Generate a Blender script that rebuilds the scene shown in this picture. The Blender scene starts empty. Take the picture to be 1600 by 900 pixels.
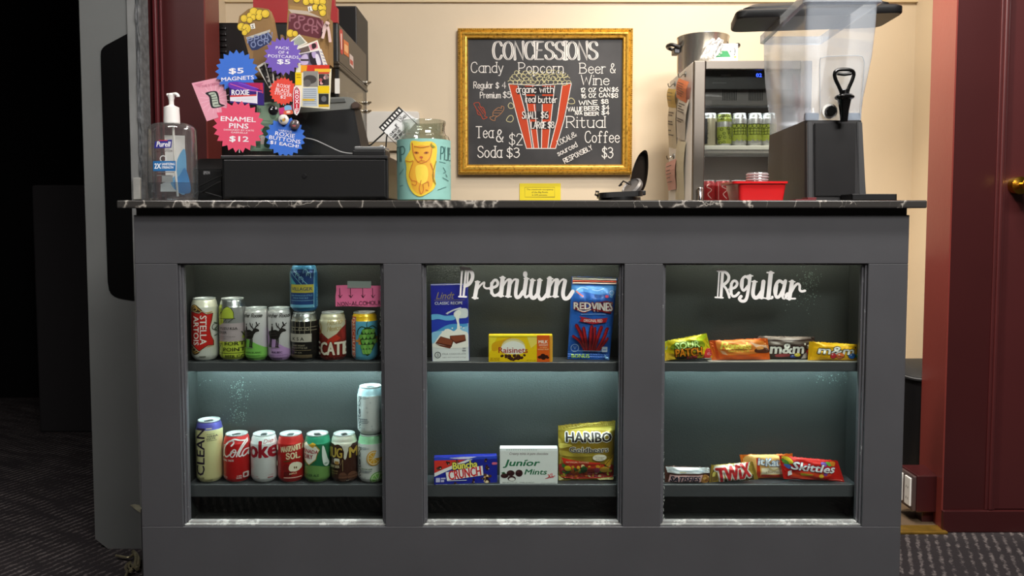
import bpy, bmesh, math, random
from math import sin, cos, pi, sqrt, atan2, tan, radians as R
from mathutils import Vector, Matrix
from mathutils.geometry import tessellate_polygon
random.seed(7)
SC = bpy.context.scene
COL = SC.collection

# ------------------------------------------------------------------ camera
F = 1230.0; CAMY = -1.90; CAMZ = 1.039; PITCH = R(3.2); HOR = 340.0
CY = HOR + F * tan(PITCH)
cd = bpy.data.cameras.new('camera'); cam = bpy.data.objects.new('camera', cd); COL.objects.link(cam)
cam.location = (0, CAMY, CAMZ); cam.rotation_euler = (pi / 2 - PITCH, 0, 0)
cd.sensor_width = 36; cd.lens = F / 1600 * 36; cd.shift_y = (CY - 450) / 1600; cd.clip_start = .05
SC.camera = cam

def W(px, py, y):
    """pixel of the 1600x900 photograph -> point on the frontal plane at depth y"""
    a = (px - 800) / F; b = (CY - py) / F
    dy = b * sin(PITCH) + cos(PITCH); dz = b * cos(PITCH) - sin(PITCH)
    t = (y - CAMY) / dy
    return Vector((a * t, y, CAMZ + dz * t))
def WZ(px, py, z):
    """pixel -> point on the level plane at height z"""
    a = (px - 800) / F; b = (CY - py) / F; t = (z - CAMZ) / (b * cos(PITCH) - sin(PITCH))
    return Vector((a * t, CAMY + (b * sin(PITCH) + cos(PITCH)) * t, z))
def S(y): return F / (y - CAMY)

def hx(h, g=1.0):
    h = h.lstrip('#'); o = []
    for i in (0, 2, 4):
        c = int(h[i:i + 2], 16) / 255
        o.append((c / 12.92 if c <= .04045 else ((c + .055) / 1.055) ** 2.4) * g)
    return (o[0], o[1], o[2], 1)

# ------------------------------------------------------------------ world, lights, exposure
wd = bpy.data.worlds.new('world'); SC.world = wd; wd.use_nodes = True
wb = wd.node_tree.nodes['Background']; wb.inputs[0].default_value = (1.0, .9, .78, 1); wb.inputs[1].default_value = .045
def area(name, loc, target, sx, sy, power, col, spread=180):
    l = bpy.data.lights.new(name, 'AREA'); l.shape = 'RECTANGLE'; l.size = sx; l.size_y = sy; l.energy = power; l.color = col[:3]; l.spread = R(spread)
    o = bpy.data.objects.new(name, l); COL.objects.link(o); o.location = loc
    o.rotation_euler = (Vector(target) - Vector(loc)).to_track_quat('-Z', 'Y').to_euler(); return o
def spot(name, loc, target, power, col, ang=90, blend=.6, size=.05):
    l = bpy.data.lights.new(name, 'SPOT'); l.energy = power; l.color = col[:3]; l.spot_size = R(ang); l.spot_blend = blend; l.shadow_soft_size = size
    o = bpy.data.objects.new(name, l); COL.objects.link(o); o.location = loc
    o.rotation_euler = (Vector(target) - Vector(loc)).to_track_quat('-Z', 'Y').to_euler(); return o
WARM = (1.0, .90, .77); NEUT = (1.0, .965, .93); COOL = (.86, .97, 1.0)
area('lobby_ceiling_lamp', (1.25, -2.3, 3.0), (.5, -.2, .6), 1.6, .8, 150, NEUT)
area('lobby_ceiling_lamp_near', (.8, -.85, 3.0), (.5, .1, .9), .9, .3, 55, NEUT)
area('lobby_left_fill', (-1.5, -1.6, 3.0), (-1.15, .3, .5), .6, .4, 9, NEUT, 85)  # unseen fill, added to lift the grey door on the left
area('counter_top_fill', (.3, .30, 2.95), (.3, .30, 0), 1.2, .15, 14, WARM)  # unseen area light added above the counter to brighten jamb and wares
spot('jamb_fill_spot', (.45, .35, 2.9), (1.42, .78, 1.05), 380, WARM, 60, .9, .06)  # unseen spot, added to brighten the right jamb
spot('booth_downlight', (1.05, .85, 2.92), (1.3, 1.9, 1.0), 92, WARM, 110, .8, .06)
spot('booth_downlight', (.0, .95, 2.92), (.75, 1.45, 1.2), 34, WARM, 62, .9, .05)
SC.view_settings.view_transform = 'Standard'; SC.view_settings.look = 'None'; SC.view_settings.gamma = 1
SC.view_settings.use_curve_mapping = False; SC.view_settings.exposure = 0.0

# ------------------------------------------------------------------ materials
MATS = {}
def nt(name):
    m = bpy.data.materials.new(name); m.use_nodes = True
    n = m.node_tree; b = n.nodes['Principled BSDF']; return m, n, b
def pm(name, col, rough=.5, metal=0, spec=.5, bump=None, var=None, coat=0, emit=None, alpha=1, scale_obj=True, wear=None):
    """principled material; bump=(scale,strength), var=(scale,amount) tonal variation, wear=(colour,scale,threshold)"""
    if name in MATS: return MATS[name]
    m, n, b = nt(name)
    c = hx(col) if isinstance(col, str) else col
    b.inputs['Base Color'].default_value = c; b.inputs['Roughness'].default_value = rough; b.inputs['Metallic'].default_value = metal
    b.inputs['Specular IOR Level'].default_value = spec; b.inputs['Coat Weight'].default_value = coat; b.inputs['Coat Roughness'].default_value = .08
    b.inputs['Alpha'].default_value = alpha
    tc = n.nodes.new('ShaderNodeTexCoord')
    last = None
    if var:
        tx = n.nodes.new('ShaderNodeTexNoise'); tx.inputs['Scale'].default_value = var[0]; tx.inputs['Detail'].default_value = 6
        n.links.new(tc.outputs['Object'], tx.inputs['Vector'])
        mp = n.nodes.new('ShaderNodeMapRange'); mp.inputs[1].default_value = .3; mp.inputs[2].default_value = .7
        mp.inputs[3].default_value = 1 - var[1]; mp.inputs[4].default_value = 1 + var[1]
        n.links.new(tx.outputs[0], mp.inputs[0])
        mx = n.nodes.new('ShaderNodeVectorMath'); mx.operation = 'SCALE'; mx.inputs[0].default_value = c[:3]
        n.links.new(mp.outputs[0], mx.inputs['Scale']); n.links.new(mx.outputs[0], b.inputs['Base Color']); last = mx.outputs[0]
    if wear:
        tx = n.nodes.new('ShaderNodeTexNoise'); tx.inputs['Scale'].default_value = wear[1]; tx.inputs['Detail'].default_value = 9; tx.inputs['Roughness'].default_value = .68
        n.links.new(tc.outputs['Object'], tx.inputs['Vector'])
        mp = n.nodes.new('ShaderNodeMapRange'); mp.inputs[1].default_value = wear[2]; mp.inputs[2].default_value = wear[2] + .05
        n.links.new(tx.outputs[0], mp.inputs[0])
        mx = n.nodes.new('ShaderNodeMix'); mx.data_type = 'RGBA'; n.links.new(mp.outputs[0], mx.inputs[0])
        if last: n.links.new(last, mx.inputs[6])
        else: mx.inputs[6].default_value = c
        mx.inputs[7].default_value = hx(wear[0]); n.links.new(mx.outputs[2], b.inputs['Base Color'])
    if bump:
        tx = n.nodes.new('ShaderNodeTexNoise'); tx.inputs['Scale'].default_value = bump[0]; tx.inputs['Detail'].default_value = 5
        n.links.new(tc.outputs['Object'], tx.inputs['Vector'])
        bp = n.nodes.new('ShaderNodeBump'); bp.inputs['Strength'].default_value = bump[1]; bp.inputs['Distance'].default_value = .002
        n.links.new(tx.outputs[0], bp.inputs['Height']); n.links.new(bp.outputs[0], b.inputs['Normal'])
    if emit:
        b.inputs['Emission Color'].default_value = hx(emit[0]) if isinstance(emit[0], str) else emit[0]; b.inputs['Emission Strength'].default_value = emit[1]
    MATS[name] = m; return m
def print_mat(name, rough=.45, metal=0, spec=.5, coat=0):
    if name in MATS: return MATS[name]
    m, n, b = nt(name)
    a = n.nodes.new('ShaderNodeAttribute'); a.attribute_name = 'Col'; n.links.new(a.outputs[0], b.inputs['Base Color'])
    b.inputs['Roughness'].default_value = rough; b.inputs['Metallic'].default_value = metal; b.inputs['Specular IOR Level'].default_value = spec; b.inputs['Coat Weight'].default_value = coat
    MATS[name] = m; return m
def glass_mat(name, tint='ffffff', gloss=.06, rough=.02, edge=.5, diffuse=0, dcol='ffffff'):
    """thin clear sheet: transparent with a mirror-like coat that grows towards grazing angles"""
    if name in MATS: return MATS[name]
    m, n, b = nt(name); n.nodes.remove(b); out = n.nodes['Material Output']
    tr = n.nodes.new('ShaderNodeBsdfTransparent'); tr.inputs[0].default_value = hx(tint)
    gl = n.nodes.new('ShaderNodeBsdfGlossy'); gl.inputs['Roughness'].default_value = rough
    lw = n.nodes.new('ShaderNodeLayerWeight'); lw.inputs[0].default_value = .5
    pw = n.nodes.new('ShaderNodeMath'); pw.operation = 'POWER'; pw.inputs[1].default_value = 3; n.links.new(lw.outputs['Facing'], pw.inputs[0])
    mp = n.nodes.new('ShaderNodeMapRange'); mp.inputs[3].default_value = gloss; mp.inputs[4].default_value = edge; n.links.new(pw.outputs[0], mp.inputs[0])
    src = tr.outputs[0]
    if diffuse:
        df = n.nodes.new('ShaderNodeBsdfDiffuse'); df.inputs[0].default_value = hx(dcol)
        m0 = n.nodes.new('ShaderNodeMixShader'); m0.inputs[0].default_value = diffuse; n.links.new(src, m0.inputs[1]); n.links.new(df.outputs[0], m0.inputs[2]); src = m0.outputs[0]
    mx = n.nodes.new('ShaderNodeMixShader'); n.links.new(mp.outputs[0], mx.inputs[0]); n.links.new(src, mx.inputs[1]); n.links.new(gl.outputs[0], mx.inputs[2])
    n.links.new(mx.outputs[0], out.inputs[0]); MATS[name] = m; return m

def marble():
    m, n, b = nt('black_marble')
    tc = n.nodes.new('ShaderNodeTexCoord')
    nz = n.nodes.new('ShaderNodeTexNoise'); nz.inputs['Scale'].default_value = 5; nz.inputs['Detail'].default_value = 8
    n.links.new(tc.outputs['Object'], nz.inputs['Vector'])
    ad = n.nodes.new('ShaderNodeMix'); ad.data_type = 'RGBA'; ad.blend_type = 'LINEAR_LIGHT'; ad.inputs[0].default_value = .22
    n.links.new(tc.outputs['Object'], ad.inputs[6]); n.links.new(nz.outputs['Color'], ad.inputs[7])
    vo = n.nodes.new('ShaderNodeTexVoronoi'); vo.feature = 'DISTANCE_TO_EDGE'; vo.inputs['Scale'].default_value = 13; n.links.new(ad.outputs[2], vo.inputs['Vector'])
    ms = n.nodes.new('ShaderNodeTexNoise'); ms.inputs['Scale'].default_value = 7; ms.inputs['Detail'].default_value = 4; n.links.new(tc.outputs['Object'], ms.inputs['Vector'])
    th = n.nodes.new('ShaderNodeMapRange'); th.inputs[1].default_value = .42; th.inputs[2].default_value = .72; th.inputs[3].default_value = .002; th.inputs[4].default_value = .17; n.links.new(ms.outputs[0], th.inputs[0])
    dv = n.nodes.new('ShaderNodeMath'); dv.operation = 'DIVIDE'; n.links.new(vo.outputs['Distance'], dv.inputs[0]); n.links.new(th.outputs[0], dv.inputs[1])
    rp = n.nodes.new('ShaderNodeValToRGB'); rp.color_ramp.elements[0].color = hx('b3ada4'); rp.color_ramp.elements[1].color = hx('383634'); rp.color_ramp.elements[1].position = 1
    rp.color_ramp.elements.new(.45).color = hx('66615c')
    n.links.new(dv.outputs[0], rp.inputs[0]); n.links.new(rp.outputs[0], b.inputs['Base Color']); b.inputs['Roughness'].default_value = .22
    return m
def carpet():
    m, n, b = nt('patterned_carpet')
    tc = n.nodes.new('ShaderNodeTexCoord'); mp = n.nodes.new('ShaderNodeMapping'); mp.inputs['Rotation'].default_value = (0, 0, R(24)); n.links.new(tc.outputs['Object'], mp.inputs[0])
    wv = n.nodes.new('ShaderNodeTexWave'); wv.inputs['Scale'].default_value = 11; wv.inputs['Distortion'].default_value = 2.2; wv.inputs['Detail'].default_value = 4; wv.inputs['Detail Scale'].default_value = 3
    n.links.new(mp.outputs[0], wv.inputs[0])
    nz = n.nodes.new('ShaderNodeTexNoise'); nz.inputs['Scale'].default_value = 160; n.links.new(mp.outputs[0], nz.inputs[0])
    mu = n.nodes.new('ShaderNodeMath'); mu.operation = 'MULTIPLY'; n.links.new(wv.outputs[1], mu.inputs[0]); n.links.new(nz.outputs[0], mu.inputs[1])
    lo = n.nodes.new('ShaderNodeTexNoise'); lo.inputs['Scale'].default_value = 5; lo.inputs['Detail'].default_value = 4
    m2 = n.nodes.new('ShaderNodeMapping'); m2.inputs['Scale'].default_value = (1, 5, 1); n.links.new(mp.outputs[0], m2.inputs[0]); n.links.new(m2.outputs[0], lo.inputs[0])
    l2 = n.nodes.new('ShaderNodeMapRange'); l2.inputs[1].default_value = .35; l2.inputs[2].default_value = .65; l2.inputs[3].default_value = .55; l2.inputs[4].default_value = 1.25; n.links.new(lo.outputs[0], l2.inputs[0])
    mv = n.nodes.new('ShaderNodeMath'); mv.operation = 'MULTIPLY'; n.links.new(mu.outputs[0], mv.inputs[0]); n.links.new(l2.outputs[0], mv.inputs[1]); mu = mv
    rp = n.nodes.new('ShaderNodeValToRGB'); rp.color_ramp.elements[0].color = hx('332f31'); rp.color_ramp.elements[1].color = hx('756d6c'); rp.color_ramp.elements[0].position = .28; rp.color_ramp.elements[1].position = .66
    n.links.new(mu.outputs[0], rp.inputs[0]); n.links.new(rp.outputs[0], b.inputs['Base Color']); b.inputs['Roughness'].default_value = .95; b.inputs['Specular IOR Level'].default_value = .1
    bp = n.nodes.new('ShaderNodeBump'); bp.inputs['Strength'].default_value = .6; bp.inputs['Distance'].default_value = .004; n.links.new(nz.outputs[0], bp.inputs['Height']); n.links.new(bp.outputs[0], b.inputs['Normal'])
    return m
def gilt():
    m, n, b = nt('gilded_wood')
    tc = n.nodes.new('ShaderNodeTexCoord'); nz = n.nodes.new('ShaderNodeTexNoise'); nz.inputs['Scale'].default_value = 90; nz.inputs['Detail'].default_value = 5; n.links.new(tc.outputs['Object'], nz.inputs[0])
    rp = n.nodes.new('ShaderNodeValToRGB'); rp.color_ramp.elements[0].color = hx('94681f'); rp.color_ramp.elements[1].color = hx('dbb04c'); rp.color_ramp.elements[0].position = .28; rp.color_ramp.elements[1].position = .5
    n.links.new(nz.outputs[0], rp.inputs[0]); n.links.new(rp.outputs[0], b.inputs['Base Color']); b.inputs['Metallic'].default_value = .5; b.inputs['Roughness'].default_value = .36
    bp = n.nodes.new('ShaderNodeBump'); bp.inputs['Strength'].default_value = .3; bp.inputs['Distance'].default_value = .003; n.links.new(nz.outputs[0], bp.inputs['Height']); n.links.new(bp.outputs[0], b.inputs['Normal'])
    return m
def vinyl():
    """grained dark backing of the showcase that catches the strip light in speckles"""
    m, n, b = nt('showcase_backing')
    tc = n.nodes.new('ShaderNodeTexCoord')
    nz = n.nodes.new('ShaderNodeTexNoise'); nz.inputs['Scale'].default_value = 420; nz.inputs['Detail'].default_value = 3; n.links.new(tc.outputs['Object'], nz.inputs[0])
    b.inputs['Base Color'].default_value = hx('363938'); b.inputs['Roughness'].default_value = .42; b.inputs['Specular IOR Level'].default_value = .6
    bp = n.nodes.new('ShaderNodeBump'); bp.inputs['Strength'].default_value = .55; bp.inputs['Distance'].default_value = .0012; n.links.new(nz.outputs[0], bp.inputs['Height']); n.links.new(bp.outputs[0], b.inputs['Normal'])
    return m

# ------------------------------------------------------------------ objects
def thing(name, label, cat, loc=(0, 0, 0), rot=(0, 0, 0), group=None):
    o = bpy.data.objects.new(name, None); COL.objects.link(o); o.location = loc; o.rotation_euler = rot; o.empty_display_size = .05
    o['label'] = label; o['category'] = cat
    if group: o['group'] = group
    return o
def obj(name, bm, mat, parent=None, smooth=False, kind=None, label=None):
    me = bpy.data.meshes.new(name)
    if smooth:
        for f in bm.faces: f.smooth = True
    bm.to_mesh(me); bm.free(); me.materials.append(mat)
    if smooth: me.set_sharp_from_angle(angle=R(38))
    o = bpy.data.objects.new(name, me); COL.objects.link(o)
    if parent: o.parent = parent
    if kind: o['kind'] = kind
    if label: o['label'] = label
    return o
def tag(o, label, cat, group=None):
    o['label'] = label; o['category'] = cat
    if group: o['group'] = group
    return o
def box(bm, x0, x1, y0, y1, z0, z1, bev=0, seg=2):
    t = bmesh.new()
    v = [t.verts.new((x, y, z)) for x in (x0, x1) for y in (y0, y1) for z in (z0, z1)]
    for f in ((0, 1, 3, 2), (4, 6, 7, 5), (0, 4, 5, 1), (2, 3, 7, 6), (0, 2, 6, 4), (1, 5, 7, 3)): t.faces.new([v[i] for i in f])
    if bev: bmesh.ops.bevel(t, geom=t.edges[:], offset=bev, segments=seg, affect='EDGES', profile=.5)
    bmesh.ops.recalc_face_normals(t, faces=t.faces); add(bm, t); return bm
def add(bm, t, M=None):
    mp = {}
    for v in t.verts: mp[v] = bm.verts.new(M @ v.co if M else v.co)
    for f in t.faces:
        try: bm.faces.new([mp[v] for v in f.verts])
        except ValueError: pass
    t.free()
def bx(*a, **k): return box(bmesh.new(), *a, **k)
def lathe(prof, seg=40, c=(0, 0, 0), bm=None, cap=True):
    bm = bm or bmesh.new(); rings = []
    for r, z in prof:
        if r < 1e-6: rings.append([bm.verts.new((c[0], c[1], c[2] + z))])
        else: rings.append([bm.verts.new((c[0] + r * cos(2 * pi * i / seg), c[1] + r * sin(2 * pi * i / seg), c[2] + z)) for i in range(seg)])
    for a, b in zip(rings, rings[1:]):
        for i in range(seg):
            j = (i + 1) % seg
            if len(a) == 1 and len(b) == 1: continue
            if len(a) == 1: bm.faces.new((a[0], b[j], b[i]))
            elif len(b) == 1: bm.faces.new((a[i], a[j], b[0]))
            else: bm.faces.new((a[i], a[j], b[j], b[i]))
    bmesh.ops.recalc_face_normals(bm, faces=bm.faces); return bm
def prism(pts, y0, y1, bm=None, bev=0):
    """polygon in x,z extruded from y0 to y1"""
    t = bmesh.new(); n = len(pts)
    a = [t.verts.new((p[0], y0, p[1])) for p in pts]; b = [t.verts.new((p[0], y1, p[1])) for p in pts]
    t.faces.new(a); t.faces.new(b[::-1])
    for i in range(n): t.faces.new((a[i], b[i], b[(i + 1) % n], a[(i + 1) % n]))
    bmesh.ops.recalc_face_normals(t, faces=t.faces)
    if bev: bmesh.ops.bevel(t, geom=[e for e in t.edges], offset=bev, segments=2, affect='EDGES')
    if bm is None: return t
    add(bm, t); return bm
def zprism(pts, z0, z1, bm=None):
    t = prism(pts, z0, z1)
    for v in t.verts: v.co = Vector((v.co.x, v.co.z, v.co.y))
    bmesh.ops.recalc_face_normals(t, faces=t.faces)
    if bm is None: return t
    add(bm, t); return bm
def tube(pts, r, seg=8, bm=None):
    bm = bm or bmesh.new(); pts = [Vector(p) for p in pts]; rings = []; up = Vector((0.13, .21, .97)).normalized()
    for i, p in enumerate(pts):
        d = (pts[min(i + 1, len(pts) - 1)] - pts[max(i - 1, 0)]).normalized()
        s = d.cross(up)
        if s.length < 1e-3: s = d.cross(Vector((1, 0, 0)))
        s.normalize(); u = s.cross(d)
        rr = r[i] if isinstance(r, (list, tuple)) else r
        rings.append([bm.verts.new(p + (s * cos(2 * pi * k / seg) + u * sin(2 * pi * k / seg)) * rr) for k in range(seg)])
    for a, b in zip(rings, rings[1:]):
        for k in range(seg): bm.faces.new((a[k], a[(k + 1) % seg], b[(k + 1) % seg], b[k]))
    bm.faces.new(rings[0][::-1]); bm.faces.new(rings[-1])
    bmesh.ops.recalc_face_normals(bm, faces=bm.faces); return bm
def cat(pts, n=6, closed=False):
    """Catmull-Rom through 2D or 3D points"""
    P = [Vector(p) for p in pts]; o = []; m = len(P)
    rng = range(m) if closed else range(m - 1)
    for i in rng:
        if closed: a, b, c, d = P[(i - 1) % m], P[i], P[(i + 1) % m], P[(i + 2) % m]
        else: a, b, c, d = P[max(i - 1, 0)], P[i], P[i + 1], P[min(i + 2, m - 1)]
        for k in range(n):
            t = k / n
            o.append(.5 * ((2 * b) + (c - a) * t + (2 * a - 5 * b + 4 * c - d) * t * t + (3 * b - a - 3 * c + d) * t ** 3))
    if not closed: o.append(P[-1])
    return o
def rrect(x0, z0, x1, z1, r, n=5):
    o = []
    for cx, cz, a in ((x1 - r, z1 - r, 0), (x0 + r, z1 - r, 90), (x0 + r, z0 + r, 180), (x1 - r, z0 + r, 270)):
        for k in range(n + 1): o.append((cx + r * cos(R(a + 90 * k / n)), cz + r * sin(R(a + 90 * k / n))))
    return o

# ------------------------------------------------------------------ stroke letters (cap height 10)
_O = 'c3,10 .9,8.6 0,5 .9,1.4 3,0 5.1,1.4 6,5 5.1,8.6 3,10'
_a = 'c4.4,5.4 3.4,6.3 2.2,6.4 .6,5.3 0,3.2 .6,1 2.2,0 3.4,.3 4.4,1.4'
_b = 'c0,1.4 1,.3 2.2,0 3.8,1 4.4,3.2 3.8,5.3 2.2,6.4 1,6.1 0,5'
GL = {'A': 'l0,0 3,10 6,0|l1.1,3.5 4.9,3.5', 'B': 'l0,0 0,10|c0,10 3.5,9.8 5,7.8 3.6,5.7 0,5.3|c0,5.3 4.2,5 5.8,2.7 4.2,.3 0,0',
 'C': 'c5.6,8 4.6,9.7 3,10 1,8.8 .1,5 1,1.2 3,0 4.6,.4 5.6,2', 'D': 'l0,0 0,10|c0,10 3.6,9.4 5.6,5 3.6,.6 0,0', 'E': 'l5,10 0,10 0,0 5,0|l0,5.2 4,5.2',
 'F': 'l5,10 0,10 0,0|l0,5.2 4,5.2', 'G': 'c5.6,8 4.6,9.7 3,10 1,8.8 .1,5 1,1.2 3,0 4.8,.6 5.6,2.5|l5.6,2.5 5.6,4.6 3.4,4.6', 'H': 'l0,0 0,10|l5.4,0 5.4,10|l0,5.2 5.4,5.2',
 'I': 'l0,0 0,10', 'J': 'l4,10 4,3|c4,3 3.4,.6 1.8,0 .4,.8 0,2.4', 'K': 'l0,0 0,10|l5.2,10 0,4.2|l1.8,6 5.4,0', 'L': 'l0,10 0,0 4.6,0', 'M': 'l0,0 .4,10 3.4,3 6.4,10 6.8,0',
 'N': 'l0,0 0,10 5.4,0 5.4,10', 'O': _O, 'P': 'l0,0 0,10|c0,10 3.8,9.8 5.4,7.4 3.8,5 0,4.6', 'Q': _O + '|l3.6,2.6 6,-.6', 'R': 'l0,0 0,10|c0,10 3.8,9.8 5.2,7.5 3.8,5.2 0,4.9|l2.4,4.9 5.6,0',
 'S': 'c5.2,8.2 4.4,9.6 2.8,10 .9,9.2 .4,7.4 1.4,5.8 3.6,4.7 5.2,3.2 5,1.2 2.8,0 .9,.5 0,2', 'T': 'l0,10 6,10|l3,10 3,0', 'U': 'l0,10 0,3|c0,3 .8,.7 2.7,0 4.6,.7 5.4,3|l5.4,3 5.4,10',
 'V': 'l0,10 3,0 6,10', 'W': 'l0,10 2,0 4,7.5 6,0 8,10', 'X': 'l0,0 5.4,10|l0,10 5.4,0', 'Y': 'l0,10 2.8,5 5.6,10|l2.8,5 2.8,0', 'Z': 'l0,10 5.2,10 0,0 5.2,0',
 'a': _a + '|l4.4,6.4 4.4,0', 'b': 'l0,10 0,0|' + _b, 'c': 'c4,5.2 3.2,6.2 2.2,6.4 .6,5.3 0,3.2 .6,1 2.2,0 3.2,.2 4,1.2', 'd': _a + '|l4.4,10 4.4,0',
 'e': 'c.2,3.3 4.2,3.6 3.8,5.4 2.2,6.4 .6,5.3 0,3.2 .6,1 2.2,0 3.4,.3 4.2,1.4', 'f': 'c4,9 3.2,10 2.2,9.8 1.5,8|l1.5,8 1.5,0|l0,6 3.4,6', 'g': _a + '|l4.4,6.4 4.4,-1|c4.4,-1 3.8,-2.6 2.2,-3 .8,-2.6 .1,-1.6',
 'h': 'l0,10 0,0|c0,4.6 1,6 2.4,6.4 3.7,5.8 4.2,4.2|l4.2,4.2 4.2,0', 'i': 'l0,6.4 0,0|l0,8.6 0,9.4', 'j': 'l1.6,6.4 1.6,-1.4|c1.6,-1.4 1,-2.8 0,-3|l1.6,8.6 1.6,9.4', 'k': 'l0,10 0,0|l3.8,6.4 0,2.6|l1.3,3.8 4,0', 'l': 'l0,10 0,0',
 'm': 'l0,6.4 0,0|c0,4.8 .8,6 1.9,6.4 2.9,5.8 3.2,4.4|l3.2,4.4 3.2,0|c3.2,4.8 4,6 5.1,6.4 6.1,5.8 6.4,4.4|l6.4,4.4 6.4,0', 'n': 'l0,6.4 0,0|c0,4.6 1,6 2.4,6.4 3.7,5.8 4.2,4.2|l4.2,4.2 4.2,0',
 'o': 'c2.2,6.4 .6,5.3 0,3.2 .6,1 2.2,0 3.8,1 4.4,3.2 3.8,5.3 2.2,6.4', 'p': 'l0,6.4 0,-3|' + _b, 'q': _a + '|l4.4,6.4 4.4,-3', 'r': 'l0,6.4 0,0|c0,4.6 .8,5.9 2,6.4 3,6.1',
 's': 'c3.6,5.2 2.9,6.2 1.9,6.4 .6,5.8 .4,4.6 1.9,3.4 3.6,2.4 3.6,.9 1.9,0 .6,.3 0,1.3', 't': 'l1.6,9 1.6,1.4|c1.6,1.4 2,.2 3,0 3.9,.6|l0,6.2 3.6,6.2', 'u': 'l0,6.4 0,2.2|c0,2.2 .6,.5 2,0 3.3,.5 4.2,1.8|l4.2,6.4 4.2,0',
 'v': 'l0,6.4 2,0 4,6.4', 'w': 'l0,6.4 1.5,0 3,5 4.5,0 6,6.4', 'x': 'l0,6.4 4,0|l0,0 4,6.4', 'y': 'l0,6.4 2.1,.4|l4.2,6.4 1.6,-2|c1.6,-2 1,-3 0,-2.8', 'z': 'l0,6.4 3.8,6.4 0,0 3.8,0',
 '0': _O, '1': 'l0,8 1.6,10 1.6,0', '2': 'c0,7.6 1,9.6 2.7,10 4.7,9 4.9,7 3.4,4.4 0,0|l0,0 5.2,0', '3': 'c.2,9 2.4,10 4.6,8.8 4.3,6.4 1.8,5.4|c1.8,5.4 4.8,4.8 5.2,2.4 3,0 .8,.4 0,1.6', '4': 'l3.8,0 3.8,10 0,3.2 5.4,3.2',
 '5': 'l4.8,10 .8,10 .4,5.8|c.4,5.8 2.6,6.6 4.8,5.2 5,2.2 3,0 .8,.3 0,1.6', '6': 'c4.4,10 1.6,8 .2,4.4 .8,1 2.8,0 4.9,1.2 5,4 3,5.6 .9,4.6 .2,3', '7': 'l0,10 5,10 1.6,0', '8': 'c2.6,5.4 .6,6.6 .6,9 2.6,10 4.6,9 4.6,6.6 2.6,5.4 .2,3.8 .4,1 2.6,0 4.8,1 5,3.8 2.6,5.4', '9': 'c4.6,7.4 3.6,5.2 1.8,5 .2,6.6 .6,9 2.6,10 4.4,9 4.6,7 4.2,3 2,0',
 '$': 'c5.2,8 4.4,9.2 2.8,9.5 .9,8.8 .5,7.2 1.4,5.8 3.6,4.7 5.1,3.3 4.9,1.5 2.8,.5 .9,.9 0,2.2|l2.7,11 2.7,-1', '&': 'c5,0 1.6,6 1.4,8.6 2.6,10 3.8,8.6 3,6.6 .4,3.6 .6,1 2.2,0 4,1 5.2,4', '!': 'l0,10 0,3|l0,.9 0,0', '-': 'l0,4.4 3,4.4', '.': 'l0,.6 0,0', ',': 'l.4,.6 0,-1.2', '/': 'l0,-.6 3.6,10.4', "'": 'l0,10 0,8', '%': 'l0,0 5,10', '?': 'c0,8 2,10 4,8 2,5 2,3|l2,.8 2,0'}
def glyph_strokes(s, gap=1.7):
    out = []; x = 0
    for ch in s:
        if ch == ' ': x += 4; continue
        mx = 0
        for st in GL[ch].split('|'):
            p = [tuple(map(float, q.split(','))) for q in st[1:].split()]
            mx = max(mx, max(q[0] for q in p))
            out.append(([Vector((x + q[0], q[1])) for q in p], st[0] == 'c'))
        x += mx + gap
    return out, x - gap
def ribbon(pts, w, pen=None, capn=4):
    """2D polyline -> (verts, faces); pen=(thin, thick) gives stems a broad-nib weight"""
    V = []; Fc = []
    P = [pts[0]]
    for p in pts[1:]:
        if (p - P[-1]).length > 1e-5: P.append(p)
    if len(P) < 2: P = [P[0], P[0] + Vector((1e-3, 0))]
    ws = []
    for i in range(len(P)):
        d = P[min(i + 1, len(P) - 1)] - P[max(i - 1, 0)]; d.normalize()
        ww = w if pen is None else pen[0] + (pen[1] - pen[0]) * abs(d.y) ** 1.5
        a = (P[i] - P[i - 1]).normalized() if i > 0 else d
        c = max(.45, abs(a.dot(d)))
        nrm = Vector((-d.y, d.x)) * ww / 2 / c; ws.append(ww)
        V += [P[i] + nrm, P[i] - nrm]
        if i: Fc.append((2 * i - 2, 2 * i, 2 * i + 1, 2 * i - 1))
    if (P[0] - P[-1]).length < ws[0] * .3: return V, Fc
    for e, (i, j) in enumerate(((0, 1), (-1, -2))):
        d = (P[i] - P[j]).normalized(); a0 = atan2(d.y, d.x); r = ws[i] / 2; b = len(V)
        V.append(P[i].copy())
        for k in range(capn + 1):
            a = a0 - pi / 2 + pi * k / capn; V.append(P[i] + Vector((cos(a), sin(a))) * r)
        for k in range(capn): Fc.append((b, b + 1 + k, b + 2 + k))
    return V, Fc

_FC = {}
def font_mesh(s, bold=0.0, shear=0.0):
    bold = 0.0
    k = (s, bold, shear)
    if k in _FC: return _FC[k]
    c = bpy.data.curves.new('t', 'FONT'); c.body = s; c.size = 1; c.offset = bold; c.shear = shear; c.resolution_u = 2; c.dimensions = '2D'; c.fill_mode = 'FRONT'
    o = bpy.data.objects.new('t', c); m = o.to_mesh()
    V = [Vector((v.co.x, v.co.y)) for v in m.vertices]; Fc = [tuple(p.vertices) for p in m.polygons]
    o.to_mesh_clear(); bpy.data.objects.remove(o); bpy.data.curves.remove(c)
    _FC[k] = (V, Fc); return _FC[k]

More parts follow.
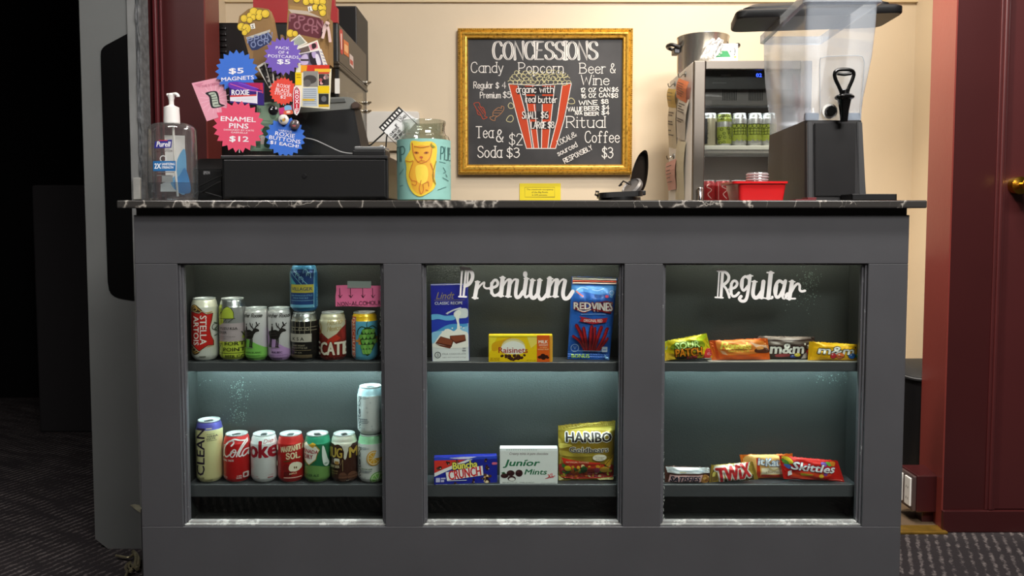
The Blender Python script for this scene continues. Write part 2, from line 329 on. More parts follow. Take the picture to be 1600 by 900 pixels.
class Art:
    """flat print: coloured outlines given in photograph pixels (y down), laid as thin ink on a real surface"""
    def __init__(s, ox=0, oy=0, sc=1): s.L = []; s.S = False; s.T = (ox, oy, sc)   # coordinates of an enlarged crop: origin and scale
    def mesh(s, col, V, Fc): s.L.append((hx(col), [Vector((s.T[0] + v[0] / s.T[2], s.T[1] + v[1] / s.T[2])) for v in V], Fc, s.S)); return s
    def poly(s, col, pts, sm=False):
        P = cat([Vector(p) for p in pts], 5, True) if sm else [Vector(p) for p in pts]
        t = tessellate_polygon([[Vector((p.x, p.y, 0)) for p in P]]); return s.mesh(col, P, t)
    def rect(s, col, x0, y0, x1, y1): return s.mesh(col, [(x0, y0), (x1, y0), (x1, y1), (x0, y1)], [(0, 1, 2, 3)])
    def ell(s, col, cx, cy, rx, ry=None, rot=0, n=20):
        ry = rx if ry is None else ry; c, d = cos(R(rot)), sin(R(rot))
        V = [(cx + rx * cos(2 * pi * i / n) * c - ry * sin(2 * pi * i / n) * d, cy + rx * cos(2 * pi * i / n) * d + ry * sin(2 * pi * i / n) * c) for i in range(n)]
        return s.mesh(col, [(cx, cy)] + V, [(0, 1 + i, 1 + (i + 1) % n) for i in range(n)])
    def line(s, col, pts, w, sm=False, closed=False, pen=None):
        P = [Vector(p) for p in pts]
        if sm: P = cat(P, 6, closed)
        if closed: P = P + [P[0]]
        V, Fc = ribbon(P, w, pen); return s.mesh(col, V, Fc)
    def ring(s, col, cx, cy, rx, ry, w, n=18, a0=0, a1=360):
        return s.line(col, [(cx + rx * cos(R(a0 + (a1 - a0) * i / n)), cy + ry * sin(R(a0 + (a1 - a0) * i / n))) for i in range(n + 1)], w)
    def text(s, col, t, x0, y0, x1, y1, bold=0.0, shear=0.0, rot=0, out=None, vert=0):
        """type fitted to the box; rot in degrees clockwise in the picture; out=(colour, weight) an outline; vert=+-1 reads down / up"""
        V0, F0 = font_mesh(t, bold, shear)
        if not V0: return s
        ax, bx_ = min(v.x for v in V0), max(v.x for v in V0); ay, by = min(v.y for v in V0), max(v.y for v in V0)
        cx, cy = (x0 + x1) / 2, (y0 + y1) / 2; w, h = x1 - x0, y1 - y0
        if vert: w, h = h, w
        a = R(rot + 90 * vert)
        def place(V):
            o = []
            for v in V:
                u = ((v.x - ax) / max(bx_ - ax, 1e-6) - .5) * w; q = -((v.y - ay) / max(by - ay, 1e-6) - .5) * h
                o.append((cx + u * cos(a) - q * sin(a), cy + u * sin(a) + q * cos(a)))
            return o
        e = min(bold, .07) * .8 * h
        w -= 2 * e; h -= 1.2 * e; P0 = place(V0)
        if out:
            e = out[1] * min(h, w) * 1.5 + e
            for k in range(8):
                dx, dy = e * cos(k * pi / 4), e * sin(k * pi / 4); s.mesh(out[0], [(p[0] + dx, p[1] + dy) for p in P0], F0)
        if bold:   # heavier weight: the same letters overprinted a hair apart
            e = min(bold, .07) * .8 * (h if not vert else h)
            for k in range(6):
                dx, dy = e * cos(k * pi / 3), .6 * e * sin(k * pi / 3)
                s.mesh(col, [(p[0] + dx * cos(a) - dy * sin(a), p[1] + dx * sin(a) + dy * cos(a)) for p in P0], F0)
                s.L[-1] = s.L[-1][:3] + (k > 0,)
        s.mesh(col, P0, F0); s.L[-1] = s.L[-1][:3] + (bool(bold) or s.S,); return s
    def hand(s, col, t, x0, x1, base, cap, w, rot=0, serif=0, pen=None, shear=0, gap=1.7, jit=0, inline=None):
        """drawn strokes from x0 to x1 on the baseline, capitals cap tall"""
        st, wd_ = glyph_strokes(t, gap); sx = (x1 - x0) / max(wd_, 1e-6); sy = cap / 10; c, d = cos(R(rot)), sin(R(rot)); allp = []
        for p, sm in st:
            q = cat(p, 5) if sm else p
            P = []
            for v in q:
                u = v.x * sx + v.y * sy * shear; h = v.y * sy
                P.append(Vector((x0 + u * c + h * d, base + u * d - h * c)))
            allp.append(P); V, Fc = ribbon(P, w, pen); s.mesh(col, V, Fc); s.L[-1] = s.L[-1][:3] + (len(allp) > 1 or s.S,)
            if serif and not sm:
                for e in (0, -1):
                    v = p[e]
                    if abs(p[0].x - p[-1].x) < .9 and len(p) == 2 and (v.y in (0, 10, -3) or (abs(v.y - 6.4) < .01 and len(p) == 2)):
                        u = v.x * sx + v.y * sy * shear; h = v.y * sy; o = Vector((x0 + u * c + h * d, base + u * d - h * c))
                        V, Fc = ribbon([o - Vector((c, d)) * serif, o + Vector((c, d)) * serif], w * .9); s.mesh(col, V, Fc); s.L[-1] = s.L[-1][:3] + (True,)
        if inline:
            for P in allp: V, Fc = ribbon(P, inline[1]); s.mesh(inline[0], V, Fc); s.L[-1] = s.L[-1][:3] + (True,)
        return s
    def build(s, name, parent, mp, mat, maxe=None, off0=.00018, doff=None, label=None, solid=0):
        verts = []; faces = []; cols = []
        off = off0; dd = doff or (9e-5 if maxe else 1.6e-5)
        for c, V, Fc, same in s.L:   # later inks lie a hair above earlier ones; strokes of one word only a trace
            off += (1.2e-5 if maxe is None else 2e-5) if same else dd
            if maxe is None:
                b = len(verts); verts += [mp(v.x, v.y, off) for v in V]
                for f in Fc: faces.append(tuple(b + i for i in f)); cols.append(c)
                continue
            V = list(V); T = []
            for f in Fc:
                for i in range(1, len(f) - 1): T.append((f[0], f[i], f[i + 1]))
            mid = {}; done = []
            while T:
                t = T.pop(); e = [((V[t[i]] - V[t[(i + 1) % 3]]).length, i) for i in range(3)]; l, i = max(e)
                if l <= maxe: done.append(t); continue
                a, b_, d = t[i], t[(i + 1) % 3], t[(i + 2) % 3]; key = (min(a, b_), max(a, b_))
                if key not in mid: V.append((V[a] + V[b_]) / 2); mid[key] = len(V) - 1
                m_ = mid[key]; T += [(a, m_, d), (m_, b_, d)]
            b = len(verts); verts += [mp(v.x, v.y, off) for v in V]
            for f in done: faces.append(tuple(b + i for i in f)); cols.append(c)
        me = bpy.data.meshes.new(name); me.from_pydata(verts, [], faces)
        at = me.color_attributes.new('Col', 'FLOAT_COLOR', 'CORNER'); flat = []
        for p, c in zip(me.polygons, cols): flat += list(c) * p.loop_total
        at.data.foreach_set('color', flat)
        # turn every face towards the viewer side of the print (-y of the thing)
        if me.polygons:
            fl = [p.index for p in me.polygons if p.normal.y > 0]
            if fl and s.flip:
                bm = bmesh.new(); bm.from_mesh(me); bm.faces.ensure_lookup_table()
                bmesh.ops.reverse_faces(bm, faces=[bm.faces[i] for i in fl]); bm.to_mesh(me); bm.free()
        me.materials.append(mat)
        o = bpy.data.objects.new(name, me); COL.objects.link(o); o.parent = parent
        if label: o['label'] = label
        return o
    flip = True
def flatmap(loc, y, rotz=0):
    """photograph pixel -> local point on the frontal plane y (world) of a thing at loc"""
    loc = Vector(loc)
    def f(px, py, off):
        p = W(px, py, y) - loc; return (p.x, p.y - off, p.z)
    return f
P_INK = print_mat('printed_ink', .5); P_GLOSS = print_mat('glossy_print', .28); P_CHALK = print_mat('chalk_paint', .9, spec=.1); P_CAN = print_mat('can_ink', .3, .25, coat=.2); P_FOIL = print_mat('foil_print', .3, .15)
# ------------------------------------------------------------------ the setting
CREAM = pm('cream_wall_paint', 'dccbb0', .42, bump=(28, .25), var=(2.2, .03), spec=.35)
MAROON = pm('maroon_gloss_paint', '391516', .3, bump=(40, .12), var=(3, .06), wear=('c9a79a', 34, .765))
MAROON_D = pm('dark_maroon_paint', '43191a', .38, bump=(40, .12), var=(3, .08))
BLACKWALL = pm('black_hall_paint', '0b0b0d', .8, spec=.15)
GREYPAINT = pm('grey_counter_paint', '4b4b4e', .42, bump=(60, .12), var=(5, .07), wear=('7b797c', 30, .79), spec=.4)
GREYDOOR = pm('grey_door_paint', '686a69', .5, bump=(30, .12), var=(4, .06), wear=('7d7f7d', 22, .8))
CARPET = carpet()
LIT_JAMB = pm('maroon_lit_jamb', '74302a', .34, bump=(40, .12), var=(3, .06), wear=('c9a79a', 34, .765))  # lighter maroon: booth light on the jamb faces put into the colour
def struct(name, bm, m, parent=None, smooth=False):
    o = obj(name, bm, m, parent, smooth)
    if not parent: o['kind'] = 'structure'
    return o
struct('floor', bx(-4.2, 4.0, -3.4, 4.2, -.05, 0), CARPET)
yj, yb = .66, .87
xr0 = W(1484, 420, yj).x; xr1 = W(1451, 300, yb).x
xl0 = W(322, 160, yj).x; xl1 = W(343, 160, yb).x
struct('trim_1', bx(xr0 - .5, xr0 + .005, yj - .03, yj + .03, 0, .009, .002), pm('brass_threshold', 'b08a3c', .4, .8, var=(20, .3)))
struct('ceiling', bx(-4.2, 4.0, -3.4, 4.2, 3.05, 3.1), pm('ceiling_paint', 'b5aa98', .9))
struct('wall_back', bx(-1.42, 2.0, 1.9, 2.0, 0, 3.05), CREAM)
zc = W(700, 2.5, 1.88).z
struct('trim_2', prism([(-1.36, zc), (2.0, zc), (2.0, zc + .09), (-1.36, zc + .09)], 1.885, 1.9), pm('cornice_paint', 'dcc8a4', .5))
struct('wall_booth_left', bx(-1.42, -1.36, yb, 1.9, 0, 3.05), CREAM)
struct('wall_hall_right', bx(-1.44, -1.42, yb, 2.6, 0, 3.05), BLACKWALL)
struct('wall_booth_right', bx(1.92, 2.0, yb, 1.9, 0, 3.05), CREAM)
struct('wall_right', zprism([(xr0, yj), (2.6, yj), (2.6, yb), (xr1, yb)], 0, 3.05), MAROON)
xl2 = W(196, 160, yj).x
struct('wall_left', zprism([(xl0, yj), (xl1, yb), (xl2, yb), (xl2, yj)], 0, 3.05), MAROON_D)
struct('floor_booth', bx(xl2 + .02, xr1 + .5, yj + .01, 1.95, 0, .004), pm('booth_floor_vinyl', '5d4c3a', .55, var=(6, .15)))
struct('wall_booth_front', bx(-1.44, xl2, yb - .03, yb, 0, 3.05), BLACKWALL)
zb = W(1520, 796, yj).z
b_ = bx(xr0 - .004, 2.6, yj - .014, yj, 0, zb, .003); struct('baseboard_right', b_, MAROON)
# raised door leaf with mouldings and knob on the right
d1 = thing('door_1', 'dark maroon panelled door with brass knob at the right edge', 'door', (0, 0, 0)); d1['kind'] = 'structure'; del d1['category']; 
xm0 = W(1556, 420, yj).x
def bead(bm, x0, x1, z0, z1, y):
    box(bm, x0, x1, y - .006, y, z0, z1, .002)
m_ = bmesh.new(); bead(m_, xm0 - .012, xm0 - .002, zb, 3.0, yj); box(m_, xm0 - .002, xm0 + .012, yj - .011, yj, zb, 3.0, .004); bead(m_, xm0 + .012, xm0 + .02, zb, 3.0, yj)
obj('door_moulding', m_, MAROON_D, d1)
obj('door_panel', bx(xm0 + .02, 2.5, yj - .004, yj, zb + .004, 3.0), MAROON_D, d1)
kp = W(1606, 289, yj - .06)
k = lathe([(.0, -.062), (.018, -.06), (.03, -.045), (.033, -.03), (.027, -.016), (.012, -.008), (.011, .03), (.028, .034), (.03, .06), (0, .06)], 28)
for v in k.verts: v.co = Vector((v.co.x, v.co.z, v.co.y)) + kp
bmesh.ops.recalc_face_normals(k, faces=k.faces)
obj('knob', k, pm('polished_brass', 'c79a3a', .22, 1), d1, True, label='brass knob')
m_ = bmesh.new(); xm1 = W(250, 160, yj).x
box(m_, xm1 - .014, xm1 + .0, yj - .012, yj, 0, 3.0, .004); bead(m_, xm1 + .006, xm1 + .014, 0, 3.0, yj)
struct('lit_jamb_skin_right', zprism([(xr0 + .001, yj - .001), (xr1 + .001, yb + .001), (xr1 - .004, yb + .001), (xr0 - .004, yj - .001)], 0, 3.05), LIT_JAMB)
struct('lit_jamb_skin_left', zprism([(xl0 - .001, yj - .001), (xl0 + .004, yj - .001), (xl1 + .004, yb + .001), (xl1 - .001, yb + .001)], 0, 3.05), LIT_JAMB)
struct('trim_3', m_, pm('maroon_moulding', '5a2226', .3))
# dark hallway at the far left
struct('wall_hall', bx(-4.2, -1.42, 2.6, 2.7, 0, 3.05), BLACKWALL)
struct('wall_hall_left', bx(-4.2, -4.1, -3.4, 2.7, 0, 3.05), BLACKWALL)
xa, xb_ = W(55, 480, 1.86).x, W(175, 480, 1.86).x
struct('trim_4', bx(xa, xb_, 1.86, 2.3, 0, W(100, 289, 1.86).z, .01), pm('black_hall_panel', '2c2a2c', .7, spec=.2))
# grey door leaf with a black vision panel, standing beside the counter
GY = .52
d2 = thing('door_2', 'grey door', 'door'); d2['kind'] = 'structure'; del d2['category']; del d2['label']
xx = W(136, 420, GY).x; xs = W(206, 200, GY).x; xe = W(225.5, 200, GY).x
def at(px, py, y=GY): p = W(px, py, y); return (p.x, p.z)
obj('leaf', prism([(xx, 3.0), (xs - .004, 3.0), (xs - .004, 0.0), at(182, 868), (xx, at(152, 842)[1])], GY, GY + .045), GREYDOOR, d2)
vp = [at(158, 88), at(158.5, 80), at(161.5, 75), at(166, 71), at(199.5, 53)] + [(xs - .004, at(214, 470)[1])] + [at(187, 466), at(180, 463.5), at(174, 459), at(171, 453), at(169, 440)]
obj('vision_panel', prism(vp, GY - .003, GY), pm('black_glass', '050506', .25, spec=.3), d2, label='black glass vision panel with rounded corner')
obj('edge_strip', bx(xs - .004, xs + .022, GY - .006, GY + .045, 0, 3.0, .002), pm('worn_grey_edge', '7c7d7c', .6, bump=(18, .5), var=(9, .18), wear=('a9a9a5', 14, .66)), d2)
g = bmesh.new(); nx, nz = 6, 150
rows = []
for j in range(nz + 1):
    z = 3.0 * j / nz; rows.append([g.verts.new((xs + .022 + (xe - xs - .022) * i / nx, GY - .004 - (.004 + .006 * random.random()) * (0 < i < nx), z + random.uniform(-.004, .004) * (0 < j < nz))) for i in range(nx + 1)])
for j in range(nz):
    for i in range(nx): g.faces.new((rows[j][i], rows[j][i + 1], rows[j + 1][i + 1], rows[j + 1][i]))
box(g, xs + .022, xe, GY - .003, GY + .045, 0, 3.0)
obj('stone_strip', g, pm('rough_dark_plaster', '56585a', .8, bump=(120, .8), var=(60, .35)), d2)
p0 = at(212, 278); p1 = at(224, 312)
obj('edge_block', bx(p0[0], p1[0], GY - .02, GY, p1[1], p0[1], .002), pm('pale_block', 'a9a9a4', .6, var=(30, .15)), d2, label='pale grey block on the edge')
# latch and hook at its foot
g = bmesh.new()
for p, r in (([(181, 868), (190, 869.5), (200, 871), (206, 868), (211, 863)], .0035), ([(208, 862), (212, 866), (213, 874), (211, 884), (215, 889)], .006), ([(213, 866), (217, 874), (216, 884)], .005), ([(204, 878), (198, 882), (196, 888), (199, 893), (196, 902), (197, 914)], .0035), ([(203, 880), (207, 884), (205, 889), (201, 886), (203, 880)], .003)):
    tube(cat([(lambda q: q if q.y < GY - .008 else W(p_[0], p_[1], GY - .008))(WZ(p_[0], p_[1], .014)) for p_ in p], 4), r, 8, g)
c = WZ(204.5, 892, .014); lathe([(0, -.006), (.006, -.003), (.006, .003), (0, .006)], 12, c, g)
obj('latch', g, pm('old_brass', 'a39a7c', .35, .7, var=(60, .3)), d2, True, label='worn brass latch and hook at the foot')

chip = [at(205, 788, GY), at(212, 786.5, GY), at(219, 788, GY), at(223, 793, GY), at(221, 800, GY), at(214, 795, GY)]
obj('paint_chip', prism(chip, GY - .0075, GY - .0055), pm('bare_wood_chip', 'a09c86', .7, var=(60, .2)), d2, label='pale chipped patch low on the edge')
# ------------------------------------------------------------------ hidden work tops that carry the things behind the counter
DARKWOOD = pm('dark_laminate', '2b2725', .5)
struct('back_counter', bx(-.35, 1.45, 1.12, 1.9, .004, .90, .004), DARKWOOD)
struct('side_counter', bx(-1.3, -.36, .64, 1.9, .004, .95, .004), DARKWOOD)
struct('work_shelf', bx(.0, .95, .64, 1.1, .004, .80, .004), DARKWOOD)

# ------------------------------------------------------------------ the display counter
X0 = W(215.6, 600, 0).x; X1 = W(1414, 600, 0).x
ZT, ZB = W(800, 412, 0).z, W(800, 823, 0).z; ZTOP = W(800, 336, 0).z
BAYS = [(W(281.5, 617, 0).x, W(600.5, 617, 0).x), (W(659.5, 617, 0).x, W(974, 617, 0).x), (W(1034, 617, 0).x, W(1352, 617, 0).x)]
CT1, CT0 = 1.08, 1.0615
dc = thing('display_counter', 'dark grey painted concession counter with three lit glass-fronted display bays', 'counter', (0, 0, 0))
TH = .028
def board(name, x0, x1, z0, z1, y0=0, y1=TH, bev=.0012): return obj(name, bx(x0, x1, y0, y1, z0, z1, bev, 1), GREYPAINT, dc)
board('rail', X0, X1, ZT, ZTOP); board('rail', X0, X1, 0, ZB)
ed = [X0] + [v for b in BAYS for v in b] + [X1]
for i in range(0, 8, 2): board('stile', ed[i], ed[i + 1], ZB, ZT)
obj('top_band', bx(X0 + .004, X1 - .004, .006, .56, ZTOP, CT0), pm('black_band', '100f10', .5), dc)
for x in (X0, X1 - .02): obj('side_panel', bx(x, x + .02, TH, .6, 0, ZTOP, .001, 1), GREYPAINT, dc)
obj('gap_shade_strip', bx(X0 - .0035, X0, .004, .03, 0, W(220, 797, 0).z), pm('gap_shade_black', '080808', .7), dc, label='black strip standing for the dark gap low on the left corner')  # the shaded gap beside the door, built as a black strip
TRIM = pm('worn_trim_paint', '56565a', .38, bump=(50, .2), wear=('8f9292', 45, .62)); SILL = pm('chipped_sill_paint', '8e8f8d', .5, bump=(60, .4), wear=('c3c4c1', 40, .52), var=(30, .2))
GLASS = glass_mat('showcase_glass', 'f2f6f4', .02, .01, .3); BACK = vinyl(); LINER = pm('showcase_liner', '2a2c2b', .5, bump=(90, .2))
SHELF = pm('shelf_paint', '454649', .4, bump=(60, .1), var=(6, .06))
YB = .108; YG = .0285
shz = [(W(800, 566, .036).z, W(800, 580.5, .036).z), (W(800, 757, .036).z, W(800, 776.5, .036).z)]
for i, (a, b) in enumerate(BAYS):
    tw = .0095
    def quarter(vert, lo, hi, z):  # stepped bead around the pane
        g = bmesh.new()
        if vert: s = 1 if lo < hi else -1; box(g, min(lo, lo + s * tw), max(lo, lo + s * tw), .014, YG, ZB, ZT, .002); box(g, min(lo, lo + s * tw * .5), max(lo, lo + s * tw * .5), .007, .014, ZB, ZT, .0015)
        return g
    obj('trim_strip', quarter(True, a, b, 0), TRIM, dc); obj('trim_strip', quarter(True, b, a, 0), TRIM, dc)
    g = bmesh.new(); box(g, a, b, .014, YG, ZB, ZB + tw, .002); box(g, a, b, .006, .014, ZB, ZB + tw * .5, .0015); obj('trim_strip', g, SILL, dc, label='pale chipped bottom trim strip')
    obj('trim_strip', bx(a, b, .014, YG, ZT - .004, ZT, .0015), TRIM, dc)
    obj('glass_pane', bx(a, b, YG, YG + .0025, ZB, ZT + .01), GLASS, dc)
    hi = ZT + .075
    g = bmesh.new(); box(g, a - .022, a - .001, TH + .004, YB, ZB - .02, hi); box(g, b + .001, b + .022, TH + .004, YB, ZB - .02, hi); box(g, a - .022, b + .022, TH + .004, YB, ZB - .03, ZB - .005); box(g, a - .022, b + .022, TH + .004, YB, hi, hi + .015)
    obj('bay_liner', g, LINER, dc)
    obj('back_panel', bx(a - .022, b + .022, YB, YB + .012, ZB - .03, hi), BACK, dc)
    for z1, z0 in shz:   # shelf board with a deeper front lip that hides the light strip
        g = bmesh.new(); box(g, a - .001, b + .001, .0355, .046, z0, z1, .0012, 1); box(g, a - .001, b + .001, .046, YB, z1 - .009, z1)
        obj('shelf', g, SHELF, dc)
    p0, p1 = (5.0, 9.5, 6.5)[i], (15, 13, 10)[i]
    for k, (z, pw) in enumerate(((hi - .002, p0), (shz[0][0] - .009, p1))):
        led = obj('led_strip', bx(a + .012, b - .012, .048 if k else .037, .056 if k else .044, z - .003, z), pm('led_strip_%d' % pw if pw > 9 else 'led_strip_top_%d' % pw, 'e8fff8', .5, emit=('dcfbff' if k else 'fff8e4', pw * (9.4 if k else 11))), dc)
o = obj('countertop', bx(W(182, 320, -.03).x, W(1449, 320, -.03).x, -.03, .62, CT0, CT1, .003), marble()); tag(o, 'black marble countertop with white veins along the front edge', 'countertop')

# white script lettering stuck on the glass (drawn letter by letter in enlarged-crop coordinates)
def script(T, strokes, thin):
    A = Art(*T)
    for p, w, sm in strokes:
        A.line('f1efec', p, w, sm)
    o = A.build('lettering', dc, flatmap((0, 0, 0), YG - .0004), pm('white_vinyl', 'f4f2ef', .5), None, .0002, .000004, label='white script lettering on the glass')
    s = o.modifiers.new('solid', 'SOLIDIFY'); s.thickness = .0012; s.offset = 1
script((650, 400, 4.737), [
 ([(342, 88), (328, 300)], 13, 0), ([(372, 92), (352, 300)], 15, 0), ([(388, 96), (380, 200)], 12, 0), ([(338, 90), (385, 96), (415, 125), (417, 165), (395, 205), (362, 222)], 26, 1), ([(318, 300), (372, 302)], 12, 0),
 ([(455, 195), (436, 308)], 30, 0), ([(440, 190), (472, 192)], 10, 0), ([(418, 308), (458, 312)], 12, 0), ([(452, 250), (478, 215), (505, 196), (503, 225), (522, 240), (548, 236)], 14, 1),
 ([(545, 240), (592, 225), (606, 200), (592, 178), (570, 190), (556, 240), (572, 288), (600, 288), (628, 262)], 20, 1), ([(560, 200), (560, 275)], 22, 0),
 ([(642, 162), (628, 292)], 32, 0), ([(622, 160), (660, 162)], 10, 0), ([(640, 230), (668, 185), (690, 172), (697, 190)], 14, 1), ([(696, 180), (682, 296)], 30, 0), ([(664, 298), (704, 300)], 11, 0), ([(692, 230), (715, 185), (738, 172), (752, 184)], 14, 1), ([(750, 180), (738, 270), (745, 304), (768, 298), (792, 262)], 26, 1), ([(608, 294), (648, 296)], 11, 0),
 ([(808, 128), (808, 142)], 32, 0), ([(816, 168), (800, 280)], 30, 0), ([(800, 166), (836, 168)], 10, 0), ([(802, 270), (812, 304), (838, 290)], 18, 1),
 ([(862, 178), (848, 270), (858, 306), (880, 306), (905, 272)], 28, 1), ([(916, 178), (900, 290)], 30, 0), ([(902, 282), (918, 318), (945, 312), (975, 270)], 24, 1), ([(846, 178), (882, 180)], 10, 0), ([(900, 178), (934, 180)], 10, 0),
 ([(990, 166), (974, 296)], 34, 0), ([(972, 166), (1012, 168)], 10, 0), ([(955, 298), (998, 300)], 12, 0), ([(986, 240), (1012, 190), (1036, 172), (1048, 186)], 14, 1), ([(1044, 180), (1030, 296)], 32, 0), ([(1012, 298), (1052, 300)], 12, 0), ([(1040, 240), (1066, 190), (1092, 172), (1106, 188)], 14, 1), ([(1104, 184), (1088, 270), (1098, 312), (1128, 308), (1160, 262)], 28, 1)], 1)
script((1020, 400, 4.571), [
 ([(474, 104), (462, 294)], 9, 0), ([(498, 108), (486, 294)], 20, 0), ([(464, 104), (512, 112), (540, 140), (538, 172), (515, 198), (490, 208)], 20, 1), ([(498, 205), (522, 232), (538, 268), (546, 296)], 17, 1), ([(446, 295), (500, 298)], 11, 0),
 ([(546, 238), (586, 224), (602, 198), (590, 178), (568, 186), (554, 240), (568, 284), (592, 284), (614, 262)], 18, 1), ([(560, 198), (558, 270)], 20, 0),
 ([(690, 168), (662, 146), (636, 170), (630, 212), (648, 246), (678, 214)], 18, 1), ([(640, 170), (636, 225)], 20, 0), ([(694, 140), (680, 250), (664, 312), (636, 322), (618, 306), (630, 288)], 22, 1), ([(676, 140), (712, 142)], 10, 0),
 ([(726, 184), (714, 262), (726, 296), (750, 292), (776, 256)], 26, 1), ([(790, 182), (776, 296)], 28, 0), ([(708, 182), (744, 184)], 9, 0), ([(760, 300), (798, 300)], 10, 0),
 ([(842, 120), (824, 300)], 30, 0), ([(816, 118), (862, 120)], 11, 0), ([(806, 302), (846, 304)], 11, 0), ([(852, 292), (852, 298)], 17, 0),
 ([(930, 192), (904, 178), (882, 200), (870, 250), (882, 292), (906, 284), (934, 230)], 22, 1), ([(884, 210), (876, 270)], 22, 0), ([(946, 178), (928, 270), (936, 298), (962, 270)], 24, 1),
 ([(994, 182), (974, 304)], 28, 0), ([(974, 182), (1014, 184)], 9, 0), ([(956, 304), (1016, 304)], 12, 0), ([(990, 256), (1014, 214), (1036, 198), (1048, 212), (1048, 240), (1062, 252), (1086, 248)], 17, 1)], 1)

# strip-light sparkle painted as pale flecks on the backing; bare-paint chips along the panes
rf = random.Random(21)
def flecks(i, y, spots, name, n_, col):
    a = Art(); a.S = True
    for cx, cy, sx, sy, n in spots:
        for k in range(n):
            r = rf.uniform(.3, .95); a.ell(col, rf.gauss(cx, sx), rf.gauss(cy, sy), r, r * rf.uniform(.5, 1.3), rf.uniform(0, 90), 7)
    o = a.build(name, dc, flatmap((0, 0, 0), y), P_INK, None, .0001); o['kind'] = 'stuff'
flecks(0, YB, [(375, 618, 8, 14, 90), (372, 648, 9, 7, 60), (372, 604, 6, 6, 30), (312, 596, 16, 5, 16)], 'sparkle_flecks', 0, '74827c')
flecks(2, YB, [(1262, 440, 9, 14, 120), (1250, 470, 14, 12, 40), (1328, 702, 5, 9, 26), (1312, 590, 22, 5, 60)], 'sparkle_flecks', 2, '74827c')
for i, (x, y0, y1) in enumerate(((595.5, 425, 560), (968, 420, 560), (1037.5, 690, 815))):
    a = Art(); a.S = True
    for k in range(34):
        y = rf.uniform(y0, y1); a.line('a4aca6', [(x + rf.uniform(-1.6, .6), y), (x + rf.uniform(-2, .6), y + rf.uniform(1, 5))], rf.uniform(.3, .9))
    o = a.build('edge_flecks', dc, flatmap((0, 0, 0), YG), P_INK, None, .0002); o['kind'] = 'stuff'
# ------------------------------------------------------------------ goods in the display bays
ALU = pm('brushed_aluminium', 'cfd2d2', .3, 1); LIDALU = pm('bright_lid_aluminium', 'e2e6e6', .32, .45); ALU_D = pm('dark_aluminium', '8c9090', .35, 1)
def paint(c, rough=.3): return pm('can_' + c + str(rough), c, rough, .25, coat=.25)
def can(label, cxp, shelf, Rr, H, body, neck=None, yc=.0695, art=None, z0=None, pyref=None, group=None, name='drink_can'):
    """drinks can: body, neck, base rim, lid with tab and printed front"""
    z = shz[shelf][0] if z0 is None else z0
    x = W(cxp, pyref or (566 if shelf == 0 else 757), yc - .6 * Rr).x
    t = thing('drink_can', label, 'can', (x, yc, z), (0, 0, 0), group)
    rl = min(Rr - .0025, .0268); sh = .021 if Rr > .03 else .010
    pr = [(Rr - .007, .004), (Rr - .0015, .011), (Rr, .016), (Rr, H - sh - .004), (Rr - .0006, H - sh)]
    nk = [(Rr - .0006, H - sh), (Rr - .0022, H - sh + .004), ((Rr + rl) / 2, H - sh * .5), (rl + .0006, H - .0045), (rl - .001, H - .0036)]
    full = pr + nk[1:]
    def rad(q):
        q = min(max(q, full[0][1]), full[-1][1])
        for (r0, a), (r1, b) in zip(full, full[1:]):
            if q <= b: return r0 + (r1 - r0) * (q - a) / max(b - a, 1e-6)
        return full[-1][0]
    bm_ = body if not isinstance(body, str) else paint(body)
    obj('body', lathe(pr, 44), bm_, t, True)
    obj('neck', lathe(nk, 44), ALU if neck is None else (neck if not isinstance(neck, str) else paint(neck)), t, True)
    obj('base_rim', lathe([(0, .006), (Rr - .012, .005), (Rr - .0105, 0), (Rr - .0085, .0002), (Rr - .007, .004)], 44), ALU_D, t, True)
    ld = obj('lid', lathe([(rl - .001, H - .0036), (rl + .0004, H - .002), (rl, H), (rl - .0012, H), (rl - .0022, H - .004), (rl - .003, H - .0045), (0, H - .0042)], 44), LIDALU, t, True)
    g = zprism([(p[0], p[1]) for p in rrect(-.0075, -.012, .0075, .010, .006)], H - .0042, H - .003); zprism([(.0035 * cos(2 * pi * k / 10), .0035 * sin(2 * pi * k / 10)) for k in range(10)], H - .003, H - .0022, g)
    g.transform(Matrix.Rotation(R(random.uniform(-40, 40)), 4, 'Z')); obj('tab', g, ALU_D, ld)
    if art:
        loc = Vector((x, yc, z))
        def mp(px, py, off):
            p = W(px, py, yc - .75 * Rr) - loc; q = min(max(p.z, .004), H - .0045); r = rad(q) + off
            lx = min(max(p.x, -r * .985), r * .985); return (lx, -sqrt(r * r - lx * lx), q)
        art.build('printed_label', t, mp, P_CAN, 2.2)
    return t
U = (285, 450, 7.2)
a = Art(*U)   # white can, red crest panel
red = [(105, 262), (165, 282), (205, 288), (235, 268), (280, 300), (330, 288), (322, 370), (306, 450), (318, 530), (338, 590), (338, 640), (290, 640), (255, 664), (205, 700), (165, 672), (128, 640), (98, 632), (98, 400)]
big = [(218 + (p[0] - 218) * 1.09, 470 + (p[1] - 470) * 1.07) for p in red]
a.poly('4d3a26', [(88, 262), (100, 200), (150, 186), (200, 215), (262, 268), (330, 280), (318, 300), (250, 296), (160, 282)], True).poly('4d3a26', [(90, 640), (92, 700), (130, 745), (185, 740), (240, 690), (300, 655), (340, 640), (250, 640), (150, 640)], True)
a.line('c89a4a', [(100, 258), (112, 212), (150, 200), (200, 240), (262, 278), (325, 268)], 9, True).line('c89a4a', [(98, 660), (110, 712), (150, 728), (205, 705), (260, 668), (340, 650)], 9, True).ring('d9b36a', 150, 238, 26, 18, 7).ring('d9b36a', 140, 690, 28, 20, 7)
a.poly('e9dcc0', big).poly('2a201a', [(218 + (p[0] - 218) * 1.05, 470 + (p[1] - 470) * 1.04) for p in red]).poly('c8251f', red)
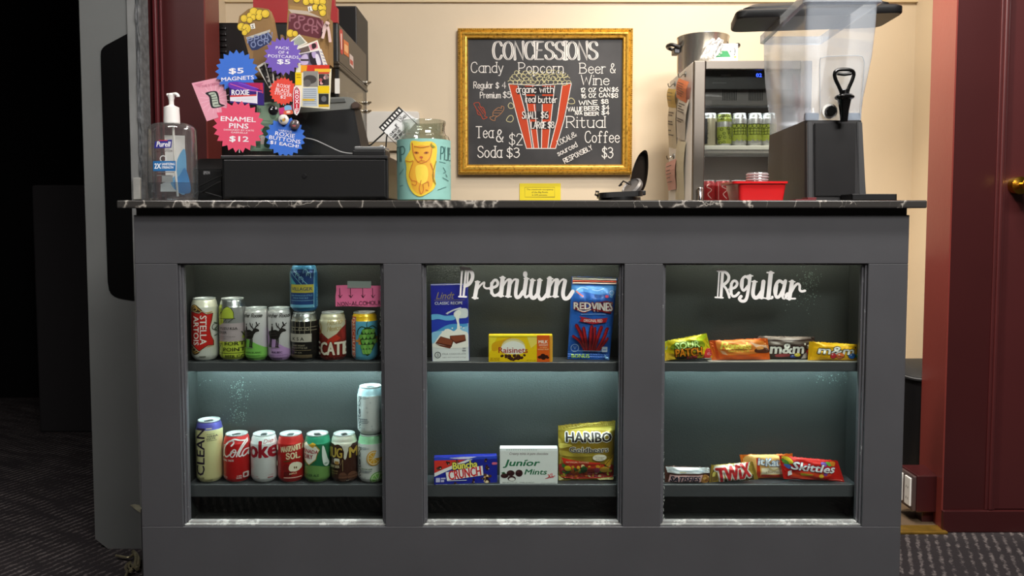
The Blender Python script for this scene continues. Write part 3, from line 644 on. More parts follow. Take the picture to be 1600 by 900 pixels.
a.text('f6efe6', 'STELLA', 212, 306, 282, 634, .035, vert=1).text('f6efe6', 'ARTOIS', 133, 312, 200, 640, .035, vert=1)
a.line('5d6a58', [(345, 390), (372, 420), (350, 470), (380, 510), (350, 540)], 10, True).ring('4a4438', 352, 440, 22, 34, 6).rect('6a6a60', 205, 762, 275, 772)
can('tall white can with red crest panel, leftmost on the upper shelf', 316.5, 0, .033, .157, 'd9d8d0', 'e4e1cf', .073, a)
a = Art(*U)   # silver can with lime print
a.rect('b9a9ac', 395, 395, 720, 600).poly('c3d24a', [(380, 190), (450, 190), (450, 250), (520, 205), (575, 245), (590, 290), (585, 342), (470, 345), (470, 385), (420, 420), (380, 400)]).rect('c3d24a', 395, 598, 730, 800).poly('c3d24a', [(690, 430), (720, 400), (720, 600), (660, 560)])
for p in ([(440, 190), (440, 390)], [(390, 268), (440, 268), (392, 330)], [(392, 340), (600, 340)], [(440, 290), (470, 225), (515, 205), (560, 225), (585, 270), (588, 340)], [(470, 385), (505, 345), (505, 385)], [(530, 380), (580, 345)], [(412, 190), (412, 260)], [(395, 728), (690, 728)], [(455, 610), (455, 795)], [(410, 640), (430, 640), (410, 690), (430, 690)], [(405, 780), (440, 740)], [(395, 625), (455, 625)], [(660, 490), (690, 560), (715, 520)]): a.line('2c3320', p, 5)
a.text('3a3436', 'YUZU KSA', 420, 436, 626, 464, .03).text('3a3436', 'ADLER', 400, 480, 514, 508, .03).text('6a6264', 'KOLSCH STYLE ALE', 425, 535, 605, 548).text('6a6264', 'WITH YUZU', 408, 555, 500, 566)
a.text('33351c', 'FORT', 490, 598, 690, 640, .03).text('33351c', 'POINT', 474, 664, 695, 706, .03).text('33351c', 'BEER CO', 496, 745, 695, 780, .03).text('5a5c30', 'SAN FRANCISCO', 490, 790, 620, 798)
can('tall silver can with lime green print, second on the upper shelf', 361, 0, .033, .157, pm('silver_can', 'b9b9b8', .32, .7), None, .073, a)
M2 = (375, 405, 5.292)
def moose(A, x, y):
    k = '26221f'
    A.poly(k, [(x, y + 40), (x + 5, y + 15), (x + 30, y + 8), (x + 65, y), (x + 90, y + 10), (x + 98, y - 5), (x + 118, y - 12), (x + 140, y), (x + 142, y + 14), (x + 120, y + 20), (x + 104, y + 40), (x + 92, y + 68), (x + 60, y + 76), (x + 20, y + 72)], True)
    for lx, ly in ((8, 140), (22, 142), (70, 140), (84, 142)): A.line(k, [(x + lx + 3, y + 50), (x + lx + 5, y + 95), (x + lx, y + ly)], 9); A.line(k, [(x + lx - 4, y + ly), (x + lx + 8, y + ly)], 6)
    A.line(k, [(x + 100, y - 10), (x + 80, y - 30), (x + 72, y - 56)], 8, True).line(k, [(x + 90, y - 22), (x + 92, y - 50)], 5).line(k, [(x + 112, y - 14), (x + 128, y - 36), (x + 122, y - 62)], 8, True).line(k, [(x + 124, y - 30), (x + 146, y - 52)], 6).line(k, [(x + 118, y - 30), (x + 140, y - 34)], 5)
    A.poly(k, [(x + 26, y + 12), (x + 30, y - 20), (x + 36, y - 42), (x + 44, y - 20), (x + 48, y + 14)]).ell(k, x + 37, y - 44, 6)
    A.line('8a8580', [(x + 12, y + 145), (x + 100, y + 148)], 4).line('57504b', [(x + 20, y + 30), (x + 70, y + 24)], 3).line('57504b', [(x + 26, y + 50), (x + 80, y + 42)], 3)
a = Art(*M2); a.poly('85c95c', [(26, 856), (26, 640), (60, 655), (130, 690), (214, 735), (214, 856)])
a.hand('4a4644', 'cher Roose', 30, 178, 478, 30, 5, shear=.25).text('3c5a30', 'NON BLANC', 45, 762, 178, 776, .02); a.rect('4f7a3a', 50, 792, 170, 795).rect('4f7a3a', 50, 822, 120, 828); moose(a, 20, 580)
can('slim white can with moose drawing over a green base', 398.5, 0, .028, .134, 'd6d3d4', 'd9d8d6', .0655, a)
a = Art(*M2); a.poly('c39ad0', [(214, 856), (214, 560), (250, 615), (320, 690), (404, 748), (404, 856)])
a.hand('4a4644', 'Archer Roos', 222, 396, 478, 30, 5, shear=.25).text('4a2f55', 'MALBEC', 268, 758, 355, 776, .03); a.rect('8a6a96', 240, 786, 390, 789).rect('8a6a96', 275, 815, 350, 828); moose(a, 236, 580)
can('slim white can with moose drawing over a lilac base', 434.5, 0, .028, .134, 'd6d3d4', 'd9d8d6', .0655, a)
a = Art(*M2)
for x in (425, 460, 500, 540, 585): a.line('b5aa92', [(x, 500), (x, 612)], 3)
a.line('b5aa92', [(410, 560), (625, 560)], 3).line('b5aa92', [(410, 585), (625, 585)], 3)
for x in (445, 505, 562): a.ring('b5aa92', x, 515, 26, 34, 4, 12, 180, 360).ring('b5aa92', x, 574, 14, 10, 3, 10)
a.rect('b9b2a6', 408, 614, 592, 682).text('211d1a', 'K S A', 436, 642, 536, 670, .04)
a.text('b5aa92', 'FORT POINT', 436, 704, 545, 716, .02).text('b5aa92', 'KOLSCH STYLE ALE', 424, 722, 562, 736).rect('9b8a68', 412, 748, 590, 751).text('b5aa92', 'SF, CA', 455, 762, 520, 774).rect('6f5f48', 412, 786, 596, 815)
c6 = can('black can with beige arches, supporting the blue can', 473.5, 0, .033, .122, '1b1917', None, .0715, a)
a = Art(*M2); a.rect('27457f', 412, 84, 604, 206).poly('58b4c4', [(412, 140), (470, 206), (412, 206)]).line('8ed0e0', [(440, 84), (560, 206)], 4).line('8ed0e0', [(412, 100), (515, 206)], 4)
for x, y in ((455, 95), (480, 125), (512, 155), (545, 95), (570, 120)): a.line('9ccfe4', [(x - 16, y + 18), (x - 16, y - 2), (x, y - 14), (x + 15, y), (x + 15, y + 34)], 4).line('9ccfe4', [(x, y - 14), (x, y + 14)], 3)
a.rect('cabd4e', 420, 208, 606, 276).text('2a3f6a', 'VILLAGER', 430, 230, 598, 258, .03).rect('27457f', 412, 276, 604, 372).text('8fc4dc', 'SAN FRANCISCO STYLE', 425, 292, 598, 304).text('8fc4dc', 'INDIA PALE ALE', 445, 312, 568, 324).rect('8fc4dc', 420, 338, 604, 341).rect('6fb4d4', 412, 374, 604, 400).rect('8fc4dc', 404, 80, 410, 400).rect('8fc4dc', 606, 84, 610, 400).text('8fc4dc', 'FORT POINT', 622, 230, 632, 390, vert=-1)
can('blue can with yellow name band, stacked on the black can', 474, 0, .033, .122, '2f78b0', '4f97c4', .0715, a, z0=shz[0][0] + .1215)
M3 = (490, 430, 6.209)
a = Art(*M3); a.poly('d9d2b4', [(40, 360), (305, 360), (305, 470), (228, 565), (150, 615), (80, 560), (40, 490)]).poly('c23824', [(150, 618), (225, 570), (262, 610), (200, 660), (120, 660)]).poly('a3322a', [(40, 500), (80, 565), (60, 620), (40, 640)]).poly('a3322a', [(305, 480), (260, 540), (275, 610), (305, 640)])
a.hand('b6a066', 'Hecho', 140, 268, 482, 50, 5, -6, shear=.3).hand('b6a066', 'Mexico', 140, 262, 540, 45, 5, -6, shear=.3).ring('c0a050', 52, 520, 26, 50, 8)
a.text('ece4d0', 'ECATE', 14, 642, 330, 772, .05, out=('7a1f18', .03)).rect('6f241c', 50, 786, 300, 800).rect('b5443a', 70, 790, 90, 806).rect('b5443a', 130, 790, 142, 806).rect('b5443a', 200, 790, 212, 806)
can('red can with cream pointed top panel, on the upper shelf', 518, 0, .033, .122, '8c2c22', 'd6cfb4', .0715, a)
a = Art(*M3); a.poly('cf4a2e', [(362, 402), (410, 402), (410, 806), (368, 806)]).text('f0e3cf', 'DESCHUTES', 372, 416, 403, 796, .02, vert=1)
a.rect('d98a35', 440, 600, 478, 670).rect('e3a050', 412, 622, 440, 644).rect('d98a35', 580, 598, 612, 660).rect('b5702a', 440, 630, 478, 640)
a.line('2c3a22', [(525, 520), (520, 470), (534, 432)], 6, True).line('2c4a2a', [(520, 510), (470, 495), (436, 530), (432, 570)], 8, True).line('2c4a2a', [(530, 510), (570, 490), (600, 520)], 8, True)
a.poly('2d4a20', [(525, 500), (580, 530), (600, 600), (585, 690), (530, 778), (480, 700), (458, 610), (475, 535)], True)
for j, (y, h) in enumerate(((540, 44), (590, 56), (640, 56), (690, 44), (735, 22))):
    for q in range(-2, 3):
        xx_ = 528 + q * h * .62 + (j % 2) * 12 - 6
        if abs(xx_ - 528) < h + 14: a.poly('6fae4a' if (q + j) % 2 else '8cc25e', [(xx_ - 17, y - 16), (xx_ + 17, y - 16), (xx_ + 12, y + 12), (xx_, y + 26), (xx_ - 12, y + 12)], True)
a.rect('f4d23a', 362, 396, 612, 400).rect('3f8aa8', 412, 402, 416, 806)
can('light blue can with green hop cone, under the pink note', 568, 0, .033, .122, '63b3d2', 'efc01f', .0715, a)
# lower shelf
L1 = (295, 640, 7.2)
a = Art(*L1); a.text('2b1d33', 'CLEAN', 86, 206, 194, 734, .035, vert=-1).text('5a5440', 'CAUSE', 92, 750, 190, 774, .01).text('3a2f44', 'Organic', 216, 262, 290, 280, rot=-5).text('3a2f44', 'YERBA', 216, 284, 318, 306, .03, rot=-5).text('3a2f44', 'MATE', 216, 312, 300, 332, .03, rot=-5).rect('8a8468', 216, 340, 310, 346).rect('cfc68e', 205, 205, 262, 214).poly('b9b48a', [(190, 790), (280, 775), (260, 810), (200, 815)])
can('tall cream can with dark vertical lettering on the lower shelf', 324, 1, .033, .157, 'dcd49c', '56519f', .0695, a)
a = Art(*L1); w_ = 'f5efec'
for p, w in (([(495, 480), (470, 500), (430, 524), (398, 500), (396, 450), (420, 395), (465, 352), (505, 345), (515, 370), (490, 400)], 17), ([(520, 440), (488, 470), (482, 510), (505, 524), (532, 490), (538, 450), (515, 442), (510, 470), (545, 470)], 13), ([(548, 520), (560, 480), (610, 380), (640, 330), (650, 320), (640, 360), (590, 450), (570, 505), (585, 522), (604, 500)], 13), ([(660, 455), (628, 450), (604, 490), (612, 522), (640, 500), (664, 450), (650, 510), (668, 520)], 13), ([(470, 352), (520, 330), (580, 345), (640, 352), (672, 330)], 15), ([(372, 410), (362, 450), (368, 500), (385, 520)], 15), ([(398, 398), (408, 392)], 8)): a.line(w_, p, w, True)
a.text(w_, 'GINAL TASTE', 368, 552, 520, 574, .03).text(w_, 'COCA', 372, 742, 444, 756).text(w_, '12 FL OZ', 374, 760, 440, 772).text(w_, '140', 556, 730, 600, 746, .03).text(w_, 'CALORIES', 546, 752, 602, 770, .02).poly('d8d3cf', rrect(612, 700, 656, 764, 10)).poly('8a2420', rrect(622, 714, 646, 750, 6))
can('bright red can with white script on the lower shelf', 367, 1, .033, .122, 'be1c1c', 'c83030', .0695, a)
L2 = (380, 660, 8.571)
a = Art(*L2); a.text('a01c2a', 'oke', 70, 240, 456, 470, .07).hand('b04a52', 'Diet', 282, 420, 275, 46, 6, -5, shear=.3).text('a8545a', 'ZERO SUGAR', 105, 708, 215, 722).text('a8545a', 'ZERO CALORIES', 100, 732, 238, 746).text('b04a52', '0 CAL', 345, 690, 400, 706).rect('b8686e', 335, 722, 395, 736)
can('silver can with large dark red letters on the lower shelf', 410, 1, .033, .122, 'd3d4d3', 'e6ecea', .0695, a)
a = Art(*L2); a.hand('f0dfb4', 'MANZANITA', 520, 800, 388, 66, 13, -7, gap=2.2).hand('f0dfb4', 'SOL', 592, 750, 478, 74, 16, -3, gap=2.6).line('b5231f', [(620, 470), (735, 400)], 4)
a.ell('861c1a', 590, 600, 46, 60).ell('f2e8cf', 700, 586, 74, 64).ell('f2e8cf', 660, 600, 38, 46).ell('b5231f', 705, 516, 12, 10).ell('7a5a2c', 694, 596, 8, 16).ell('7a5a2c', 716, 598, 8, 16).rect('6a1615', 556, 648, 660, 708).text('f0dfb4', 'APPLE', 628, 662, 722, 684, .04, rot=-4).rect('e8c8b8', 556, 722, 770, 732).line('3f5a2a', [(560, 510), (650, 500)], 10)
a.rect('efe2c8', 432, 310, 466, 372).ell('efe2c8', 440, 560, 14, 40)
can('red can with apple picture on the lower shelf', 452, 1, .033, .122, 'b01d1a', 'c02c28', .0695, a)
L3 = (465, 590, 5.143)
a = Art(*L3); a.poly('6d9650', [(40, 850), (40, 735), (90, 704), (150, 700), (215, 715), (258, 740), (258, 850)], True).rect('6d9650', 44, 740, 256, 826)
sh = [(38, 560), (60, 530), (110, 540), (152, 548), (178, 578), (160, 610), (150, 650), (95, 694), (60, 668), (38, 640)]
a.poly('b5952f', [(107 + (p[0] - 107) * 1.1, 610 + (p[1] - 610) * 1.1) for p in sh]).poly('efece0', sh).poly('c99a2c', [(92, 540), (125, 516), (155, 530), (130, 560)]).poly('efece0', [(40, 540), (70, 515), (92, 540), (60, 560)])
a.text('a81f2c', 'ANADA', 38, 572, 172, 602, .05, rot=6).text('a81f2c', 'DRY', 50, 612, 130, 646, .05, rot=2).text('2c4a2a', 'NGER ALE', 58, 768, 178, 788, .03).rect('46683a', 80, 820, 140, 826).poly('e3ece4', [(202, 548), (216, 560), (234, 640), (246, 690), (232, 712), (210, 690), (200, 620)], True).ell('9fb8a8', 226, 690, 12, 9)
can('dark green can with white shield on the lower shelf', 494, 1, .033, .122, '1f6b48', '2f8f6c', .0695, a)
a = Art(*L3); a.poly('dcd8c8', [(256, 500), (474, 500), (474, 520), (440, 528), (420, 560), (404, 600), (396, 640), (386, 655), (376, 640), (378, 590), (360, 545), (330, 530), (300, 540), (270, 520)], False)
a.text('caa94a', 'UG', 268, 556, 366, 640, .06, out=('2a1610', .05)).text('caa94a', 'M', 416, 556, 478, 640, .06, out=('2a1610', .05)).text('caa94a', 'M', 230, 556, 268, 640, .06)
a.poly('e9e3d2', rrect(296, 642, 344, 684, 10)).rect('b98a4a', 302, 664, 338, 690).poly('2a1610', [(258, 690), (346, 690), (350, 726), (258, 726)]).text('d6c7a0', 'OOT BEER', 262, 697, 344, 718, .04).line('a08a5a', [(350, 690), (370, 650), (370, 740)], 4).text('a08a5a', 'CAFFEINE FREE', 268, 738, 330, 750).text('a08a5a', 'SINCE 1940', 272, 758, 326, 768)
for x in (370, 440): a.ell('6a4634', x, 790, 34, 40).line('3a2018', [(x - 30, 780), (x + 30, 780)], 4).line('3a2018', [(x - 32, 805), (x + 32, 805)], 4)
a.rect('c9bca8', 396, 815, 418, 822)
can('brown can with white foam drips on the lower shelf', 536, 1, .033, .122, '45261c', 'd4d1c2', .0695, a)
def flavoured(A, y):
    A.hand('4f6a78', 'waterloo', 0, 1, 0, 1, .01) if 0 else None
    B = Art(*L3); st, wd_ = glyph_strokes('waterloo', .8)
    for p, sm in st:
        q = cat(p, 4) if sm else p
        A.line('3f4a50', [(478 + (10 - v.y) * 2.7, y + 262 - v.x / wd_ * 262) for v in q], 5)
    A.ring('39424a', 512, y + 8, 6, 9, 4); A.rect('7c868c', 526, y, 556, y + 3).rect('7c868c', 526, y + 7, 580, y + 10).rect('7c868c', 526, y + 14, 555, y + 17)
a = Art(*L3); flavoured(a, 556); a.text('5a7a4a', 'LEMON LIME', 508, 722, 606, 734, .03).rect('7c868c', 508, 742, 600, 746).rect('7c868c', 508, 752, 585, 756).text('8a9298', '12 FL OZ', 506, 792, 552, 808)
a.ell('e2a52c', 618, 640, 58, 60).ell('f4e9c8', 618, 640, 50, 52).ell('e8ae34', 618, 640, 44, 46)
for k in range(8): a.line('f4e0a8', [(618, 640), (618 + 44 * cos(k * .785), 640 + 46 * sin(k * .785))], 4)
a.poly('e6e6e2', [(618, 640), (640, 575), (690, 575), (690, 640)]).ell('6fb04a', 648, 815, 60, 62).ell('e2efcf', 648, 815, 52, 54).ell('86c45e', 648, 815, 46, 48)
for k in range(8): a.line('d6ecc0', [(648, 815), (648 + 46 * cos(k * .785 + .3), 815 + 48 * sin(k * .785 + .3))], 4)
can('white can with citrus slices, at the right end of the lower shelf', 578, 1, .033, .122, 'e2e3df', '9ad2a6', .0695, a)
a = Art(*L3); flavoured(a, 150); a.text('5a6a7a', 'ORIGINAL', 504, 324, 570, 336, .03).rect('7c868c', 504, 345, 580, 349).rect('7c868c', 504, 358, 570, 362).text('8a9298', '12 FL OZ', 506, 398, 545, 414)
for x, y in ((560, 238), (568, 272), (590, 196), (602, 384), (606, 408)): a.ring('9aa6ac', x, y, 5, 6, 2, 8)
can('plain white can stacked on the citrus can', 578, 1, .033, .122, 'e6e8e6', 'bfe2ec', .0695, a, z0=shz[1][0] + .1215)

# pink note taped behind the glass
yn = .0335
c0 = W(524, 446, yn); c1 = W(598, 479, yn); lo = W(560, 479, yn)
t = thing('paper_note', 'pink paper note with arrows and hand lettering, taped inside the left bay', 'note', lo)
g = bmesh.new(); rows = []
for j in range(5):
    rows.append([g.verts.new((c0.x - lo.x + (c1.x - c0.x) * i / 12 + (.002 if j > 2 else 0) * (i == 0), .0003 * sin(i * .7), (c1.z - lo.z) + (c0.z - c1.z) * j / 4 + .0008 * sin(i * .5))) for i in range(13)])
for j in range(4):
    for i in range(12): g.faces.new((rows[j][i], rows[j][i + 1], rows[j + 1][i + 1], rows[j + 1][i]))
obj('sheet', g, pm('pink_paper', 'ef6f9f', .7, var=(20, .05)), t)
a = Art(*M3)
for x in (258, 362, 480, 576): a.line('3a1526', [(x - 4, 124), (x, 214)], 5).line('3a1526', [(x - 16, 192), (x + 1, 218), (x + 20, 190)], 5)
a.hand('3a1526', 'NON-ALCOHOLIC', 234, 668, 298, 36, 5, -2.2)
a.build('lettering', t, flatmap(lo, yn), P_INK, None, .0011)
obj('tape', prism([(W(*p, yn) - lo).xz for p in ((543, 439), (580, 439.5), (580, 450), (543, 450))], -.0014, -.0010), glass_mat('cloudy_tape', 'd8e0dc', .05, .3, .3, .35, 'cfd8d4'), t)

# -------------------------------------------------- cartons and bags
def frame_loc(px, py, y, z): p = W(px, py, y); return Vector((p.x, y, z))
def carton(label, x0, y0, x1, y1, yf, depth, shelf, mat, art, rotz=0, lean=0, catg='box', roll=0):
    z = shz[shelf][0]; base = W((x0 + x1) / 2, y1, yf); loc = Vector((base.x, yf, z))
    a_ = W(x0, y0, yf); b_2 = W(x1, y1, yf)
    t = thing('candy_box', label, catg, loc, (R(lean), R(roll), R(rotz)))
    w0, w1, h = a_.x - loc.x, b_2.x - loc.x, a_.z - z
    obj('carton', bx(w0, w1, 0, depth, 0, h, .0007, 1), mat, t)
    g = bmesh.new()
    for x in (w0, w1): box(g, x - .0006, x + .0006, .002, depth - .002, .002, h - .004, 0)
    obj('tuck_flap', g, mat, t)
    dz = b_2.z - z
    def mp(px, py, off): p = W(px, py, yf) - loc; return (min(max(p.x, w0 + .0004), w1 - .0004), -off, min(max(p.z, .0004), h - .0004))
    art.build('printed_front', t, mp, P_GLOSS, None, .0003)
    return t
YF = .0385
K = (660, 430, 6.21)
a = Art(*K)
a.poly('dfe0e0', [(80, 500), (452, 470), (455, 832), (100, 832)]).poly('2b2f9e', [(78, 90), (442, 90), (446, 500), (90, 470)])
a.poly('4f9ad0', [(88, 500), (200, 470), (330, 440), (446, 430), (447, 540), (300, 580), (92, 650)]).poly('2b3fae', [(86, 440), (260, 440), (446, 400), (446, 470), (260, 480), (88, 560)], True).poly('8ec4e6', [(90, 560), (200, 540), (300, 545), (447, 500), (447, 590), (100, 660)], True)
a.poly('6db4e2', [(86, 385), (160, 378), (230, 395), (320, 392), (320, 432), (240, 440), (160, 425), (88, 432)], True)
a.text('9c8a5c', 'Lindt', 140, 165, 322, 232, .01, .35).rect('9c8a5c', 124, 240, 420, 244).text('f0efee', 'CLASSIC RECIPE', 128, 258, 398, 286, .02)
a.poly('dfe2e4', [(445, 335), (390, 325), (330, 350), (310, 380), (330, 415), (400, 420), (446, 405)], True).line('e6e6e6', [(380, 320), (300, 345), (245, 375), (262, 360)], 13, True).ell('f4f1ea', 352, 375, 36, 28, -50).poly('f2efe8', [(330, 380), (365, 385), (360, 450), (372, 520), (340, 540), (344, 470), (330, 420)])
a.poly('efeae2', [(190, 560), (250, 520), (310, 545), (350, 515), (390, 540), (440, 560), (452, 610), (452, 700), (120, 700), (130, 640)], True)
for x, y in ((200, 548), (230, 530), (295, 515), (380, 505), (405, 515)): a.ell('f2efe8', x, y, 8, 6)
for c, p in (('5a2a1e', [(128, 660), (180, 592), (308, 630), (286, 696)]), ('85452f', [(140, 650), (185, 598), (300, 630), (280, 680)]), ('5a2a1e', [(270, 588), (418, 580), (426, 640), (330, 668), (270, 616)]), ('85452f', [(278, 592), (412, 586), (418, 628), (325, 650), (278, 612)]), ('6a3424', [(126, 664), (284, 694), (270, 712), (180, 690)])): a.poly(c, p)
a.ring('55555a', 150, 772, 28, 28, 7).hand('55555a', 'S', 143, 158, 786, 26, 4).text('8a8a8e', 'MILK CHOCOLATE', 196, 756, 424, 772).text('8a8a8e', 'NET WT 4.4 OZ (125g)', 196, 792, 424, 806).rect('9a9a9e', 392, 706, 422, 718).rect('9a9a9e', 388, 728, 424, 742).rect('c9c4c4', 80, 90, 442, 96)
carton('tall blue and white chocolate box, left in the middle bay', 674.5, 444, 733, 564, YF + .012, .011, 0, pm('pale_blue_card', '3a3f9a', .4), a, 0, -2, roll=-1.0)
K = (750, 510, 12.31)
a = Art(*K); a.rect('efc815', 172, 195, 1345, 690).poly('f4dd3a', [(172, 195), (330, 195), (240, 420), (172, 520)]).poly('e0a818', [(240, 330), (440, 260), (600, 215), (420, 400), (250, 480)], True).poly('f0d860', [(900, 195), (1095, 195), (1095, 330), (980, 420)])
a.ell('e8d9a0', 640, 380, 225, 150).poly('f1efe6', [(400, 420), (480, 330), (640, 280), (800, 330), (870, 420), (800, 520), (480, 520)], True).ring('b58a2a', 640, 380, 225, 135, 6, 20, 200, 340)
a.text('a81c2c', 'Raisinets', 355, 400, 920, 512, .035)
random.seed(3)
for x, y, r in ((425, 568, 34), (500, 560, 30), (500, 590, 28), (565, 570, 40), (600, 620, 46), (660, 560, 36), (690, 610, 44), (740, 570, 42), (740, 620, 36), (800, 600, 36), (855, 552, 28), (560, 605, 34), (640, 640, 30)):
    a.ell('35160f', x, y, r, r * .75, random.uniform(-30, 30)).ell('6e4638', x - r * .2, y - r * .25, r * .4, r * .2, -20)
a.text('7a5a10', 'NET WT 3.1 OZ', 900, 640, 1070, 660).text('a5740f', 'BIG MOVIE', 200, 600, 380, 660, 0, .3)
a.rect('e2601c', 1095, 195, 1338, 690).text('fbf3e8', 'MILK', 1125, 265, 1305, 325, .05).text('fbf3e8', 'CHOCOLATE', 1130, 345, 1305, 372, .03).text('fbd9a0', 'COVERED', 1150, 395, 1290, 412).text('fbd9a0', 'WHOLE FRUIT', 1112, 430, 1322, 452, .02)
for x, y, r in ((1150, 590, 42), (1210, 560, 50), (1270, 580, 44), (1220, 610, 44), (1300, 600, 30)): a.ell('35160f', x, y, r, r * .7)
a.rect('e8a03a', 1345, 195, 1392, 690).rect('f0602a', 1095, 165, 1338, 195).rect('fbe83a', 172, 165, 1095, 195)
carton('yellow and orange raisin candy box in the middle bay', 763.5, 523.5, 863, 566, YF, .022, 0, pm('yellow_card', 'efc815', .4), a, catg='box')
K = (670, 700, 13.33)
a = Art(*K); a.rect('1d2796', 110, 190, 1425, 790).poly('d8372c', [(112, 240), (800, 225), (500, 360), (120, 500)]).poly('f2eeee', [(120, 500), (500, 350), (860, 222), (960, 222), (520, 410), (120, 575)]).rect('2c49c8', 110, 190, 1425, 240).poly('e9e4f2', [(420, 200), (720, 180), (1000, 190), (820, 230), (640, 225)])
a.S = True
for x, y, r in ((225, 380, 62), (400, 300, 44), (590, 270, 34), (1180, 270, 40), (1230, 420, 56), (930, 690, 50), (560, 720, 40), (1110, 640, 30)):
    for k in range(6): a.ell(('2a1714', '5a3a2c', '3a201a')[k % 3], x + random.uniform(-.6, .6) * r, y + random.uniform(-.6, .6) * r, r * .5, r * .42, random.uniform(0, 90))
    a.ell('d9c9c0', x + r * .3, y + r * .45, r * .22, r * .15)
for k in range(14): a.ell(('f0d9b0', '5a3a2c', 'd9a060', '2a1714')[k % 4], 1220 + random.uniform(-70, 80), 640 + random.uniform(-70, 90), 34, 30)
a.S = False; a.text('f7ee6a', 'Buncha', 495, 275, 1015, 425, .05, rot=-4, out=('3a3a1c', .05)).poly('f4f1f1', [(355, 490), (1118, 375), (1138, 575), (380, 660)]).text('d8262a', 'CRUNCH', 405, 420, 1090, 620, .045, rot=-7.2)
a.rect('c3bfe0', 150, 600, 235, 690).rect('c3bfe0', 255, 600, 350, 630).rect('c3bfe0', 255, 645, 320, 690).text('e8e8f4', 'NET WT 3.2 OZ (90g)', 150, 730, 395, 755).poly('d86a86', rrect(1315, 312, 1425, 362, 24)).rect('e8e8f4', 385, 660, 790, 672)
carton('dark blue candy box with white name panel, lower shelf of the middle bay', 678.5, 713.5, 777, 758.5, YF + .004, .02, 1, pm('navy_card', '1d2796', .4), a, 6, catg='box')
K = (770, 690, 12)
a = Art(*K); a.rect('e9eae8', 132, 180, 1212, 805).rect('f6f8f8', 132, 122, 1212, 180).text('5a3a3c', 'Creamy mints in pure chocolate', 312, 200, 1036, 265, .01, .3)
for k in range(14): a.rect('8aa8a0', 255 + k * 42, 148, 278 + k * 42, 160)
a.text('23734c', 'Junior', 190, 335, 890, 495, .055, .22).text('23734c', 'Mints', 590, 515, 1018, 618, .05, .22).ell('23734c', 640, 348, 20, 9)
for x, y, rx, ry in ((220, 640, 72, 44), (335, 590, 76, 54), (492, 590, 70, 66), (355, 690, 76, 50)): a.ell('35181a', x, y, rx, ry).ell('5a3634', x - rx * .25, y - ry * .35, rx * .4, ry * .22)
a.ell('f1eeea', 358, 705, 55, 30).poly('2c5a36', [(160, 580), (215, 565), (240, 600), (180, 600)])
a.text('e05a5e', 'XL', 1010, 600, 1140, 680, .05, .3, rot=-12).line('c04a50', [(990, 690), (1165, 640)], 12).text('7a7c7c', 'NET WT 4.75 OZ', 180, 752, 460, 776).text('7a7c7c', 'OVER 30 PIECES', 500, 754, 780, 774).rect('a5a7a7', 905, 768, 1175, 774)
carton('white mint candy box with green lettering beside the navy box', 781, 700.5, 871, 757, YF + .002, .024, 1, pm('white_card', 'e9eae8', .4), a, catg='box')

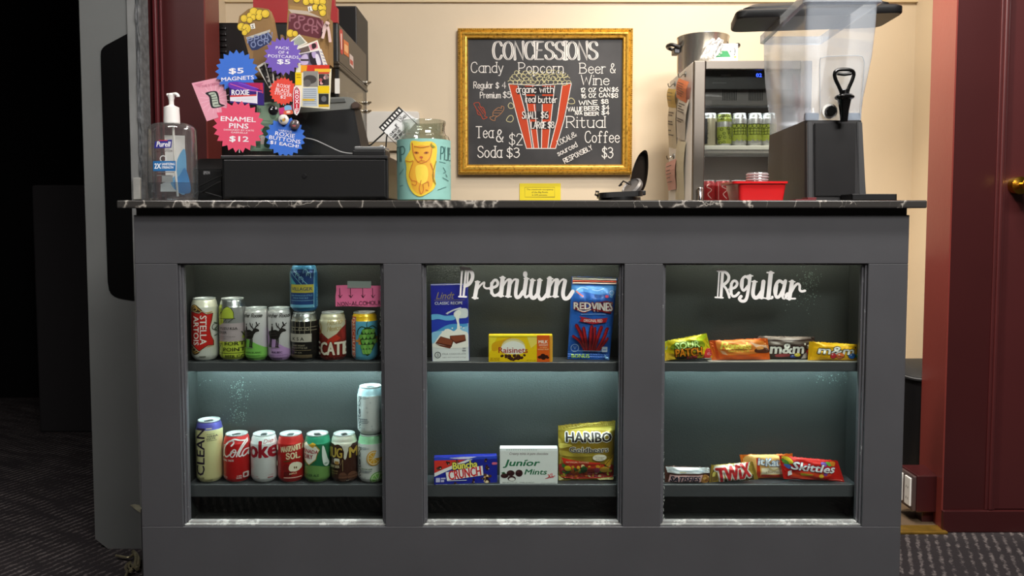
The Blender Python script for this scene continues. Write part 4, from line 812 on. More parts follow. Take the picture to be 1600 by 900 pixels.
def pouch(label, corners, yc, thick, shelf, mat, art, seal='lr', wr=.0012, seed=1, name='candy_bag', catg='bag', lift=0, P=None, nx=44, nz=26, edge=.07, seal_mat=None):
    """soft sealed bag between four photographed corners (top-left, top-right, bottom-right, bottom-left)"""
    rnd = random.Random(seed); ph = [(rnd.uniform(2, 9), rnd.uniform(2, 9), rnd.uniform(0, 6), rnd.uniform(.4, 1)) for _ in range(7)]
    cw = [W(p[0], p[1], yc) for p in corners]; zmin = min(c.z for c in cw)
    loc = Vector((sum(c.x for c in cw) / 4, yc, shz[shelf][0] + lift)); C = [Vector((c.x - loc.x, c.z - zmin)) for c in cw]
    t = thing(name, label, catg, loc)
    def bil(u, v): return (C[3] * (1 - u) + C[2] * u) * (1 - v) + (C[0] * (1 - u) + C[1] * u) * v
    def B(u, v):
        if seal == 'lr': s = min(u, 1 - u); k = min(max((s - edge) / .22, 0), 1); e = min(v, 1 - v) / .5; q = (k * k * (3 - 2 * k)) * (1 - (1 - min(e * 1.0, 1)) ** 2.6) ** .6
        else: s = min(v, 1 - v); k = min(max((s - edge) / .2, 0), 1); e = min(u, 1 - u) / .5; q = (k * k * (3 - 2 * k)) * (1 - (1 - min(e, 1)) ** 2.6) ** .6
        return q
    def ys(u, v, side):
        q = B(u, v); w = sum(a * sin(fx * u * 3 + fz * v * 3 + p) for fx, fz, p, a in ph) / 3
        w += .7 * sin((u * 3 - v * 5) * 4 + ph[0][2]) * .5
        y = -thick / 2 * q * side - wr * w * min(1, q * 2.5) * (1 if side > 0 else .4)
        s = min(u, 1 - u) if seal == 'lr' else min(v, 1 - v)
        if s < edge: y -= .0006 * sin(s / edge * pi * 7)
        y += .0022 * sin(u * 5 + ph[1][2]) * (1 - q) * (.6 if seal == 'tb' else .4)
        return y - .00035 * side
    rag = [rnd.uniform(-1, 1) for _ in range(nx + nz + 4)]
    g = bmesh.new(); gr = {}
    for side in (1, -1):
        for j in range(nz + 1):
            for i in range(nx + 1):
                u, v = i / nx, j / nz; p = bil(u, v)
                if j == nz: p = p + Vector((0, rag[i] * .0012))
                gr[side, i, j] = g.verts.new((p.x, ys(u, v, side), p.y))
        for j in range(nz):
            for i in range(nx): 
                q = [gr[side, i, j], gr[side, i + 1, j], gr[side, i + 1, j + 1], gr[side, i, j + 1]]; g.faces.new(q if side > 0 else q[::-1])
    for i in range(nx): 
        for j in (0, nz): g.faces.new((gr[1, i, j], gr[1, i + 1, j], gr[-1, i + 1, j], gr[-1, i, j]))
    for j in range(nz):
        for i in (0, nx): g.faces.new((gr[1, i, j], gr[1, i, j + 1], gr[-1, i, j + 1], gr[-1, i, j]))
    bmesh.ops.recalc_face_normals(g, faces=g.faces)
    o = obj('wrapper', g, mat, t, True)
    def mp(px, py, off):
        p = W(px, py, yc); q = Vector((p.x - loc.x, p.z - zmin)); u, v = .5, .5
        for _ in range(6):
            e = bil(u, v) - q; du = (bil(u + 1e-3, v) - bil(u, v)) / 1e-3; dv = (bil(u, v + 1e-3) - bil(u, v)) / 1e-3
            d = du.x * dv.y - du.y * dv.x
            u -= (e.x * dv.y - e.y * dv.x) / d; v -= (du.x * e.y - du.y * e.x) / d
        u = min(max(u, .004), .996); v = min(max(v, .004), .996); p = bil(u, v)
        return (p.x, ys(u, v, 1) - off, p.y)
    art.build('printed_front', t, mp, P or P_FOIL, 2.6, .0006, .00012)
    return t
def foil(c, r=.3, m=.2): return pm('foil_' + c, c, r, m, coat=.3, bump=(14, .35))
K = (870, 425, 6)
a = Art(*K); a.poly('2a62bf', [(140, 118), (560, 128), (485, 820), (100, 812)]).poly('4f8fd8', [(145, 130), (300, 140), (560, 130), (555, 175), (400, 215), (250, 190), (145, 210)], True).poly('6aa6e4', [(500, 180), (540, 190), (515, 250), (495, 240)]).line('9cc4ee', [(180, 180), (230, 150), (290, 165)], 9, True).line('9cc4ee', [(330, 170), (380, 180), (440, 160)], 7, True)
a.rect('e9e2da', 145, 52, 558, 84).rect('d8553a', 147, 84, 558, 104).rect('e8d0c4', 147, 104, 556, 118).line('d8776a', [(180, 185), (240, 230)], 12).line('c84a4a', [(205, 205), (240, 225)], 8).ell('c84a6a', 465, 232, 18, 14).ring('b8c8ee', 512, 200, 20, 20, 6).text('1c3c7c', 'RED SPRAY', 350, 215, 445, 240, .02)
a.text('f6efe9', 'RED', 155, 285, 315, 350, .06, out=('8a1a22', .05)).text('f6efe9', 'VINES', 318, 285, 520, 368, .06, out=('8a1a22', .05)).line('8a1a22', [(170, 345), (250, 375), (330, 350), (500, 385)], 12, True).line('f6efe9', [(190, 352), (250, 368), (310, 350)], 8, True).line('8a1a22', [(395, 285), (460, 275), (520, 300)], 8, True)
a.poly('b0202a', [(205, 412), (330, 440), (470, 428), (455, 470), (330, 485), (200, 458), (225, 438)], False).text('f3d9d4', 'ORIGINAL RED', 245, 440, 420, 468, .03, rot=1).rect('8fb0e0', 220, 390, 450, 396)
for p, w in (([(180, 500), (225, 590), (260, 730)], 34), ([(150, 600), (210, 650), (262, 735)], 26), ([(245, 520), (262, 620), (280, 735)], 30), ([(320, 510), (310, 620), (312, 735)], 34), ([(410, 515), (372, 620), (345, 735)], 34), ([(465, 530), (430, 620), (375, 735)], 30), ([(468, 620), (430, 680), (390, 735)], 24), ([(350, 520), (345, 630), (330, 735)], 26)):
    a.line('7c1018', p, w, True).line('b02028', [(q[0] - 4, q[1]) for q in p], w * .4, True)
a.line('9fc0ec', [(150, 740), (440, 745)], 5).ring('a8c4ee', 166, 712, 36, 36, 6).hand('a8c4ee', 'V', 155, 178, 724, 26, 5).poly('cfdcf0', rrect(418, 700, 470, 752, 8)).rect('2a62bf', 428, 728, 462, 734).text('a8cc3a', 'BONUS', 135, 770, 305, 808, .06).poly('8fc0f0', [(440, 770), (475, 800), (490, 822), (450, 815)])
pouch('tall blue licorice bag standing at the right of the middle bay', [(893.5, 433), (964.5, 435), (952, 563.5), (886.5, 562)], .068, .03, 0, foil('2a62bf'), a, 'tb', .0012, 4, nx=30, nz=48, edge=.085)
K = (860, 650, 7.826)
a = Art(*K); a.poly('c9b64a', [(95, 125), (300, 110), (520, 100), (790, 62), (815, 185), (100, 185)])
a.poly('8f7420', [(100, 250), (110, 340), (600, 300), (815, 230), (815, 330), (750, 480), (500, 440), (130, 480)], True).poly('d8c45a', [(108, 340), (190, 330), (260, 350), (170, 385), (112, 390)], True).poly('b09a3a', [(120, 420), (330, 440), (600, 440), (500, 480), (140, 480)], True)
for t_, x0_, y0_, x1_, y1_, bb in (('HARIBO', 182, 200, 745, 312, .075), ('Goldbears', 228, 368, 700, 432, .035)): a.text('2c2522', t_, x0_, y0_, x1_, y1_, bb, out=('f4efe2', .055))
a.ell('efe6d0', 592, 495, 86, 40).text('6a5a3a', 'The Original', 530, 482, 650, 496).text('6a5a3a', 'since 1922', 545, 502, 635, 514)
a.poly('d8331f', [(130, 500), (330, 535), (600, 555), (590, 580), (300, 580), (160, 570)]).text('f6d9b0', 'ARTIFICIAL FLAVORS', 180, 540, 460, 560, .02).poly('9c2a1c', [(155, 570), (745, 590), (755, 745), (400, 770), (180, 765), (110, 690)], True)
a.S = True; rr = random.Random(5); cl = ('c8452a', 'd9a32c', '3f7a34', 'e0c83a', 'b83a3a', 'e2742e', '5a9a44', 'a8404a', 'e8d9a0')
for k in range(120):
    x, y = rr.uniform(150, 735), rr.uniform(590, 745); a.ell(cl[rr.randrange(9)], x, y, rr.uniform(12, 30), rr.uniform(10, 24), rr.uniform(0, 90), 12)
a.S = False; a.ell('f0d020', 205, 625, 40, 36).ell('2f5a26', 400, 640, 40, 50).ell('d9482c', 490, 640, 50, 44).ell('c04a6a', 560, 650, 36, 40).ell('d8a83a', 650, 640, 60, 40).poly('c99a2c', [(650, 560), (720, 500), (760, 470), (745, 540), (700, 600)], True).line('5a4a1c', [(660, 580), (745, 490)], 8)
a.line('c83a24', [(120, 740), (400, 765), (760, 735)], 12, True).poly('d9d08a', [(95, 720), (160, 770), (110, 785), (92, 760)]).poly('d9d08a', [(560, 765), (770, 740), (770, 770), (600, 785)])
pouch('gold gummy candy bag on the lower shelf of the middle bay', [(872, 666), (961.5, 658.5), (958, 751), (872.5, 752)], .068, .034, 1, foil('b39a34', .28, .5), a, 'tb', .0014, 9, nx=36, nz=36, edge=.07)
# right bay, upper shelf
K = (1025, 515, 9.697)
def bar(label, cs, yc, th, shelf, col, art, seed, wr=.0011, met=.2, edge=.06, lift=0): return pouch(label, cs, yc, th, shelf, foil(col, .3, met), art, 'lr', wr, seed, edge=edge, lift=lift)
a = Art(*K); a.poly('d8c21e', [(125, 215), (450, 200), (700, 130), (780, 200), (860, 440), (500, 480), (130, 490)]).poly('c4d82a', [(560, 180), (700, 110), (745, 80), (770, 130), (690, 200)]).poly('8a9a1e', [(245, 240), (420, 190), (690, 190), (700, 300), (250, 320)], True).poly('5aa8b8', [(120, 250), (170, 280), (160, 320), (120, 320)]).poly('b8c81e', [(118, 180), (185, 190), (150, 240)])
a.text('ccf08a', 'SOUR', 270, 198, 650, 300, .07, rot=-6, out=('3f5a14', .05)).text('e88a1c', 'PATCH', 275, 290, 690, 420, .075, rot=-5, out=('2c1a0c', .05)).text('e04a5a', 'KIDS', 455, 412, 612, 462, .06, rot=-4, out=('3a1414', .05)).poly('1c140c', [(300, 425), (440, 420), (440, 455), (310, 462)], True).poly('f0c43a', [(120, 360), (250, 380), (280, 460), (130, 490)]).poly('d83a3a', [(745, 320), (810, 310), (850, 400), (720, 445)], True).ell('f08a8a', 800, 385, 36, 26).rect('c83a2a', 690, 430, 830, 448)
bar('yellow and green sour candy bag, leftmost in the right bay', [(1036.5, 536), (1104, 523.5), (1113, 561), (1037, 566)], .058, .022, 0, 'd2c422', a, 2)
a = Art(*K); a.poly('e0601c', [(810, 170), (890, 150), (1500, 135), (1690, 150), (1690, 460), (940, 460)]).poly('ef8a3a', [(930, 160), (1400, 150), (1640, 190), (1660, 330), (1100, 380), (950, 330)], True).poly('c8481c', [(860, 170), (890, 160), (960, 440), (920, 450)]).poly('f4c8a8', [(1400, 180), (1560, 230), (1690, 240), (1690, 300), (1500, 270)]).poly('f0b890', [(960, 310), (1030, 330), (1070, 380), (1000, 370)])
a.hand('f3e25a', "Reese's", 975, 1400, 285, 96, 22, 1, pen=(14, 26), shear=.25, gap=1).line('8a4a1c', [(985, 300), (1440, 290)], 7).text('f3e25a', 'PEANUT BUTTER CUPS', 1070, 305, 1390, 335, .03).poly('5a3020', [(1480, 290), (1600, 270), (1690, 290), (1690, 350), (1500, 340)], True).poly('e8a05a', [(1500, 260), (1600, 250), (1620, 290), (1520, 300)], True)
bar('orange peanut butter candy pack in the right bay', [(1108, 533), (1199, 528.5), (1203, 562), (1112, 563.5)], .062, .022, 0, 'dd641e', a, 3)
K = (1180, 515, 9.412)
def lentils(A, L_):
    for c, x, y, rx, ry in L_: A.ell('2a1c18', x + 2, y + 4, rx + 4, ry + 4).ell(c, x, y, rx, ry).ell('e8e0e0', x - rx * .3, y - ry * .4, rx * .25, ry * .18)
a = Art(*K); a.poly('43312c', [(0, 105), (860, 120), (880, 200), (860, 440), (640, 465), (0, 460)]).poly('8a7a72', [(10, 108), (850, 125), (872, 150), (400, 165), (0, 150)]).poly('6f625a', [(180, 190), (480, 180), (860, 190), (500, 230), (190, 240)], True)
a.text('efece4', 'm&m', 190, 210, 700, 365, .07, .1, rot=0, out=('2a1c18', .03)).text('efece4', "'s", 700, 210, 820, 290, .06).poly('9c3a3e', [(280, 372), (460, 360), (470, 400), (300, 410)], True); lentils(a, (('2f4fae', 540, 400, 48, 26), ('d9c43a', 594, 378, 46, 26), ('c8343a', 800, 350, 70, 62))); a.poly('b9b0aa', [(690, 370), (740, 340), (760, 420), (700, 440), (640, 460)])
bar('dark brown candy pack with pale letters in the right bay', [(1181, 526.5), (1272.5, 528), (1273, 562), (1181, 563.5)], .075, .02, 0, '4a3832', a, 7)
a = Art(*K); a.poly('e8b012', [(860, 185), (1400, 185), (1555, 220), (1550, 470), (1030, 450), (800, 460)]).poly('f2c82a', [(1100, 190), (1400, 190), (1440, 225), (1200, 240)], True).poly('d89a10', [(1040, 430), (1300, 440), (1545, 460), (1545, 475), (1000, 460)])
a.text('f4f1ea', 'm&m', 900, 245, 1440, 360, .07, .15, rot=2, out=('33241a', .05)).text('33241a', "'s", 1450, 250, 1545, 320, .05); lentils(a, (('c8343a', 1120, 375, 42, 40), ('e0703a', 1220, 375, 56, 44), ('2a6ab8', 1400, 380, 60, 38), ('4f9a4a', 1500, 382, 40, 34))); a.text('9a6a10', 'PEANUT', 930, 385, 1040, 410, .03)
bar('yellow candy pack at the right end of the right bay', [(1264, 534), (1346, 538.5), (1345, 564), (1262, 563)], .056, .02, 0, 'e3ae14', a, 8)
o = thing('paper_sheet', 'thin pale card lying under the packs in the right bay', 'card', (W(1226, 566, .07).x, .07, shz[0][0])); obj('sheet', bx(W(1108, 566, .04).x - o.location.x, W(1347, 566, .04).x - o.location.x, -.0345, .03, 0, .0007), pm('grey_card', '9b9a94', .6), o)
# right bay, lower shelf
K = (1030, 705, 10)
a = Art(*K); a.poly('e8ecef', [(98, 275), (770, 285), (800, 330), (790, 370), (130, 365)]).line('9ab0c8', [(150, 320), (740, 335)], 6).rect('c9d4de', 220, 300, 226, 360).rect('e8dfb0', 310, 340, 410, 356).rect('9ab0c8', 670, 325, 676, 368).poly('4a2a22', [(120, 365), (790, 375), (780, 515), (100, 505)]).poly('e8b8b8', [(165, 392), (668, 392), (640, 508), (140, 505)]).text('241a3c', 'SATISFIES', 160, 408, 630, 500, .06, .3, out=('f0dcd8', .02)).poly('a8743a', [(670, 400), (740, 395), (770, 440), (750, 510), (650, 510)], True).ell('d9a860', 700, 445, 30, 22).ell('7a4a26', 730, 480, 26, 18)
bar('brown and white chocolate bar, leftmost on the right bay lower shelf', [(1038.5, 731.5), (1109, 733), (1108, 757), (1039, 757)], .052, .018, 1, '5a3a30', a, 11, .0007)
a = Art(*K); a.poly('b0923a', [(830, 240), (1440, 200), (1480, 440), (1400, 500), (900, 515), (790, 500)]).poly('d9c88a', [(840, 250), (1400, 205), (1420, 250), (900, 300)]).poly('4a3a20', [(920, 470), (1300, 410), (1470, 390), (1480, 490), (920, 520)]).poly('7a6030', [(820, 330), (890, 320), (900, 480), (800, 510)]).poly('e0cf6a', [(830, 360), (880, 350), (870, 420), (830, 430)])
a.text('d8353a', 'TWiX', 880, 235, 1420, 470, .07, .05, rot=-11, out=('f6efe4', .06))
bar('gold and dark caramel bar with red letters in the right bay', [(1111, 730), (1176, 724), (1185, 752), (1108, 757)], .051, .02, 1, 'a88a38', a, 12, .0009, .4)
K = (1170, 705, 10)
a = Art(*K); a.poly('e0701c', [(-150, 95), (470, 100), (570, 410), (-60, 460)]).poly('f0b86a', [(-60, 130), (440, 110), (520, 380), (0, 390)], True).poly('f6e8c8', [(180, 300), (520, 270), (545, 390), (180, 395)]).poly('d8401c', [(100, 150), (140, 140), (170, 440), (110, 450)]).rect('b02a1c', 180, 405, 600, 440)
a.text('f4f6fa', 'it', 120, 150, 225, 250, .06, .1, out=('5a8ac0', .04)).text('f4f6fa', 'Kat', 235, 150, 455, 265, .06, .1, out=('5a8ac0', .04)).text('8a6a4a', 'churro', 240, 330, 440, 370, .01, .2).line('e8d080', [(280, 250), (350, 330), (430, 300)], 12, True)
bar('orange wafer bar behind the red bag in the right bay', [(1155.5, 716), (1238, 714), (1242, 751), (1163, 754)], .076, .018, 1, 'e0701c', a, 13, .0008)
a = Art(*K); a.poly('cf2018', [(450, 85), (1395, 170), (1500, 485), (600, 430)]).poly('e8d03a', [(500, 95), (620, 110), (680, 190), (600, 200)], True).poly('5aa03a', [(500, 130), (600, 170), (620, 230), (540, 210)], True).poly('4a6ab8', [(540, 220), (640, 230), (630, 290), (580, 270)], True).poly('e04a2a', [(700, 330), (1280, 300), (1200, 400), (700, 420)], True).poly('d8c43a', [(780, 340), (900, 350), (980, 370), (820, 385)], True).poly('7a5ab0', [(1110, 180), (1200, 190), (1180, 240), (1110, 230)], True).poly('6ab04a', [(1180, 180), (1260, 190), (1300, 240), (1230, 240)], True).poly('e88a2c', [(1260, 180), (1340, 190), (1330, 250), (1280, 240)], True).ell('e8b83a', 1105, 390, 36, 32).ell('8a4aa0', 1170, 360, 30, 26)
a.text('f6f4f4', 'Skittles', 640, 195, 1340, 320, .075, .2, rot=6, out=('5a1a5a', .03)).poly('f4f0f0', [(600, 330), (650, 300), (660, 370), (600, 400)]).line('ef6a5a', [(640, 410), (1160, 450)], 8).line('f08a7a', [(1220, 440), (1450, 470)], 6)
bar('bright red fruit candy bag with white letters in the right bay', [(1217, 713.5), (1308.5, 722), (1319.5, 755), (1224, 750)], .056, .022, 1, 'cf2018', a, 14, .001)
# ------------------------------------------------------------------ on the countertop
def loft(rings, close=True):
    g = bmesh.new(); R_ = [[g.verts.new(p) for p in r] for r in rings]; n = len(R_[0])
    for a, b in zip(R_, R_[1:]):
        for i in range(n): g.faces.new((a[i], a[(i + 1) % n], b[(i + 1) % n], b[i]))
    if close: g.faces.new(R_[0][::-1]); g.faces.new(R_[-1])
    bmesh.ops.recalc_face_normals(g, faces=g.faces); return g
def sup(hw, hd, z, n=3.2, k=40): 
    o = []
    for i in range(k):
        a = 2 * pi * i / k; c, s = cos(a), sin(a)
        o.append((hw * math.copysign(abs(c) ** (2 / n), c), hd * math.copysign(abs(s) ** (2 / n), s), z))
    return o
def rquad(C, r, z, n=4):
    """rounded quadrilateral ring of four (x,y) corners, counter-clockwise"""
    o = []; m = len(C)
    for i in range(m):
        p = Vector(C[i]); a = (Vector(C[i - 1]) - p).normalized(); b = (Vector(C[(i + 1) % m]) - p).normalized()
        for k in range(n + 1):
            t = k / n; o.append(p + a * r * (1 - t) ** 2 + b * r * t ** 2)
    return [(v.x, v.y, z if not callable(z) else z(v)) for v in o]
BLACKPL = pm('black_plastic', '141415', .42, bump=(80, .1)); BLACKSAT = pm('satin_black', '0d0d0e', .5); WHITEPL = pm('white_plastic', 'e8e6e2', .35)
CLEAR = glass_mat('clear_plastic', 'f4f4f2', .10, .06, .85, .05, 'e8e8e8'); JARG = glass_mat('jar_glass', 'eef2ee', .10, .02, .9)

# hand sanitiser bottle
yc = .062; loc = Vector((W(264.5, 250, yc - .02).x, yc, CT1)); z_ = lambda py: W(264, py, yc - .02).z - CT1
t = thing('sanitizer_bottle', 'clear pump bottle of hand sanitizer at the left end of the counter', 'bottle', loc)
zs = z_(203); zt = z_(190.5)
prof = [(.050, .028, .0), (.0565, .033, .006), (.058, .034, .02), (.0575, .034, zs * .6), (.0565, .033, zs)] + [(.0565 - .034 * (1 - cos(a)), .033 - .018 * (1 - cos(a)), zs + (zt - zs) * sin(a)) for a in (.3, .6, .9, 1.2, 1.5)]
obj('bottle', loft([sup(*p) for p in prof]), CLEAR, t, True)
lv = z_(285)
obj('liquid', loft([sup(.048, .026, .003), sup(.0548, .0312, .008), sup(.056, .032, .02), sup(.056, .032, lv)]), glass_mat('clear_gel', 'dfe6ea', .06, .02, .5), t, True)
ck = z_(166)
obj('collar', lathe([(0, zt - .002), (.0185, zt - .002), (.019, zt + .003), (.0178, ck), (.008, ck + .004), (.0065, ck + .006), (0, ck + .006)], 32), WHITEPL, t, True)
zn = z_(144)
g = lathe([(.0055, ck), (.0062, zn - .016), (.008, zn - .010), (.009, zn - .004), (.006, zn), (0, zn)], 24)
tube(cat([(-.010, 0, zn - .004), (.0, 0, zn - .003), (.012, -.003, zn - .002), (.0175, -.004, zn - .005), (.0185, -.004, zn - .009)], 5), .0042, 10, g); obj('pump', g, WHITEPL, t, True)
obj('dip_tube', tube([(0, .004, ck), (.003, .006, .08), (.006, .01, .012)], .0028, 8), pm('milky_tube', 'dcdcd8', .4), t, True)
a = Art(110, 0, 2.8125); a.poly('e8e8e6', [(414, 594), (503, 596), (508, 842), (400, 842), (400, 810), (420, 800)]).poly('6ab0e0', [(505, 660), (508, 842), (470, 842), (440, 800), (465, 760), (470, 700)], True).poly('2f8ad0', [(506, 740), (530, 842), (470, 842), (455, 800), (480, 770)], True).rect('9aa0a2', 405, 770, 450, 800)
def bmap(side):
    def f(px, py, off):
        p = W(px, py, yc - .03 * side) - loc; q = min(max(p.z, .01), zs); x = min(max(p.x, -.053), .053); y = .0335 * (1 - abs(x / .0575) ** 3.2) ** (1 / 3.2)
        return (x, (-y - off) if side > 0 else (y - .003 - off), q)
    return f
a.build('back_label', t, bmap(-1), P_INK, 4)
a = Art(110, 0, 2.8125); a.poly('2b2a86', [(374, 622), (450, 614), (446, 650), (370, 652)]).text('f2f2f4', 'Purell', 380, 622, 444, 646, .04, .2).rect('c0304a', 392, 616, 430, 620).text('5a4a4c', 'ADVANCED', 392, 652, 440, 658).text('5a4a4c', 'HAND SANITIZER', 370, 660, 452, 668, .02).ring('cfcfd0', 411, 698, 13, 13, 4).rect('1f6aa8', 365, 708, 466, 752).text('f0f4f8', '2X', 371, 718, 402, 742, .06).text('f0f4f8', 'SANITIZING', 405, 716, 462, 727, .04).text('f0f4f8', 'STRENGTH', 405, 731, 456, 742, .04).rect('6a6a6a', 388, 756, 460, 759).rect('6a6a6a', 384, 770, 446, 774)
a.build('front_label', t, bmap(1), P_INK, 4)

# cash drawer and what stands on it
yd = .07; zt_ = W(476, 243, yd).z
loc = Vector((W(476, 300, yd).x, yd, CT1)); xl, xr = W(346, 290, yd).x - loc.x, W(606, 290, yd).x - loc.x; h = zt_ - CT1
t = thing('cash_drawer', 'wide black metal cash drawer on the counter', 'cash drawer', loc)
obj('housing', bx(xl, xr, .006, .33, .006, h, .003), pm('black_metal', '111112', .4, bump=(120, .1)), t)
obj('drawer_front', bx(xl + .006, xr - .006, 0, .006, .010, h - .010, .002), BLACKPL, t)
g = bmesh.new(); box(g, xl, xr, -.002, .006, h - .008, h, .0015); obj('top_lip', g, pm('dark_edge', '2c2c2d', .35), t)
for x in (xl + .02, xr - .02):
    for y in (.04, .29): obj('foot', lathe([(0, 0), (.012, 0), (.012, .006), (0, .006)], 16, (x, y, 0)), BLACKSAT, t)
obj('lock', lathe([(0, 0), (.008, 0), (.007, .0035), (0, .0035)], 18).__class__ and (lambda b: (b.transform(Matrix.Translation((0, 0, h * .55)) @ Matrix.Rotation(pi / 2, 4, 'X')), b)[1])(lathe([(0, 0), (.006, 0), (.005, .0025), (0, .0025)], 18)), pm('dark_steel', '3a3a3c', .35, .8), t)
# receipt printer left of it
yp = .13; loc = Vector((W(322, 300, yp).x, yp, CT1)); q = lambda px, py: ((W(px, py, yp) - loc).x, (W(px, py, yp) - loc).z)
t = thing('receipt_printer', 'small black receipt printer between the bottle and the cash drawer', 'printer', loc)
hp = W(322, 246, yp).z - CT1; x0, x1 = q(301, 300)[0], q(348, 300)[0]
g = bmesh.new(); sec = [(0, 0), (.15, 0), (.15, hp), (.04, hp), (0, hp * .72)]
A_ = [g.verts.new((x0, y, z)) for y, z in sec]; B_ = [g.verts.new((x1, y, z)) for y, z in sec]; g.faces.new(A_); g.faces.new(B_[::-1])
for i in range(5): g.faces.new((A_[i], B_[i], B_[(i + 1) % 5], A_[(i + 1) % 5]))
bmesh.ops.recalc_face_normals(g, faces=g.faces); bmesh.ops.bevel(g, geom=g.edges[:], offset=.003, segments=2, affect='EDGES'); obj('housing', g, BLACKPL, t)
obj('paper_slot', bx(x0 + .01, x1 - .01, .06, .066, hp - .001, hp + .001), BLACKSAT, t)
a = Art(); a.text('8a8a8c', 'EPSON', 318, 267.5, 328, 272.5, .03); a.build('lettering', t, flatmap(loc, yp), P_INK)
for i, pts in enumerate(([(300, 296), (318, 288), (334, 280), (348, 274)], [(300, 302), (316, 300), (332, 304), (347, 309)], [(306, 306), (322, 296), (336, 288), (346, 284)])):
    o = obj('cable', tube(cat([W(p[0], min(p[1], 308.5), .10 - .004 * i) for p in pts], 5), .0022, 8), BLACKSAT, None, True)
    tag(o, ('upper black cable in front of the receipt printer', 'lowest black cable in front of the receipt printer', 'middle black cable in front of the receipt printer')[i], 'cable')
# register stand
yr = .20; loc = Vector((W(505, 240, yr).x, yr, zt_)); Q = lambda px, py, y=yr: W(px, py, y) - loc
t = thing('register_stand', 'black wedge-shaped till stand with a grey screen on the cash drawer', 'register', loc)
fz = 0.0; f4 = [Q(428, 240), Q(567, 240), Q(553, 170), Q(448, 178)]; b4 = [Q(440, 240, .36), Q(584, 240, .36), Q(562.5, 168, .28), Q(458, 176, .28)]
for v in f4[:2] + b4[:2]: v.z = 0
g = bmesh.new(); a_ = [g.verts.new(v) for v in f4]; c_ = [g.verts.new(v) for v in b4]
g.faces.new(a_); g.faces.new(c_[::-1])
for i in range(4): g.faces.new((a_[i], c_[i], c_[(i + 1) % 4], a_[(i + 1) % 4]))
bmesh.ops.recalc_face_normals(g, faces=g.faces); bmesh.ops.bevel(g, geom=g.edges[:], offset=.003, segments=2, affect='EDGES'); obj('body', g, pm('matt_black_shell', '0c0d0f', .55), t)
pts = [Q(449, 178.5).xz, Q(456, 160).xz, Q(470, 153).xz, Q(540, 150.5).xz, Q(549, 152).xz, Q(555, 158).xz, Q(557, 168).xz, Q(553, 170.5).xz]
obj('screen', prism(pts, .005, .035, None, .002), pm('grey_screen_back', '868884', .4, .3, var=(8, .06)), t)
obj('screen_edge', prism([Q(470, 156).xz, Q(538, 153.5).xz, Q(540, 159).xz, Q(466, 163).xz], .002, .006), pm('dark_grey_strip', '5c5e5c', .4), t)
obj('corner_clip', prism([Q(548, 163).xz, Q(556, 158).xz, Q(563, 163).xz, Q(561, 169).xz, Q(551, 171).xz], -.004, .03, None, .002), pm('bronze_clip', '5a4a42', .4, .4), t)
obj('hinge', bx(-.02, .02, .05, .09, 0, .012, .002), BLACKSAT, t)
o = obj('cable', tube(cat([W(474, 215, .16), W(492, 219, .15), W(512, 228, .14), W(532, 237, .13), W(550, 240, .125), W(562, 239, .13)], 6), .0017, 8), pm('grey_cable', '9a9a9a', .4), None, True); tag(o, 'thin grey cable draped in front of the register', 'cable')
# card reader, wire sign holder and film strip card
yk = .12; loc = Vector((W(580, 242, yk).x, yk, zt_)); Q = lambda px, py: W(px, py, yk) - loc
t = thing('card_reader', 'small black card reader with a silver top edge on the drawer', 'card reader', loc)
obj('body', bx(Q(554, 240).x, Q(605, 240).x, -.03, .05, 0, Q(580, 236).z, .003), BLACKPL, t)
obj('silver_top', bx(Q(557, 240).x, Q(605, 240).x, -.031, .04, Q(580, 236).z, Q(580, 230).z, .003), pm('silver_plastic', 'a9abab', .25, .7), t, label='silver top')
obj('button', lathe([(0, 0), (.004, 0), (.004, .003), (0, .003)], 12, (Q(598, 240).x, -.02, Q(598, 230).z)), pm('pale_grey', 'c8caca', .4), t)
yk2 = .14; loc = Vector((W(606, 228, yk2).x, yk2, W(590, 230, yk).z)); 
t = thing('sign_holder', 'black and white film strip card on thin wires behind the tip jar', 'sign', loc)
g = tube([W(567, 233, yk2) - loc, W(580, 226, yk2) - loc, W(604, 204, yk2) - loc], .0022, 8); tube([W(603, 231, yk2) - loc, W(604, 215, yk2) - loc, W(607, 204, yk2) - loc], .0018, 8, g); obj('wire', g, pm('dark_wire', '2a2826', .4, .6), t, True)
Q = lambda px, py: (W(px, py, yk2) - loc).xz
obj('card', prism([Q(592, 199.5), Q(623, 167), Q(653, 188), Q(622, 223)], -.003, -.0012), pm('white_card_stock', 'e6e6e4', .5), t)
a = Art(560, 160, 5.625); ux, uy = (355 - 180) / 250, (38 - 220) / 250; vx, vy = -uy, ux
def sl(u, v): return (180 + ux * u + vx * v, 220 + uy * u + vy * v)
a.poly('1d1c1c', [sl(0, 0), sl(252, 0), sl(252, 58), sl(0, 58)])
for k in range(8): a.poly('eceae6', [sl(12 + k * 30, 16), sl(28 + k * 30, 16), sl(28 + k * 30, 44), sl(12 + k * 30, 44)])
a.line('1d1c1c', [sl(0, 58), sl(0, 225)], 5).line('1d1c1c', [sl(250, 58), sl(250, 225)], 5)
for tx, u0, u1, v in (('TO', 150, 200, 84), ('LOAD', 165, 240, 108), ('IF', 110, 130, 108), ('CHECKS', 20, 120, 130), ('ASK US', 20, 110, 160), ('THE SHOW', 20, 130, 190)):
    c, d = sl(u0, v), sl(u1, v); L_ = u1 - u0; a.hand('2a2828', tx, c[0], c[0] + L_, c[1], 20, 4.5, math.degrees(atan2(uy, ux)))
a.build('printed_face', t, flatmap(loc + Vector((0, 0, 0)), yk2), P_INK, None, .0032)

